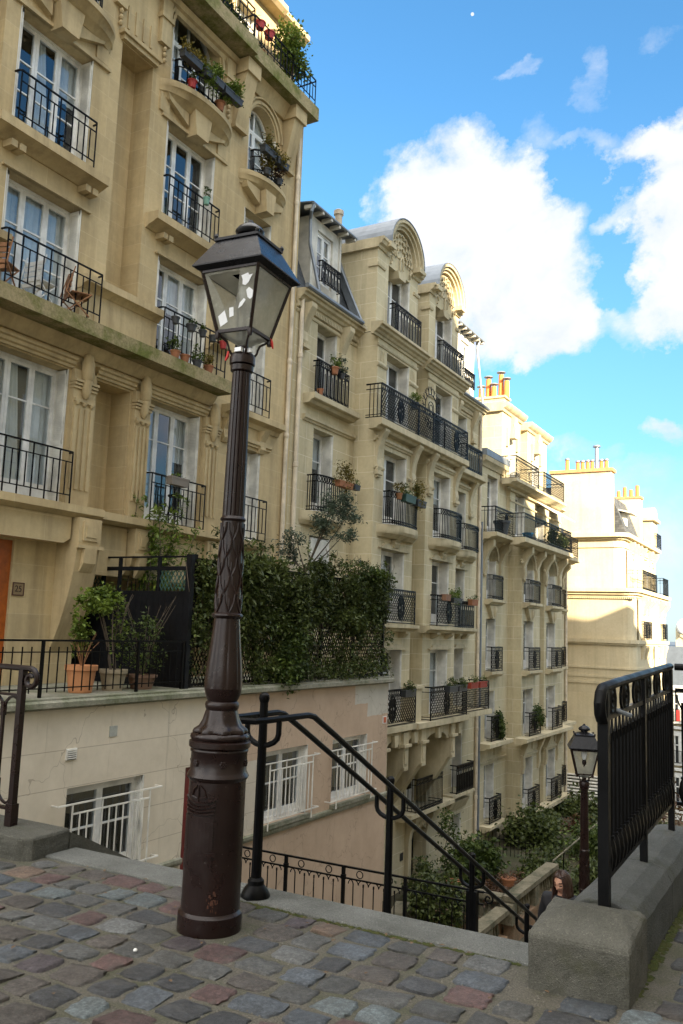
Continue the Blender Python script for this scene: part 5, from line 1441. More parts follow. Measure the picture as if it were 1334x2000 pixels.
for y0, y1 in ((18.36, 21.7), (28.1, 32.1)):
    k = int((y1-y0)/.085)
    for q in range(k): m.box(-12.01, -11.90, y0+.085*q+.02, y0+.085*q+.062, 9.98, 10.10)
# balcony slabs
shelf(m, -12, 18.9, 21.42, 7.76, .36, .2)
shelf(m, -11.3, 21.38, 28.22, 7.60, .38, .24); shelf(m, -12, 28.23, 31.6, 7.60, .50, .22)
ledge(m, -12, 18.9, 21.7, 7.05, [(-.02,0),(.04,0),(.06,.05),(.10,.07),(.10,.15),(-.02,.17)])
for X, ya, yb in ((-11.3, 21.66, 24.55), (-11.3, 25.32, 28.12), (-12, 28.9, 31.5)):
    ledge(m, X, ya, yb, 7.02, [(-.02,0),(.04,0),(.06,.05),(.10,.07),(.10,.15),(-.02,.17)])
for y in (21.78, 24.16, 25.45, 27.72, 28.9, 31.0):   # tall scroll consoles under the long balcony
    X = -11.3 if y < 28.2 else -12
    m.prism([(X-.02,6.15),(X+.06,6.15),(X+.10,6.28),(X+.06,6.5),(X+.10,6.8),(X+.20,7.1),(X+.32,7.3),(X+.32,7.37),(X-.02,7.37)], 'y', y, y+.28)
    m.box(X-.02, X+.12, y-.03, y+.31, 6.05, 6.16)
    m.box(X-.01, X+.08, y+.03, y+.25, 5.98, 6.06)
for X, ya, yb in ((-11.3, 21.70, 22.3), (-11.3, 23.95, 24.52), (-11.3, 25.36, 25.97)): ledge(m, X, ya, yb, 6.22, [(-.02,0),(.03,0),(.06,.05),(.06,.09),(-.02,.10)])
m.prism([(24.46,6.75)] + [(24.94+.34*cos(PI-PI*q/10), 6.45+.34*sin(PI*q/10)) for q in range(11)] + [(25.41,6.75),(25.41,6.45),(25.41,7.0),(24.46,7.0)], 'x', -12.1, -11.92) if False else None
# hoods over lower windows
for X, w in ((-11.3, B1), (-11.3, B2), (-12, RR)):
    for z in (3.98, 1.08):
        m.prism([(w[0]-.22, z), (w[0]-.22, z+.03), (w[0]+.02, z+.06), (w[0]+.10, z+.15), (w[1]-.10, z+.15), (w[1]-.02, z+.06), (w[1]+.24, z+.03), (w[1]+.24, z)], 'x', X-.02, X+.07)
    m.prism([(X-.02,4.02),(X+.10,4.05),(X+.16,4.15),(X+.12,4.22),(X+.22,4.3),(X+.22,4.38),(X-.02,4.40)], 'y', (w[0]+w[1])/2-.16, (w[0]+w[1])/2+.16)
    for q in (w[0]-.02, w[1]-.25): m.prism([(X-.02,1.42),(X+.12,1.46),(X+.24,1.56),(X+.24,1.62),(X-.02,1.62)], 'y', q, q+.25)
shelf(m, -11.3, 21.95, 24.35, 1.82, .36, .16); shelf(m, -11.3, 25.15, 27.62, 1.82, .36, .16); shelf(m, -12, 28.9, 31.15, 1.82, .40, .16)
# long balcony of the lower storey with pedestal
shelf(m, -11.3, 21.3, 24.02, -1.04, .50, .22); shelf(m, -11.3, 24.03, 28.12, -1.06, .56, .22); shelf(m, -12, 28.13, 31.1, -1.06, 1.0, .22)
m.box(-12, -10.98, 24.15, 24.72, -1.06, -.06); m.box(-12, -10.92, 24.08, 24.79, -.06, .03)
shelf(m, -12, 28.9, 31.0, -3.92, .42, .16); m.prism([(-12.02,-4.6),(-11.9,-4.55),(-11.72,-4.2),(-12.02,-4.2)], 'y', 29.2, 30.9)
shelf(m, -12, 25.2, 28.75, -3.96, .55, .18)
m.build('cornice', M['trimB'], bB)
m = MB()
for (a, b_) in (B1, B2): curved_slab(m, -11.3, a-.38, b_+.62, 4.40, [(.25,-.10),(.36,-.02),(.44,.0),(.50,.08),(.50,.22),(.50,.25)])
curved_slab(m, -12, 18.9, 21.1, 4.40, [(.22,-.10),(.32,-.02),(.38,.0),(.44,.08),(.44,.22),(.44,.25)])
curved_slab(m, -12, 29.35, 31.55, 4.40, [(.22,-.10),(.32,-.02),(.38,.0),(.44,.08),(.44,.22),(.44,.25)])
m.build('balcony_slab', M['trimB'], bB)
# big consoles and arched soffits below the bays
PC = [(-12.02,-1.27),(-10.88,-1.27),(-10.88,-2.25),(-11.0,-2.35),(-11.15,-2.6),(-11.5,-3.1),(-11.8,-3.5),(-12.02,-3.72)]
for y in (21.9, 23.3, 24.55, 26.9):
    m = MB(); m.prism(PC, 'y', y, y+.34); m.box(-10.885, -10.855, y+.06, y+.28, -2.15, -1.78); m.box(-11.9, -10.80, y-.06, y+.40, -1.68, -1.60)
    m.box(-11.0, -10.86, y+.04, y+.30, -2.34, -2.24)
    m.build('bracket', M['trimB'], bB)
m = MB()
for y0, y1 in ((22.24, 23.3), (23.64, 24.55), (24.89, 26.9), (27.24, 28.0)):
    c_, h = (y0+y1)/2, (y1-y0)/2
    m.prism([(y0, -1.27), (y0, -1.72)] + [(c_-h*.82*cos(PI*q/10), -1.72+.26*sin(PI*q/10)) for q in range(11)] + [(y1, -1.72), (y1, -1.27)], 'x', -11.98, -10.96)
    m.prism([(c_-.10, -1.62), (c_+.10, -1.62), (c_+.13, -1.3), (c_-.13, -1.3)], 'x', -10.97, -10.85)
m.build('arched_soffit', M['trimB'], bB)
m = MB()          # door case
for y in (25.95, 27.32): m.prism([(-12.02,-6.5),(-11.86,-6.5),(-11.86,-4.9),(-11.80,-4.6),(-11.62,-4.3),(-11.62,-4.2),(-12.02,-4.2)], 'y', y, y+.22)
m.prism([(26.17,-4.75),(26.4,-4.62),(27.1,-4.62),(27.3,-4.75),(27.3,-4.2),(26.17,-4.2)], 'x', -12.02, -11.86)
for q in range(9): m.lathe([(.02,-4.62+.03*(q % 3)),(.07,-4.56+.03*(q % 3)),(.02,-4.46+.03*(q % 3))], -11.84, 26.3+.11*q, 6)
m.build('door_case', M['trimB'], bB)
# roof: mansard, gutter, dormers
m = MB(); m.prism([(-12.12,10.42),(-13.25,13.35),(-16,14.0),(-20,14.0),(-20,10.42)], 'y', 18.40, 32.08); m.build('mansard_roof', M['slate'], bB)
m = MB()
for ya, yb in ((18.30, 21.40), (28.45, 32.1)): m.tube([(-11.64, ya, 10.47), (-11.64, yb, 10.47)], .065, 8)
m.tube([(-13.0, 21.72, 13.3), (-12.75, 21.7, 12.7), (-11.75, 21.5, 10.6)], .04, 8)
m.tube([(-11.94, 18.95, 13.06), (-11.98, 18.9, 12.85), (-12.1, 19.05, 12.7), (-12.1, 19.08, 12.0), (-11.75, 19.1, 10.6)], .045, 8)
m.tube([(-12.0, 32.0, 13.35), (-12.1, 31.9, 13.0), (-11.75, 31.7, 10.6)], .045, 8)
m.prism([(-12.05,10.45),(-11.85,10.45),(-13.05,13.5),(-13.3,13.5)], 'y', 21.74, 21.94); m.prism([(-12.05,10.45),(-11.85,10.45),(-13.05,13.5),(-13.3,13.5)], 'y', 28.40, 28.55)
m.build('gutter', M['zinc'], bB)
SH = 1.17
for (wa, wb), y0, y1 in (((22.68, 24.22), 21.95, 24.85), ((26.32, 27.82), 25.80, 28.38)):
    dm = MB(); cy = (wa+wb)/2
    tmp = wall(bB, 'dormer', -11.5, y0, y1, 10.4, 13.2, [(wa, wb, 10.5, 12.72, .34, 'w')], SB, back=-14.5)
    window(tmp, -11.5, wa, wb, 10.5, 12.72, depth=.30, bars=(.36,), curtain=.5, seed=int(y0), shutter=True)
    m = MB()
    for ya, yb in ((y0-.10, cy-.98), (cy+.98, y1+.10)):
        ledge(m, -11.5, ya, yb, 12.98, [(-3,0),(.05,0),(.08,.08),(.16,.11),(.20,.20),(.24,.22),(.24,.30),(-3,.33)])
        ledge(m, -11.5, ya+.05, yb-.05, 12.42, [(-.3,0),(.04,0),(.06,.05),(.06,.10),(-.3,.12)])
        m.box(-14, -11.46, ya+.10, yb-.10, 13.2, 13.28)
    def ar(r0, r1, x0, x1, z0=13.25, rs=.93):
        for q in range(20):
            w0, w1 = PI*q/20, PI*(q+1)/20
            m.prism([(cy+r0*cos(w0), z0+r0*rs*sin(w0)), (cy+r1*cos(w0), z0+r1*rs*sin(w0)), (cy+r1*cos(w1), z0+r1*rs*sin(w1)), (cy+r0*cos(w1), z0+r0*rs*sin(w1))], 'x', x0, x1)
    ar(.90, 1.00, -12, -11.36); ar(1.00, 1.10, -12, -11.28); ar(1.10, 1.20, -12, -11.20)
    m.box(-12, -11.20, cy-1.24, cy-.88, 13.10, 13.26); m.box(-12, -11.20, cy+.88, cy+1.24, 13.10, 13.26)
    m.prism([(cy+.92*cos(PI*q/16), 13.2+.86*sin(PI*q/16)) for q in range(17)], 'x', -12, -11.47)
    m.prism([(cy-.3, 12.72), (cy+.3, 12.72), (cy+.22, 12.5), (cy-.22, 12.5)], 'x', -11.9, -11.40)
    m.build('pediment', M['trimB'], tmp)
    m = MB()       # shell
    for rr, k in ((.74, 9), (.54, 7), (.34, 5)):
        for q in range(k):
            w0 = PI*(q+.5)/k; yc, zc = cy+rr*.86*cos(w0), 13.12+rr*sin(w0)
            m.smooth = True
            pts = [(-11.44, yc + rr*1.45/k*cos(w0-PI/2+PI*t/6), zc + rr*1.45/k*sin(w0-PI/2+PI*t/6)) for t in range(7)]
            m.tube(pts, .034, 6)
    m.tube([(-11.43, cy-.12, 12.75), (-11.42, cy-.13, 13.1), (-11.42, cy-.02, 13.25), (-11.42, cy+.10, 13.1), (-11.43, cy+.1, 12.85)], .03, 6)
    for s in (-1, 1): m.tube([(-11.46, cy+s*.95, 12.95), (-11.44, cy+s*.75, 13.05), (-11.44, cy+s*.62, 12.9), (-11.46, cy+s*.7, 12.8)], .03, 6)
    m.build('shell_ornament', M['trimB'], tmp)
    m = MB(); k = 18
    for q in range(k):
        w0, w1 = PI*q/k, PI*(q+1)/k
        m.prism([(cy+1.20*cos(w0), 13.26+1.20*.93*sin(w0)), (cy+1.23*cos(w0), 13.26+1.23*.93*sin(w0)), (cy+1.23*cos(w1), 13.26+1.23*.93*sin(w1)), (cy+1.20*cos(w1), 13.26+1.20*.93*sin(w1))], 'x', -14.2, -11.18)
    m.build('vault', M['zinc'], tmp)
# timber dormers
M['timber'] = paint('grey_white_timber', (.55,.53,.47), .6)
for y0, y1, zt in ((19.34, 20.96, 13.0), (30.15, 31.85, 13.25)):
    wd = (y0+.36, y1-.40)
    t_ = wall(bB, 'dormer', -12.25, y0, y1, 10.6, zt, [(wd[0], wd[1], 11.2, zt-.28, .14, 'w')], [M['timber'], M['room']], back=-14)
    window(t_, -12.25, wd[0], wd[1], 11.2, zt-.28, cols=2, depth=.10, bars=(.36, .68), curtain=.5, seed=int(y0), shutter=False, panel=.05)
    m = MB(); m.prism([(-14.5, zt+.45), (-11.96, zt+.10), (-11.96, zt+.14), (-14.5, zt+.50)], 'y', y0-.45, y1+.42)
    m.tube([(-11.94, y0-.45, zt+.09), (-11.94, y1+.42, zt+.09)], .045, 6); m.build('dormer_roof', M['zinc'], t_)
    m = MB()
    for q in range(6): m.box(-12.25, -11.92, y0-.4+q*(y1-y0+.7)/5, y0-.32+q*(y1-y0+.7)/5, zt-.02, zt+.09)
    m.box(-12.26, -12.21, y0-.02, y0+.07, 10.6, zt); m.box(-12.26, -12.21, y1-.07, y1+.02, 10.6, zt)
    m.build('rafter_ends', M['timber'], t_)
    rail(t_, r_hoop(1.05, .62, .12, .17), ('hp', 1.05, .62), -12.02, wd[0]-.08, 11.12)
m = MB(); m.lathe([(.13, 13.4), (.13, 14.2), (.16, 14.22), (.16, 14.30), (.12, 14.32), (.12, 14.65), (.16, 14.68), (.16, 14.82), (.10, 14.86)], -13.3, 22.6, 12); m.build('flue', plain('flue_cream', (.45,.38,.28), .6), bB)
# railings
def rl_(fn, key, X, y, z): return rail(bB, fn, key, X, y, z)
rl_(r_hoop(1.62, .95, .2), ('h', 1.62), -11.72, L0[0]-.28, 7.77)
rl_(r_bars(1.72, .95, .14, .25), ('bb', 1.72), -11.70, L0[0]-.32, 4.66)
for w in (B1, B2):
    rl_(r_bars(1.85, .95, .12, .22), ('bb', 1.85), -10.98, w[0]-.18, 4.66)
    rl_(r_oval(1.95, .98, .25), ('ov', 1.95), -10.99, w[0]-.22, 1.83)
    rl_(r_hoop(1.86, .92, .2), ('h', 1.86), -11.15, w[0]+.18, 10.48)
rl_(r_oval(2.55, 1.0, .5, (.5,), .12, True), ('ov', 2.55), -10.98, 21.45, 7.61)
rl_(r_oval(1.10, 1.0, .05, (), .12), ('ov', 1.1), -10.98, 24.05, 7.61); rl_(r_oval(.9, 1.0, .05, (), .10), ('ov', .9), -10.98, 25.2, 7.61)
rl_(r_oval(2.05, 1.0, .4, (.5,), .12), ('ov', 2.05), -10.98, 26.1, 7.61)
rl_(r_hoop(1.7, .95, .3), ('h', 1.7), -11.56, 29.5, 7.61); rl_(r_bars(1.55, .95, .12, .25), ('bb', 1.55), -11.66, 29.6, 4.66); rl_(r_hoop(1.55, .95, .2), ('h', 1.55), -11.66, 29.3, 1.83)
rl_(r_oval(2.4, 1.0, .3, (.35,)), ('ov', 2.4, .35), -10.86, 21.6, -1.03); rl_(r_oval(3.0, 1.0, .3, (.42,), .13), ('ov', 3.0, .42), -10.80, 25.0, -1.05); rl_(r_oval(2.6, 1.0, .8, (), .13, True), ('ov', 2.6), -11.05, 28.25, -1.05)
rl_(r_hoop(1.6, .95, .25, .16), ('h', 1.6, .16), -11.62, 29.3, -3.91); rl_(r_bars(2.1, 1.0, 0, .5), ('b2', 2.1), -11.50, 25.65, -3.95)
m = MB(); m.tube([(-11.92, 18.55, -6), (-11.92, 18.55, 10.45)], .06, 10); m.tube([(-11.92, 32.0, -6.6), (-11.92, 32.0, 10.45)], .06, 10)
for y in (18.55, 32.0):
    for z in (-4.5, -2, .5, 3.05, 5.7, 8.6, 10.2): m.lathe([(.06, z), (.075, z+.02), (.075, z+.13), (.06, z+.15)], -11.92, y, 10)
m.build('downpipe', M['pipe'], bB)
m = MB(); m.tube([(-11.9, 32.22, -6.6), (-11.9, 32.22, 6.0)], .05, 8); m.build('downpipe', M['zinc'], bB)
# plants and ornaments on its balconies
g2 = 'window boxes on the pale block'; M['redbox'] = plain('red_box', (.30,.045,.025), .7, 0, .2)
box_planter('window_box', 'terracotta window box with a bushy ochre plant on the curved left balcony', 'window box', (-11.45, 20.3, 5.42), .75, M['terra'], M['leafY'], 420, .16, .18, .40, g2)
box_planter('window_box', 'small grey window box beside the terracotta one on the curved left balcony', 'window box', (-11.42, 20.88, 5.44), .3, M['plastic'], M['leafA'], 40, .15, .17, .12, g2)
pot('flower_pot', 'orange clay pot with yellow leaves on the top left railing of the pale block', 'flower pot', (-11.68, 19.95, 8.52), .12, .20, M['terra'], M['leafB'], 120, (.16,.2,.16))
pot('flower_pot', 'grey green bush beside the orange pot on the top left railing', 'flower pot', (-11.68, 20.35, 8.50), .09, .14, M['plastic'], M['leafS'], 180, (.16,.22,.26))
pot('flower_pot', 'small orange pot on the floor of the top left balcony', 'flower pot', (-11.72, 19.3, 7.78), .09, .16, M['terra'])
box_planter('window_box', 'green plastic window box with red rim on the first bay balcony', 'window box', (-10.82, 23.05, 5.38), .7, M['plasticg'], M['leafA'], 200, .22, .22, .28, g2)
box_planter('window_box', 'dark window box with a large yellow green bush on the first bay balcony', 'window box', (-10.82, 23.85, 5.36), .62, M['plastic'], M['leafY'], 520, .20, .22, .48, g2)
pot('flower_pot', 'hanging yellowish plant at the left of the first bay balcony', 'flower pot', (-10.85, 22.5, 5.40), .10, .18, M['wood'], M['leafY'], 130, (.14,.2,.22))
pot('flower_pot', 'round green plant above the long lattice balcony', 'flower pot', (-11.12, 24.0, 8.5), .12, .18, M['plastic'], M['leafB'], 160, (.16,.22,.16))
box_planter('window_box', 'grey window box with bright grass on the oval railing of the second bay', 'window box', (-10.92, 27.2, 2.62), .75, M['plastic'], M['leafB'], 380, .16, .18, .22, g2)
box_planter('window_box', 'brown clay box left of the bright grass on the second bay', 'window box', (-10.92, 26.35, 2.66), .42, plain('brown_clay', (.24,.13,.08), .8), None, 0, .2, .18, .1, g2)
box_planter('window_box', 'orange window box with thin shoots on the right hand balcony', 'window box', (-11.58, 30.5, 2.66), .62, M['terra'], M['leafA'], 60, .22, .2, .14, g2)
for i, (y, l, mt, X) in enumerate(((23.3, 'dark window box with shrubs on the low balcony left of the pedestal', 'plastic', -10.78), (26.4, 'dark window box with red flowers on the long low balcony', 'plastic', -10.70), (27.2, 'second dark window box on the long low balcony', 'plastic', -10.70), (29.0, 'bright red window box on the low balcony, left one', 'redbox', -10.98), (29.9, 'bright red window box on the low balcony, right one', 'redbox', -10.98))):
    box_planter('window_box', l, 'window box', (X, y, -.24), .72, M[mt], M['leafD'] if i < 3 else M['leafA'], 170 if i < 3 else 60, .20, .2, .18, g2)
t = thing('sunburst_ornament', 'dark metal sunburst ornament above the long lattice balcony', 'ornament', (-11.05, 25.1, 8.3))
m = MB()
for rr in (.12, .22, .46): m.tube([(-11.05, 25.1+rr*cos(q*PI/12), 8.75+rr*sin(q*PI/12)) for q in range(24)], .014, 4, close=True)
for q in range(16):
    a = q*PI/8; m.tube([(-11.05, 25.1+.46*cos(a), 8.75+.46*sin(a)), (-11.05, 25.1+.72*cos(a), 8.75+.72*sin(a))], [.016, .01], 4)
    for s in (-1, 1): m.tube([(-11.05, 25.1+.58*cos(a), 8.75+.58*sin(a)), (-11.05, 25.1+.70*cos(a+s*.16), 8.75+.70*sin(a+s*.16))], .010, 4)
m.build('rays', M['iron'], t)
# ------------------------------------------------------------------ third building
bC = thing('apartment_building', 'third limestone block with arched windows and orange chimney pots, sun on its top floors', 'apartment building', (-12, 38, -8))
SC = [M['stoneC'], M['room']]
wl, w1, w2, wr = (33.08, 34.20), (36.02, 37.40), (39.40, 40.82), (42.85, 43.85)
low = [(-5.58, -3.42, 'w'), (-2.50, -.60, 'w'), (.20, 2.25, 'w'), (3.02, 5.18, 'a')]
def hc(w, extra=()): return [(w[0], w[1], a, b_, .36, k) for a, b_, k in low] + list(extra)
wall(bC, 'wall', -12, 32.14, 35.76, -8.2, 8.7, hc(wl, [(33.05, 34.3, 5.66, 8.05, .36, 'w')]), SC, back=-20)
wall(bC, 'wall', -11.4, 35.75, 38.35, -5.7, 5.5, hc(w1), SC, back=-12.5)
wall(bC, 'wall', -12, 38.34, 39.06, -5.7, 5.5, [], SC)
wall(bC, 'wall', -11.4, 39.05, 42.0, -5.7, 5.5, hc(w2), SC, back=-12.5)
wall(bC, 'wall', -12, 41.99, 44.75, -8.2, 5.5, hc(wr), SC, back=-20)
wall(bC, 'wall', -12.2, 35.75, 42.0, -8.2, -5.6, [(36.4, 37.5, -7.9, -6.2, .4, 'w'), (39.7, 40.8, -7.9, -6.2, .4, 'w')], SC)
up_ = [(36.15, 37.45, 5.68, 7.75, .36, 'w'), (39.0, 40.4, 5.68, 7.75, .36, 'w'), (41.3, 42.6, 5.68, 7.75, .36, 'w')]
wall(bC, 'wall', -11.85, 35.45, 43.4, 5.5, 8.15, up_, SC, back=-20)
sd = 300
for X, w in ((-12, wl), (-11.4, w1), (-11.4, w2), (-12, wr)):
    for a, b_, k in low:
        sd += 1; window(bC, X, w[0], w[1], a, b_, cols=2 if w[1]-w[0] > 1.2 else 1, depth=.32, bars=(.36,), arch=(k == 'a'), curtain=.2, seed=sd)
window(bC, -12, 33.05, 34.3, 5.66, 8.05, depth=.32, bars=(.36,), curtain=.3, seed=9)
for u in up_: sd += 1; window(bC, -11.85, u[0], u[1], u[2], u[3], depth=.30, bars=(.36,), curtain=.6, seed=sd)
# penthouse blocks
wall(bC, 'wall', -12.05, 34.9, 37.4, 8.1, 11.3, [(35.7, 36.6, 8.3, 10.3, .3, 'w')], SC, back=-15)
wall(bC, 'wall', -12.05, 38.4, 41.5, 8.1, 11.2, [(39.2, 40.2, 8.3, 10.2, .3, 'w')], SC, back=-15)
wall(bC, 'wall', -12.6, 37.39, 38.41, 8.1, 11.3, [], SC)
wall(bC, 'wall', -12.9, 41.49, 44.0, 8.1, 10.6, [], SC, back=-16)
window(bC, -12.05, 35.7, 36.6, 8.3, 10.3, depth=.26, bars=(.36,), seed=7); window(bC, -12.05, 39.2, 40.2, 8.3, 10.2, depth=.26, bars=(.36,), seed=8)
m = MB()
for X, ya, yb, z in ((-12.05, 34.75, 37.55, 11.12), (-12.05, 38.2, 41.7, 11.02)):
    ledge(m, X, ya, yb, z, [(-3.2,0),(.06,0),(.10,.10),(.22,.16),(.30,.30),(.30,.36),(-3.2,.44)])
for y in (36.15, 39.7):
    m.prism([(y-.22, 10.15), (y+.22, 10.15), (y+.12, 11.1), (y-.12, 11.1)], 'x', -12.1, -11.82); m.lathe([(.06,10.3),(.16,10.55),(.18,10.75),(.08,11.0)], -11.88, y, 8)
    for s in (-1, 1): m.box(-12.1, -11.95, y+s*.66-.1, y+s*.66+.1, 9.7, 10.5)
shelf(m, -11.85, 34.45, 42.3, 8.12, .60, .18); ledge(m, -11.85, 35.0, 43.4, 7.78, [(-.02,0),(.05,0),(.10,.08),(.26,.14),(.26,.20),(-.02,.2)])
for q in range(70): m.box(-11.86, -11.70, 35.1+.105*q, 35.16+.105*q, 7.72, 7.80)
ledge(m, -11.85, 35.4, 43.4, 7.3, [(-.02,0),(.04,0),(.05,.06),(-.02,.07)])
ledge(m, -12, 32.14, 34.95, 8.30, [(-.05,0),(.06,0),(.10,.10),(.24,.2),(.28,.36),(-.05,.4)])
shelf(m, -12, 32.2, 34.45, 5.60, .72, .2); shelf(m, -11.4, 34.2, 41.7, 5.60, .62, .24); shelf(m, -12, 41.6, 44.7, 5.60, .80, .22)
for X, ya, yb in ((-12, 32.2, 35.7), (-11.4, 35.6, 38.4), (-11.4, 38.95, 42.05), (-12, 42.1, 44.7)):
    ledge(m, X, ya, yb, 4.02 if False else 5.18, [(-.02,0),(.05,0),(.12,.08),(.2,.16),(-.02,.18)])
for X, y in ((-12, 32.6), (-12, 34.5), (-11.4, 35.75), (-11.4, 37.6), (-11.4, 38.98), (-11.4, 41.2), (-12, 44.0)):
    m.prism([(X-.02,4.0),(X+.08,4.0),(X+.14,4.2),(X+.10,4.5),(X+.26,4.9),(X+.45,5.1),(X+.45,5.34),(X-.02,5.34)], 'y', y, y+.26); m.lathe([(.02,3.85),(.08,3.95),(.05,4.05)], X+.06, y+.13, 6)
for X, w in ((-12, wl), (-11.4, w1), (-11.4, w2), (-12, wr)):
    cy = (w[0]+w[1])/2
    for z in (3.02, .18): shelf(m, X, w[0]-.18, w[1]+.28, z, .34, .16)
    m.prism([(cy-.55, 2.78), (cy+.55, 2.78), (cy+.16, 2.28), (cy-.16, 2.28)], 'x', X-.02, X+.16); m.lathe([(.03,2.3),(.12,2.45),(.15,2.65),(.1,2.75)], X+.14, cy, 8)
    r = (w[1]-w[0])/2
    for o, pr in ((.02, .10), (.14, .05)):
        for q in range(12):
            a, b_ = PI*q/12, PI*(q+1)/12
            m.prism([(cy+(r+o)*cos(a), 5.18-r+(r+o)*sin(a)), (cy+(r+o+.1)*cos(a), 5.18-r+(r+o+.1)*sin(a)), (cy+(r+o+.1)*cos(b_), 5.18-r+(r+o+.1)*sin(b_)), (cy+(r+o)*cos(b_), 5.18-r+(r+o)*sin(b_))], 'x', X-.02, X+pr)
    if X > -12:
        rd = random.Random(int(cy))
        for q in range(34):
            a = rd.uniform(.1, PI-.1); rr = r+rd.uniform(.15, .5); yq, zq = cy+rr*cos(a), 5.12-r+rr*sin(a)
            if zq < 5.1: m.lathe([(.02, zq-.06), (.07, zq), (.02, zq+.06)], X+.03, yq, 6)
shelf(m, -12, 32.2, 35.0, -2.50, .55, .2); shelf(m, -11.4, 35.0, 42.2, -2.50, .5, .2); shelf(m, -12, 42.2, 44.7, -2.5, .6, .2)
for X, ya, yb in ((-12, 32.3, 35.6), (-11.4, 35.72, 38.38), (-11.4, 39.0, 42.03)):
    ledge(m, X, ya, yb, -3.35, [(-.02,0),(.04,0),(.07,.06),(.07,.10),(-.02,.12)])
    for q in range(2): m.box(X-.01, X+.04, ya+.2+q*(yb-ya)/2, ya+(yb-ya)/2-.1+q*(yb-ya)/2, -3.12, -2.82)
for y in (35.8, 38.0, 39.1, 41.0): m.prism([(-11.42,-4.0),(-11.34,-4.0),(-11.28,-3.7),(-11.3,-3.3),(-11.1,-2.8),(-11.1,-2.72),(-11.42,-2.72)], 'y', y, y+.26)
shelf(m, -12, 32.6, 34.7, -5.60, .45, .16); shelf(m, -11.4, 34.9, 42.2, -5.58, .42, .22)
m.box(-12.02, -11.05, 37.9, 39.3, -2.48, -1.6) if False else None
for y in (35.9, 38.1, 39.2, 41.6):
    m.prism([(-12.22,-5.75),(-11.1,-5.75),(-11.1,-6.2),(-11.3,-6.6),(-11.8,-7.2),(-12.22,-7.7)], 'y', y, y+.32)
m.build('cornice', M['trimC'], bC)
m = MB(); m.box(-15, -11.72, 32.16, 35.02, 8.68, 8.95); m.box(-16, -12.05+.0, 43.2, 44.7, 5.6, 7.4); m.build('roof', M['zinc'], bC)
m = MB(); m.prism([(-12.9,8.9),(-13.2,11.3),(-16,11.6),(-20,11.6),(-20,8.9)], 'y', 32.2, 35.6); m.prism([(-12.6,8.1),(-13.4,10.8),(-20,11),(-20,8.1)], 'y', 41.6, 44.7); m.build('mansard_roof', M['slate'], bC)
def chimney(root, x0, x1, y0, y1, z0, z1, pots, mat, potc):
    m = MB(); m.box(x0, x1, y0, y1, z0, z1); m.box(x0-.08, x1+.08, y0-.06, y1+.06, z1, z1+.10); c = m.build('chimney', mat, root)
    for (px, py, h) in pots:
        m = MB(); m.lathe([(.13, z1+.1), (.115, z1+.1+h)], px, py, 12); p_ = m.build('chimney_pot', potc, c)
        m = MB(); m.lathe([(.05, z1+.1+h), (.05, z1+.17+h), (.21, z1+.19+h), (.19, z1+.23+h)], px, py, 12); m.build('cowl', M['zinc'], p_)
M['pots'] = plain('orange_chimney_pot', (.60,.20,.05), .8, 0, .2, 6)
chimney(bC, -13.9, -12.5, 36.4, 37.1, 11.4, 12.15, [(-13.7+.30*k, 36.75+.12*(k % 2), (.50,.95,.55,1.1,.75)[k]) for k in range(5)], M['stoneC'], M['pots'])
chimney(bC, -14.2, -13.2, 41.8, 42.3, 11.0, 11.6, [(-13.4, 42.0, .45), (-13.9, 42.0, .5)], M['stoneC'], M['pots'])
def rc(fn, key, X, y, z): return rail(bC, fn, key, X, y, z)
for X, w in ((-12, wl), (-11.4, w1), (-11.4, w2), (-12, wr)):
    L = round(w[1]-w[0]+.18, 2)
    rc(r_bars(L, .95, .05, .2, .12), ('cb', L), X+.26, w[0]-.05, 3.03); rc(r_oval(L, .95, .2, (.5,), .16), ('co', L), X+.26, w[0]-.05, .19)
    rc(r_oval(L, .95, .2, (.5,), .16), ('co', L), X+.30, w[0]-.05, -2.48); rc(r_oval(L, .95, .2, (.5,), .16), ('co', L), X+.26, w[0]-.05, -5.56)
rc(r_oval(2.15, 1.0, .6, (.6,), .15, True), ('co', 2.15), -11.36, 32.25, 5.61); rc(r_bars(3.4, 1.0, 0, .5, .14), ('cb', 3.4), -10.86, 34.35, 5.61)
rc(r_bars(3.9, 1.0, 0, .5, .14), ('cb', 3.9), -10.86, 37.75, 5.61); rc(r_oval(2.8, 1.0, .3, (.5,), .16), ('co', 2.8), -11.28, 41.75, 5.61)
rc(r_oval(3.2, .95, .9, (), .16, True), ('co', 3.2), -11.32, 34.6, 8.13); rc(r_oval(3.4, .95, .9, (), .16, True), ('co', 3.4), -11.32, 38.6, 8.13)
m = MB(); m.tube([(-11.92, 44.68, -8), (-11.92, 44.68, 5.4)], .07, 8)
for z in (-5, -2.4, .3, 3.1): m.lathe([(.07, z), (.09, z+.03), (.09, z+.14), (.07, z+.17)], -11.92, 44.68, 8)
m.build('downpipe', M['pipe'], bC)
m = MB()
for y0, y1 in ((38.9, 40.5), (41.2, 42.7)): m.prism([(-11.82,7.85),(-10.95,7.3),(-10.95,7.26),(-11.82,7.81)], 'y', y0, y1)
m.build('awning', plain('white_awning', (.75,.73,.68), .8, 0, .08), bC)
pot('flower_pot', 'large black planter on the corner balcony of the third block', 'flower pot', (-11.5, 33.4, 5.62), .32, .55, M['plastic'], None)
pot('flower_pot', 'blue tub on the sunny balcony of the third block', 'flower pot', (-11.05, 35.4, 5.62), .22, .28, plain('blue_tub', (.03,.16,.30), .5), None)
shrub('shrub', 'green hedge plants filling the sunny balcony of the third block', 'shrub', (-11.1, 40.0, 6.05), (.14,1.5,.42), 900, M['leafA'], .10, .03, None, 5.62, 20, None, shape='b')
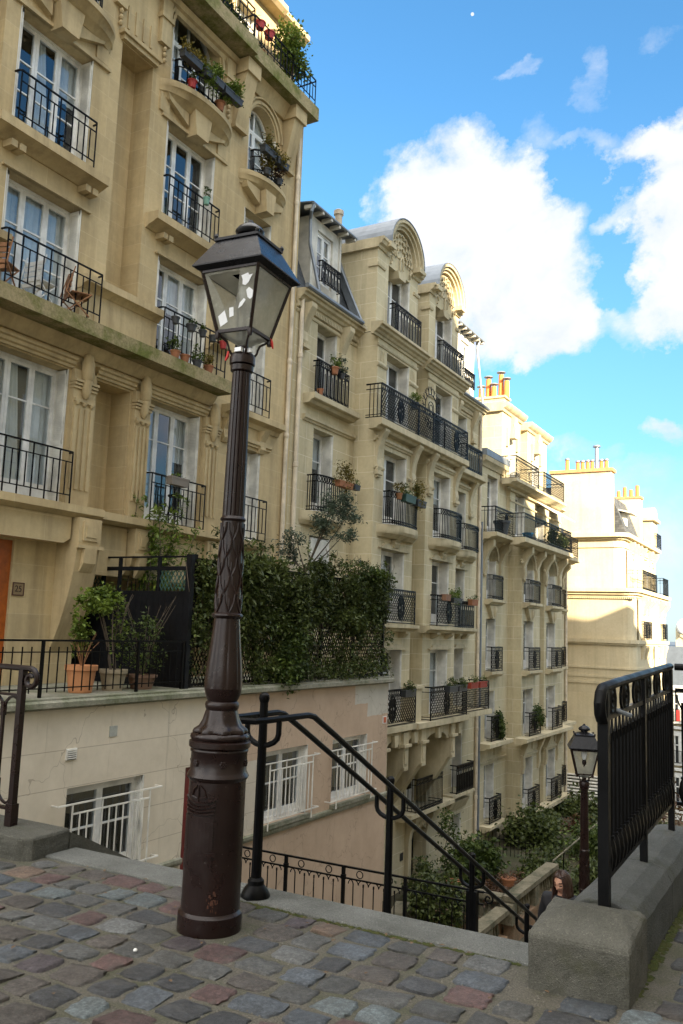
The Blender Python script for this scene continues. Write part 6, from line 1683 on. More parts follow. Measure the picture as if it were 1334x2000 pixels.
shrub('shrub', 'ivy bush hanging over a small lower balcony of the third block', 'shrub', (-11.72, 34.05, -1.95), (.22,.32,.55), 520, M['leafA'], .09, .028, None, -2.5, 14)
shrub('shrub', 'green bush on the middle lower balcony of the third block', 'shrub', (-11.1, 37.2, -1.75), (.22,.6,.45), 480, M['leafA'], .09, .028, None, -2.5, 14)

# ------------------------------------------------------------------ fourth building, sunlit gable
bD = thing('apartment_building', 'sunlit cream building at the bend with a blank gable and a wide chimney wall', 'apartment building', (-11, 52, -10))
YD = 48.0
CR = [M['render'], M['room']]
def plan(pts, z0, z1, name, mat, root):
    m = MB(); m.prism(pts, 'z', z0, z1); return m.build(name, mat, root)
def corner_plan(x, y, r, back=-22, yb=57.6):
    return [(back, y), (x-r, y)] + [(x-r+r*sin(a), y+r-r*cos(a)) for a in (PI/8, PI/4, 3*PI/8, PI/2)] + [(x, yb), (back, yb)]
plan(corner_plan(-9.15, YD, .55), -10, 1.35, 'wall', M['render'], bD)
plan(corner_plan(-9.20, YD, .55), 1.3, 4.2, 'wall', M['render'], bD)
plan(corner_plan(-9.75, YD+.01, .5), 4.15, 7.0, 'wall', M['render'], bD)
for x, z0, z1, r, o in ((-9.15, -.42, -.30, .55, .03), (-9.15, -.75, -.62, .55, .05), (-9.15, .05, .16, .55, .05), (-9.15, 1.32, 1.42, .55, .10), (-9.15, 1.42, 1.62, .55, .18), (-9.2, 3.88, 4.0, .55, .08), (-9.2, 4.0, 4.14, .55, .20), (-9.2, 4.14, 4.34, .55, .34), (-9.75, 6.55, 6.65, .5, .06), (-9.75, 6.98, 7.10, .5, .14), (-9.75, 7.10, 7.32, .5, .34)):
    plan(corner_plan(x+o, YD-o, r+o*.4, -20, 57.6+o), z0, z1, 'cornice', M['render'], bD)
m = MB()
for q in range(46): m.box(-13.9+.105*q, -13.84+.105*q, YD-.1, YD+.1, 3.78, 3.86)
for y in (49.6, 50.6, 51.6, 53.0, 55.2, 56.8):
    m.prism([(-9.22,3.0),(-9.05,3.05),(-9.0,3.35),(-8.75,3.75),(-8.75,3.98),(-9.22,3.98)], 'y', y, y+.26)
    m.prism([(-9.77,6.1),(-9.65,6.1),(-9.6,6.4),(-9.4,6.8),(-9.4,6.98),(-9.77,6.98)], 'y', y, y+.24)
    m.prism([(-9.17,.6),(-9.05,.6),(-9.0,.9),(-8.9,1.2),(-8.9,1.34),(-9.17,1.34)], 'y', y, y+.24)
m.build('bracket', M['render'], bD)
wall(bD, 'wall', -9.12, 48.8, 57.5, 1.62, 3.85, [(49.9, 51.1, 1.63, 3.7, .3, 'w'), (53.6, 54.8, 1.63, 3.7, .3, 'w')], CR)
wall(bD, 'wall', -9.68, 48.8, 57.5, 4.34, 6.5, [(49.9, 51.1, 4.36, 6.4, .3, 'w'), (53.6, 54.8, 4.36, 6.4, .3, 'w'), (56.2, 57.1, 4.36, 6.4, .3, 'w')], CR)
wall(bD, 'wall', -9.08, 48.8, 57.5, -10, -.8, [(a, a+1.2, z, z+2.1, .3, 'w') for a in (49.9, 53.6) for z in (-3.2, -6.2)], CR)
for a in (49.9, 53.6):
    window(bD, -9.12, a, a+1.2, 1.63, 3.7, depth=.26, bars=(.36,), seed=int(a)); window(bD, -9.68, a, a+1.2, 4.36, 6.4, depth=.26, bars=(.36,), seed=int(a)+1)
    for z in (-3.2, -6.2): window(bD, -9.08, a, a+1.2, z, z+2.1, depth=.26, bars=(.36,), seed=int(a+z))
# chimney wall and roof
m = MB(); m.box(-13.65, -10.35, YD+.02, YD+.75, 4.2, 10.75); cw = m.build('chimney_wall', M['render'], bD)
m = MB(); m.box(-13.75, -10.25, YD-.08, YD+.85, 10.75, 10.93); m.build('coping', plain('brick_coping', (.42,.22,.10), .8), cw)
for k, x in enumerate((-12.85, -12.25, -11.98, -11.70, -11.45, -10.95, -10.68)):
    h = .62 if k == 0 else .45
    m = MB(); m.lathe([(.11, 10.93), (.10, 10.93+h)], x, YD+.4, 10); p_ = m.build('chimney_pot', M['pots'], cw); m = MB(); m.lathe([(.10, 10.95+h), (.14, 10.97+h), (.13, 11.05+h)], x, YD+.4, 10); m.build('cowl', M['zinc'], p_)
m = MB(); m.lathe([(.10, 10.93), (.10, 12.2), (.22, 12.22), (.20, 12.3)], -11.2, YD+.4, 10); m.build('flue', M['zinc'], cw)
m = MB(); m.box(-11.7, -9.75, YD+5.0, YD+5.7, 7.0, 9.95); cw2 = m.build('chimney_wall', M['render'], bD)
m = MB(); m.box(-11.75, -9.68, YD+4.95, YD+5.75, 9.95, 10.08); m.build('coping', plain('brick_coping2', (.40,.21,.10), .8), cw2)
for k in range(5): m = MB(); h = (.6,.4,.62,.45,.7)[k]; m.lathe([(.11, 10.08), (.10, 10.08+h)], -11.4+.36*k, YD+5.3, 10); m.build('chimney_pot', M['pots'], cw2)
m = MB(); m.prism([(-9.75,7.3),(-10.6,9.6),(-14,10.2),(-20,10.2),(-20,7.3)], 'y', YD+1.2, YD+5); m.prism([(-9.9,7.3),(-10.4,8.9),(-14,9.4),(-20,9.4),(-20,7.3)], 'y', YD+5.75, 57.5); m.build('mansard_roof', M['slate'], bD)
m = MB(); m.prism([(-10.2,4.34),(-10.25,5.0),(-10.55,5.55),(-11,5.75),(-11,4.34)], 'y', YD+.05, YD+.5); m.build('roof_curve', M['zinc'], bD)
m = MB(); m.box(-12, -9.55, YD+7.6, YD+9.4, 7.3, 9.1); m.prism([(YD+8.5+.95*cos(PI*q/12), 9.1+.75*sin(PI*q/12)) for q in range(13)], 'x', -13, -9.5); m.box(-12, -9.35, YD+7.45, YD+9.55, 8.95, 9.12); m.build('dormer', M['render'], bD)
m = MB(); m.box(-11.2, -10.0, YD+2.0, YD+2.6, 7.3, 8.7); m.prism([(-11.5,9.1),(-9.55,8.6),(-9.55,8.68),(-11.5,9.18)], 'y', YD+1.7, YD+3.2); m.build('dormer', M['timber'], bD)
def rd_(fn, key, X, y, z): return rail(bD, fn, key, X, y, z)
rd_(r_bars(4.4, 1.05, 0, .9, .16), ('db', 4.4), -8.92, 49.0, 4.34); rd_(r_bars(1.9, 1.05, 0, .6, .16), ('db', 1.9), -8.92, 55.5, 4.34)
rd_(r_oval(2.3, 1.0, .3, (.3,.7), .18), ('do', 2.3), -8.98, 49.6, 1.63); rd_(r_oval(1.6, 1.0, .3, (.5,), .18), ('do', 1.6), -8.98, 55.6, 1.63); rd_(r_oval(1.5, .9, .3, (), .18), ('do', 1.5), -9.4, 56.4, 7.32)
m = MB(); m.tube([(-9.0, 53.0, -10), (-9.0, 53.0, 1.3)], .07, 6); m.build('downpipe', M['zinc'], bD)
for z, x in ((-1.95, -11.1), (-4.3, -11.2)): m = MB(); m.box(x, x+.28, YD-.02, YD+.1, z, z+.1); m.build('air_vent', M['iron'], bD)
# dark chimney wall between the third and the sunlit building, glazed porch below
gp = thing('glazed_porch', 'slatted glass porch roof between the third block and the sunlit gable', 'porch', (-11, 45.5, -9))
m = MB()
for k in range(10):
    t_ = k/9; m.box(-14, -8.9, 47.9-2.6*t_-.10, 47.9-2.6*t_+.10, -5.6-1.05*t_, -5.55-1.05*t_)
m.build('slats', M['cream'], gp)
m = MB(); m.prism([(47.95,-5.66),(45.2,-6.76),(45.2,-6.72),(47.95,-5.62)], 'x', -14, -8.95); m.build('roof_glass', M['lampglass'], gp)
m = MB()
for x in (-13, -12, -11, -10, -9): m.box(x-.04, x+.04, 45.2, 45.28, -9, -6.7)
m.box(-14, -8.95, 45.2, 45.28, -6.85, -6.72); m.box(-14, -8.95, 45.2, 45.26, -7.8, -7.72); m.build('frame', M['cream'], gp)

# ------------------------------------------------------------------ houses far down the hill
bE = thing('apartment_building', 'distant white and brick building with tall windows seen through the right railing', 'apartment building', (-5, 70, -24))
mbr, ntb, bb_ = newmat('orange_brick'); pb = pos(ntb); sxb = N(ntb, 'ShaderNodeSeparateXYZ'); ntb.links.new(pb, sxb.inputs[0]); cvb = N(ntb, 'ShaderNodeCombineXYZ'); ntb.links.new(sxb.outputs[0], cvb.inputs[0]); ntb.links.new(sxb.outputs[2], cvb.inputs[1])
brb = N(ntb, 'ShaderNodeTexBrick'); ntb.links.new(cvb.outputs[0], brb.inputs[0]); brb.inputs['Scale'].default_value = 1; brb.inputs['Brick Width'].default_value = .24; brb.inputs['Row Height'].default_value = .08; brb.inputs['Mortar Size'].default_value = .008
brb.inputs['Color1'].default_value = (.42,.13,.05,1); brb.inputs['Color2'].default_value = (.34,.10,.04,1); brb.inputs['Mortar'].default_value = (.35,.28,.2,1); ntb.links.new(brb.outputs[0], bb_.inputs['Base Color'])
m = MB(); m.box(-14, 6, 70.25, 84, -26, -1.9); m.build('wall', M['render'], bE)
M['whitest'] = plain('white_stone', (.62,.62,.60), .8, 0, .15)
m = MB(); k = 0
for x0 in (-11.35, -8.2, -5.05, -1.9, 1.2):
    m.box(x0-.15, x0+1.65, 70.0, 70.3, -26, -1.9) if False else None
    for z in (-3.9, -6.9, -9.9, -12.9):
        m.box(x0-.12, x0+.42, 70.02, 70.3, z-.35, z+1.95); m.box(x0+1.08, x0+1.62, 70.02, 70.3, z-.35, z+1.95); m.box(x0+.42, x0+1.08, 70.02, 70.3, z+1.6, z+1.95); m.box(x0-.2, x0+3.0, 69.9, 70.3, z+2.1, z+2.3); m.box(x0-.12, x0+1.62, 69.85, 70.3, z-.5, z-.35)
m.box(-14, 6, 69.7, 70.3, -1.95, -1.6); m.build('quoins', M['whitest'], bE)
m = MB()
for x0 in (-9.7, -6.55, -3.4, -.25): m.box(x0-.0, x0+1.35, 70.06, 70.26, -26, -2)
m.build('brick_panel', mbr, bE)
for x0 in (-11.35, -8.2, -5.05):
    for z in (-3.9, -6.9, -9.9):
        def fn(m):
            for a in (0, .30, .60): m.box(-.06, 0, a, a+.07, 0, 1.6) 
        mm_ = MB()
        for a in (.42, .71, 1.0): mm_.box(x0+a, x0+a+.08, 70.12, 70.2, z-.35, z+1.6)
        mm_.box(x0+.42, x0+1.08, 70.12, 70.2, z+.9, z+.96)
        wf = mm_.build('window', M['white'], bE)
        mm_ = MB(); mm_.face([(x0+.42, 70.2, z-.35), (x0+1.08, 70.2, z-.35), (x0+1.08, 70.2, z+1.6), (x0+.42, 70.2, z+1.6)]); mm_.build('pane', plain('far_glass', (.03,.035,.04), .1, 0, .1, 3, 0, .8) if 'fg' not in CACHE else CACHE['fg'], wf, recalc=False)
        mm_ = MB()
        mm_.box(x0+.25, x0+1.25, 69.8, 69.83, z+.52, z+.56); mm_.box(x0+.25, x0+1.25, 69.8, 69.83, z-.33, z-.28)
        for q in range(11): mm_.box(x0+.25+.098*q, x0+.272+.098*q, 69.8, 69.82, z-.33, z+.54)
        mm_.build('balcony_railing', M['iron'], bE)
m = MB()
for a in (.3, .95): m.box(-11.35+a, -11.1+a, 69.78, 69.79, -4.2, -3.4)
m.build('red_cloth', M['potred'], bE)
m = MB(); m.prism([(69.8,-1.6),(71.2,1.25),(78,1.6),(84,1.4),(84,-1.6)], 'x', -14, 6); m.build('mansard_roof', plain('blue_slate', (.075,.09,.11), .5, 0, .2, 2), bE)
m = MB(); m.box(-10.6, -9.75, 71.4, 72.2, 1.2, 2.7); m.build('chimney', M['render'], bE)
dsh = thing('satellite_dish', 'round white satellite dish on a distant roof at the right edge', 'satellite dish', (-9.9, 70.9, 1.4))
m = MB(); k = 20; m.smooth = True
base = len(m.v)
for j in range(5):
    r_ = .62*j/4
    for i in range(k): m.v.append((-9.85+r_*cos(2*PI*i/k), 70.75-.12*(r_/.62)**2*-1-.1, 2.75+r_*sin(2*PI*i/k)))
for j in range(4):
    for i in range(k): m.addf((base+j*k+i, base+j*k+(i+1) % k, base+(j+1)*k+(i+1) % k, base+(j+1)*k+i))
md = m.build('dish', M['whitest'], dsh, recalc=False); sol = md.modifiers.new('thick', 'SOLIDIFY'); sol.thickness = .03
m = MB(); m.tube([(-9.85, 70.85, 2.6), (-9.9, 71.3, 1.9), (-9.9, 71.4, 1.4)], .04, 6); m.build('mast', M['zinc'], dsh)
bF = thing('apartment_building', 'low distant slate roofed house beyond the white and brick building', 'apartment building', (-16, 95, -26))
m = MB(); m.box(-40, 10, 95, 110, -26, -4); m.build('wall', M['render'], bF)
m = MB(); m.prism([(94.6,-4),(97,-.5),(110,-.2),(110,-4)], 'x', -40, 10); m.build('roof', M['zinc'], bF)

# ------------------------------------------------------------------ houses across the stairs (they shade the street)
for i, (y0, y1, zt, lab) in enumerate(((-22, 9, 26, 'tall cream house across the terrace behind the camera'), (9.05, 17, 20.4, 'cream house across the stairs, highest of the row'), (17.05, 24, 17.1, 'cream house across the stairs, middle of the row'), (24.05, 31.2, 13.9, 'cream house across the stairs, third of the row'), (31.25, 36.4, 10.7, 'cream house across the stairs, fourth of the row'), (36.45, 44, 6.0, 'low cream house across the stairs below the row'), (44.05, 60, 4.2, 'lowest cream house across the stairs at the bend'))):
    t = thing('town_house', lab, 'house', (12, (y0+y1)/2, -8))
    hs_ = []; y = y0+1.2
    while y < y1-1.6:
        z = zt-3.6
        while z > (1 if i < 1 else -4): hs_.append((-(y+1.1), -y, z, z+2.0, .2, 'n')); z -= 3
        y += 2.6
    m = MB(); m.box(9, 22, y0, y1, -10, zt-.4); m.build('wall', M['stoneC'], t)
    m = MB()
    for a, b_, za, zb, d, k in hs_: m.box(8.95, 9.02, -b_, -a, za, zb)
    m.build('window', M['white'], t) if hs_ else None
    m = MB(); m.prism([(8.7, zt-.4), (9.0, zt), (14, zt+.6), (22, zt), (22, zt-.4)], 'y', y0-.0, y1); m.build('roof', M['zinc'], t)
    m = MB(); m.box(9.6, 10.4, y1-1.7, y1-.3, zt-.2, zt+1.1); m.build('chimney', M['stoneC'], t)
# ------------------------------------------------------------------ gardens at the foot of the houses
M['bstone'] = mossy('old_balustrade_stone', (.21,.185,.13), (.085,.085,.055), .52, scale=1.8)
M['bpanel'] = mossy('tan_panel', (.27,.175,.11), (.14,.12,.08), .58, scale=1.5)
def balustrade(root, p0, p1, zt, h, post0=True, post1=True, zb=-9):
    d = Vector((p1[0]-p0[0], p1[1]-p0[1], 0)); L = d.length; d.normalize(); s = Vector((-d.y, d.x, 0))
    def slab(m, t0, t1, w, z0, z1):
        q = [Vector((p0[0], p0[1], 0)) + d*t + s*o for t, o in ((t0,-w),(t1,-w),(t1,w),(t0,w))]
        m.prism([(v.x, v.y) for v in q], 'z', z0, z1)
    m = MB(); slab(m, -.05, L+.05, .19, zt-.13, zt); slab(m, 0, L, .15, zt-.17, zt-.131); m.build('coping', M['bstone'], root)
    m = MB(); slab(m, 0, L, .17, zt-h, zt-h+.12); slab(m, 0, L, .14, zb, zt-h-.001); m.build('base', M['bpanel'], root)
    m = MB()
    for f, t in ((post0, 0), (L > 2.2, L/2), (post1, L)):
        if f: slab(m, t-.2, t+.2, .168, zt-h+.121, zt-.171)
    m.build('pier', M['bstone'], root)
    t = .32; hb = h-.29; z0 = zt-h+.12
    while t < L-.25:
        if not (L > 2.2 and abs(t-L/2) < .3):
            c = Vector((p0[0], p0[1], 0)) + d*t; m = MB()
            m.lathe([(.06, z0), (.06, z0+.04), (.035, z0+.06), (.062, z0+hb*.3), (.055, z0+hb*.42), (.028, z0+hb*.68), (.035, z0+hb*.85), (.055, z0+hb*.9), (.055, z0+hb)], c.x, c.y, 10)
            m.build('baluster', M['bstone'], root)
        t += .23
b1 = thing('stone_balustrade', 'mossy stone balustrade of the garden running away down the hill', 'balustrade', (-8, 26, -6.6)); balustrade(b1, (-7.95, 24.0), (-7.95, 28.2), -5.40, .82)
b2 = thing('stone_balustrade', 'short stone balustrade facing the stairs beside the tan panel', 'balustrade', (-9, 24, -6.6)); balustrade(b2, (-10.2, 24.0), (-8.16, 24.0), -5.40, .82, False, False)
b3 = thing('stone_balustrade', 'lower sloping side balustrade behind the landing fence', 'balustrade', (-8, 22, -6.6)); balustrade(b3, (-8.0, 20.8), (-8.0, 23.6), -5.62, .8, False, False)
b4 = thing('stone_balustrade', 'dark stone balustrade by the entrance of the second building', 'balustrade', (-10, 21.8, -6.6)); balustrade(b4, (-9.9, 20.4), (-10.6, 22.9), -5.75, .8, False, False)
mb = MB(); mb.box(-12, -8.1, 24.15, 44, -8.5, -6.35); tag(mb.build('garden_bed', m_ground), kind='structure')
gf = thing('garden_fence', 'spiked black iron garden fence between the second and third building', 'fence', (-10.9, 32, -6.6))
m = MB()
for z in (-5.78, -6.9): m.tube([(-12.0, 32, z), (-9.7, 32, z-.02)], .018, 4)
m.build('rail', M['iron'], gf)
for k in range(17):
    x = -11.95+.14*k; m = MB(); m.tube([(x, 32, -7.3), (x, 32, -5.62), (x, 32, -5.54)], [.013, .013, .003], 4); m.build('picket', M['iron'], gf)
hp = thing('stair_handrail', 'thin pale handrail sloping past the shrubs in the lower garden', 'handrail', (-7.9, 32, -6.6))
m = MB(); m.tube([(-7.95, 28.3, -5.35), (-7.95, 33.5, -5.22), (-7.9, 37.5, -5.05)], .028, 6); m.build('rail', M['bstone'], hp)
for y in (29.5, 32, 34.5, 37): m = MB(); m.tube([(-7.94, y, -7.5), (-7.94, y, -5.3+.03*(y-29))], .02, 5); m.build('post', M['iron'], hp)
gs = 'garden shrubs'
shrub('shrub', 'yellow green spotted laurel bush behind the middle handrail', 'shrub', (-10.3, 27.6, -5.75), (.85,1.0,.75), 2000, M['leafA'], .13, .045, [([(-10.3,27.6,-6.6),(-10.2,27.5,-5.8)], .04)], -6.4, 30, gs)
shrub('shrub', 'dark shrub with small leaves in front of the entrance door', 'shrub', (-10.9, 24.9, -5.75), (.5,.6,.6), 900, M['leafD'], .10, .03, [([(-10.9,24.9,-6.6),(-10.9,24.9,-5.8)], .04)], -6.6, 20, gs)
shrub('shrub', 'dark leafy bush behind the landing fence', 'shrub', (-9.3, 22.4, -5.45), (.65,.8,.75), 1500, M['leafD'], .11, .035, [([(-9.3,22.4,-6.6),(-9.3,22.4,-5.8)], .04)], -6.6, 26, gs)
shrub('shrub', 'low brown dry bush on the stone balustrade corner', 'shrub', (-8.9, 26.6, -5.95), (.7,1.3,.32), 800, M['leafR'], .10, .03, None, -6.35, 20, gs)
shrub('shrub', 'dark green shrub filling the garden of the third block', 'shrub', (-10.6, 34.6, -6.1), (.9,1.3,.9), 1900, M['leafD'], .15, .05, [([(-10.6,34.6,-7),(-10.6,34.6,-6)], .05)], -7, 34, gs)
shrub('shrub', 'rusty red brown shrub further down the garden', 'shrub', (-9.9, 38.2, -6.7), (.8,1.0,.7), 1200, M['leafR'], .13, .04, None, -7.4, 24, gs)
shrub('shrub', 'big dark green shrub against the glazed porch', 'shrub', (-10.2, 41.5, -6.6), (1.2,1.4,1.1), 2200, M['leafD'], .17, .055, None, -7.6, 36, gs)
shrub('shrub', 'feathery green shrub leaning over the pale handrail', 'shrub', (-7.9, 34.0, -5.95), (.9,1.6,.85), 1900, M['leafA'], .17, .03, None, -7, 30, gs, droop=.6)
shrub('shrub', 'dark evergreen bush behind the woman on the stairs', 'shrub', (-6.9, 30.5, -6.4), (.8,1.5,1.1), 2200, M['leafD'], .15, .04, None, -7, 34, gs, droop=.5)
shrub('shrub', 'dark bush right of the distant lamp post', 'shrub', (-7.1, 38.5, -6.7), (1.0,1.6,1.5), 1900, M['leafD'], .17, .05, None, -8, 32, gs)
shrub('shrub', 'dark spreading bush below the third block consoles', 'shrub', (-11.0, 37.0, -6.5), (.9,1.5,.9), 1500, M['leafD'], .16, .05, None, -7.4, 26, gs)
shrub('shrub', 'low dark ground shrub behind the spiked garden fence', 'shrub', (-9.3, 34.2, -6.75), (1.2,1.6,.55), 1700, M['leafD'], .14, .045, None, -7.2, 30, gs)
shrub('shrub', 'mid green hedge bush beside the pale handrail', 'shrub', (-8.9, 30.3, -6.2), (.8,1.5,.6), 1600, M['leafD'], .13, .04, None, -6.8, 28, gs)
shrub('shrub', 'olive bush in front of the glazed porch', 'shrub', (-8.9, 43.0, -7.0), (1.0,1.3,1.0), 1500, M['leafA'], .17, .05, None, -8, 26, gs)
shrub('shrub', 'brownish bush between the porch and the rusty shrub', 'shrub', (-9.0, 39.6, -6.9), (.9,1.4,.8), 1400, M['leafD'], .15, .045, None, -7.6, 26, gs)
shrub('shrub', 'bare brown shrub below the far end of the right parapet', 'shrub', (-2.2, 14.5, -1.4), (.7,.9,.9), 700, M['leafR'], .07, .014, [([(-2.2,14.5,-4.6),(-2.2,14.5,-1.5)], .05)], -4.6, 20, gs)
shrub('shrub', 'climbing rose with few leaves beside the second entrance wall', 'shrub', (-11.0, 27.0, -5.0), (.35,.6,.9), 360, M['leafA'], .08, .025, [([(-11,26.9,-6.5),(-11.1,27.1,-5.2),(-11.0,27.3,-4.3)], .012)], -6.5, 18, gs)
pot('flower_pot', 'terracotta trough with dry plants on the balustrade corner', 'flower pot', (-8.3, 25.0, -5.40), .2, .2, M['terra'], M['leafR'], 60, (.2,.2,.14))
pot('flower_pot', 'terracotta pot at the foot of the second building behind the landing fence', 'flower pot', (-9.4, 23.6, -5.40), .2, .26, M['terra'], M['leafD'], 120, (.25,.25,.25))

# ------------------------------------------------------------------ woman on the stairs
def skin(verts, edges, levels=2):
    me = bpy.data.meshes.new('tmp'); me.from_pydata([v[0] for v in verts], edges, [])
    o = bpy.data.objects.new('tmp', me); C.objects.link(o)
    md = o.modifiers.new('s', 'SKIN'); md.use_smooth_shade = True
    for i, v in enumerate(verts):
        sv = me.skin_vertices[0].data[i]; r = v[1]; sv.radius = (r, r) if not isinstance(r, tuple) else r; sv.use_root = (i == 0)
    ss = o.modifiers.new('b', 'SUBSURF'); ss.levels = levels; ss.render_levels = levels
    dg = bpy.context.evaluated_depsgraph_get(); dg.update(); ev = o.evaluated_get(dg); e = ev.to_mesh()
    vs = [tuple(v.co) for v in e.vertices]; fs = [tuple(p_.vertices) for p_ in e.polygons]
    ev.to_mesh_clear(); bpy.data.objects.remove(o); bpy.data.meshes.remove(me)
    return vs, fs
def add_mesh(m, vf, mi=0):
    n = len(m.v); m.v += vf[0]; m.m = mi; m.smooth = True
    for f in vf[1]: m.addf([n+i for i in f])
M['skin'] = plain('skin', (.50,.27,.18), .5, 0, .08, 20, 0)
M['hair'] = plain('dark_brown_hair', (.030,.013,.008), .4, 0, .4, 30, .3)
M['coat'] = plain('black_wool', (.010,.010,.012), .85, 0, .3, 30, .2)
M['jeans'] = plain('dark_denim', (.015,.02,.035), .8, 0, .3, 30, .2)
M['lips'] = plain('lips', (.30,.07,.06), .45, 0, .1, 20, 0)
wx, wy, wz = -2.45, 9.1, -2.325
wm = thing('person', 'woman with long dark brown hair and a black jacket climbing the stairs, looking down', 'person', (0, 0, 0))
V = []; E_ = []
def chain(pts, start=None):
    prev = start
    for p_ in pts:
        V.append(p_); i = len(V)-1
        if prev is not None: E_.append((prev, i))
        prev = i
    return prev
chain([((0,0,.90), .125)]); w_ = chain([((0,.01,1.02), .105), ((0,.0,1.17), .12), ((0,-.005,1.30), .10), ((0,-.005,1.36), .062), ((0,-.02,1.43), .050), ((0,-.03,1.49), .052)], 0)
for s in (-1, 1):
    f = -.16 if s == -1 else .04; up2 = .155 if s == -1 else 0
    k = chain([((s*.09,0,.84), .09), ((s*.10,f-.05,.50+up2*.8), .062), ((s*.10,f+.03,.10+up2), .042), ((s*.10,f-.08,.045+up2), .04), ((s*.10,f-.15,.03+up2), .03)], 0)
    k = chain([((s*.15,0,1.31), .06), ((s*.20,.02,1.12), .045), ((s*.225,.01,.98), .036), ((s*.22,-.07,.80), .026), ((s*.22,-.085,.77), .027), ((s*.22,-.10,.73), .025)], 3)
    for q in range(4):
        o = -.024+.016*q; l = (.07,.08,.075,.06)[q]
        chain([((s*.22+s*.004, -.10+o*1.0, .715), .0095), ((s*.215, -.115+o, .715-l*.55), .0085), ((s*.205, -.12+o, .715-l), .007)], k)
    chain([((s*.205, -.125, .755), .010), ((s*.195, -.15, .725), .009), ((s*.19, -.155, .70), .0075)], k-1)
body = skin(V, E_)
m = MB(); add_mesh(m, body)
# head with a face (looks along -Y, tilted down)
NH, NW = 36, 48; hb = len(m.v); HC = Vector((0, -.035, 1.505))
tilt = Matrix.Rotation(.30, 3, 'X'); turn = Matrix.Rotation(-.35, 3, 'Z')
def hp_(lat, lon):
    z = sin(lat); r = cos(lat); x, y = r*sin(lon), -r*cos(lon)
    X, Y, Z = x*.073, y*.090, z*.112
    if Z < -.01: t = min(1, (-.01-Z)/.10); X *= 1-.34*t; Y *= 1-.10*t
    if y < 0:
        g = lambda cx, cz, sx_, sz: math.exp(-((X-cx)/sx_)**2-((Z-cz)/sz)**2)
        Y -= .021*g(0, -.018, .011, .014) + .012*g(0, .002, .008, .022) + .005*g(0, -.052, .020, .007) + .004*g(0, -.062, .017, .006) + .006*g(0, -.092, .018, .014) + .004*g(0, .032, .05, .010) + .004*g(.04, -.015, .016, .02) + .004*g(-.04, -.015, .016, .02)
        Y += .009*g(.030, .012, .015, .011) + .009*g(-.030, .012, .015, .011)
    return HC + turn @ (tilt @ Vector((X, Y, Z)))
for j in range(NH+1):
    for i in range(NW): m.v.append(tuple(hp_(-PI/2+PI*j/NH, 2*PI*i/NW)))
for j in range(NH):
    for i in range(NW):
        la, lo = -PI/2+PI*(j+.5)/NH, 2*PI*(i+.5)/NW; x, z = cos(la)*sin(lo)*.073, sin(la)*.112; fr = cos(lo) > .2
        m.m = 0
        if fr and abs(z+.056) < .009 and abs(x) < .020: m.m = 1
        if fr and abs(z-.034+abs(abs(x)-.03)*.15) < .0045 and .014 < abs(x) < .046: m.m = 2
        if fr and abs(z-.006) < .004 and .017 < abs(x) < .043: m.m = 2
        m.addf((hb+j*NW+i, hb+j*NW+(i+1) % NW, hb+(j+1)*NW+(i+1) % NW, hb+(j+1)*NW+i))
m.m = 0
bd = m.build('body', [M['skin'], M['lips'], M['hair']], wm, recalc=False)
m = MB(); m.smooth = True; n = 40; rows = 22; base = 0
for j in range(rows):
    for i in range(n+1):
        a = -PI+.0+2*PI*i/n            # 0 = back
        if j < 12:
            la = PI/2 - j*(PI/2)/10.5
            lim = 1.0 if la > .75 else .76
            aa = a*lim
            p_ = Vector((sin(aa)*cos(la)*.088, cos(aa)*cos(la)*.104, sin(la)*.125))
            if abs(a) > 2.6 and la > .75: p_.z -= .006
            q = HC + turn @ (tilt @ (p_*(1+.03*sin(a*14))))
            last = q
        else:
            t = (j-11)/10; aa = a*.76
            p0 = HC + turn @ (tilt @ Vector((sin(aa)*.088, cos(aa)*.104, -.012)))
            q = Vector((p0.x*(1+.15*t) + .012*sin(a*9+t*5), p0.y*(1-.2*t) + (.015 if abs(a) < 1.6 else -.045)*t + .01*sin(a*7), p0.z - .36*t*(1 if abs(a) > .8 else .85)))
        m.v.append(tuple(q))
for j in range(rows-1):
    for i in range(n): m.addf((j*(n+1)+i, j*(n+1)+i+1, (j+1)*(n+1)+i+1, (j+1)*(n+1)+i))
h_ = m.build('hair', M['hair'], wm, recalc=False, sharp=60); sd_ = h_.modifiers.new('thick', 'SOLIDIFY'); sd_.thickness = .012
V = []; E_ = []
chain([((0,0,.90), .150)]); chain([((0,.01,1.02), .130), ((0,.0,1.17), .145), ((0,-.005,1.30), .128), ((0,.0,1.375), .092)], 0)
for s in (-1, 1): chain([((s*.155,0,1.318), .090), ((s*.205,.02,1.12), .068), ((s*.228,.01,.98), .052), ((s*.222,-.06,.815), .042)], 3)
chain([((0,0,.76), .155)], 0)
m = MB(); add_mesh(m, skin(V, E_)); m.build('jacket', M['coat'], wm, recalc=False)
V = []; E_ = []
chain([((0,0,.88), .135)])
for s in (-1, 1):
    f = -.16 if s == -1 else .04; up2 = .155 if s == -1 else 0
    chain([((s*.09,0,.82), .10), ((s*.10,f-.05,.50+up2*.8), .074), ((s*.10,f+.03,.12+up2), .056)], 0)
m = MB(); add_mesh(m, skin(V, E_)); m.build('trousers', M['jeans'], wm, recalc=False)
for s in (-1, 1):
    f = -.16 if s == -1 else .04; up2 = .155 if s == -1 else 0
    V = []; E_ = []; chain([((s*.10,f+.05,.05+up2), .05), ((s*.10,f-.03,.05+up2), .052), ((s*.10,f-.12,.04+up2), .042), ((s*.10,f-.17,.035+up2), .032)])
    m = MB(); add_mesh(m, skin(V, E_)); m.build('shoe', M['coat'], wm, recalc=False)
wm.location = (wx, wy, wz)
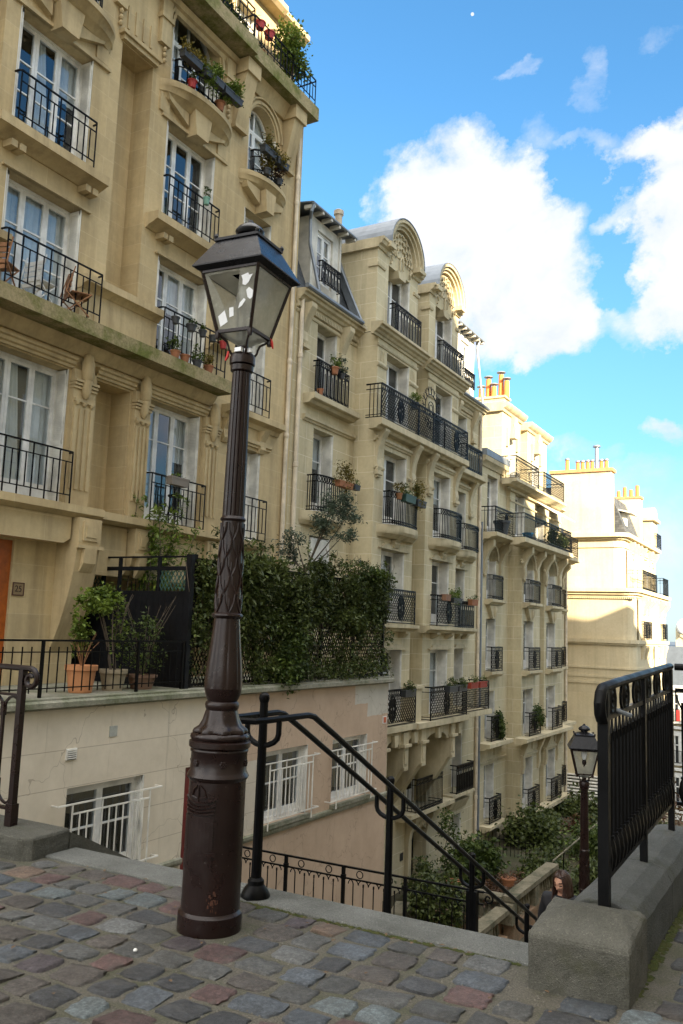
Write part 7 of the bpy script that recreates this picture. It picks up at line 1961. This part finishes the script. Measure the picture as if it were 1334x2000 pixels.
# pebble and litter on the cobbles
pb_ = thing('pebble', 'small white pebble lying on the cobbles in front of the lamp', 'pebble', (-3.02, 3.45, .02))
m = MB(); m.lathe([(.004,.014),(.009,.016),(.011,.021),(.007,.027),(.002,.028)], -3.02, 3.45, 10); m.build('stone', M['whitest'], pb_)

# ------------------------------------------------------------------ every separate moulding is a part of its own
def split_parts(names, small=.55, cap=96):
    for o in [o for o in C.objects if o.type == 'MESH' and o.parent is not None and o.name.split('.')[0] in names]:
        me = o.data; par = list(range(len(me.vertices)))
        def find(a):
            while par[a] != a: par[a] = par[par[a]]; a = par[a]
            return a
        for p_ in me.polygons:
            v = p_.vertices; r = find(v[0])
            for q in v[1:]: par[find(q)] = r
        isl = {}
        for p_ in me.polygons: isl.setdefault(find(p_.vertices[0]), []).append(p_.index)
        if len(isl) < 2: continue
        info = []
        for k, ps in isl.items():
            vs = {v for i in ps for v in me.polygons[i].vertices}; co_ = [me.vertices[v].co for v in vs]
            lo = Vector((min(c[i] for c in co_) for i in range(3))); hi = Vector((max(c[i] for c in co_) for i in range(3)))
            info.append([ps, lo, hi, (hi-lo).length])
        info.sort(key=lambda t: -t[3])
        big = [t for i, t in enumerate(info) if i == 0 or (t[3] > small and i < cap)]
        bset = {id(t) for t in big}
        groups = [[list(t[0]), t[1], t[2]] for t in big]
        for t in info:
            if id(t) in bset: continue
            c_ = (t[1]+t[2])/2
            def gap(g): return sum(max(g[1][i]-c_[i], 0, c_[i]-g[2][i])**2 for i in range(3))
            min(groups, key=gap)[0].extend(t[0])
        if len(groups) < 2: continue
        nm = o.name.split('.')[0]; mats = list(me.materials)
        for g in groups:
            m = MB(); mp = {}
            for i in g[0]:
                p_ = me.polygons[i]; idx = []
                for v in p_.vertices:
                    if v not in mp: mp[v] = len(m.v); m.v.append(tuple(me.vertices[v].co))
                    idx.append(mp[v])
                m.m = p_.material_index; m.smooth = p_.use_smooth; m.addf(idx)
            n_ = bpy.data.objects.new(nm, m.mesh(nm, mats, recalc=False)); C.objects.link(n_); n_.parent = o.parent; n_.location = o.location
        bpy.data.objects.remove(o)
split_parts({'cornice', 'bracket', 'balcony_slab', 'floor_slab', 'ledge', 'gutter', 'arched_soffit', 'quoins', 'brick_panel', 'awning', 'mansard_roof', 'downpipe', 'rafter_ends', 'string_course', 'roof', 'pier', 'stems', 'twigs'})
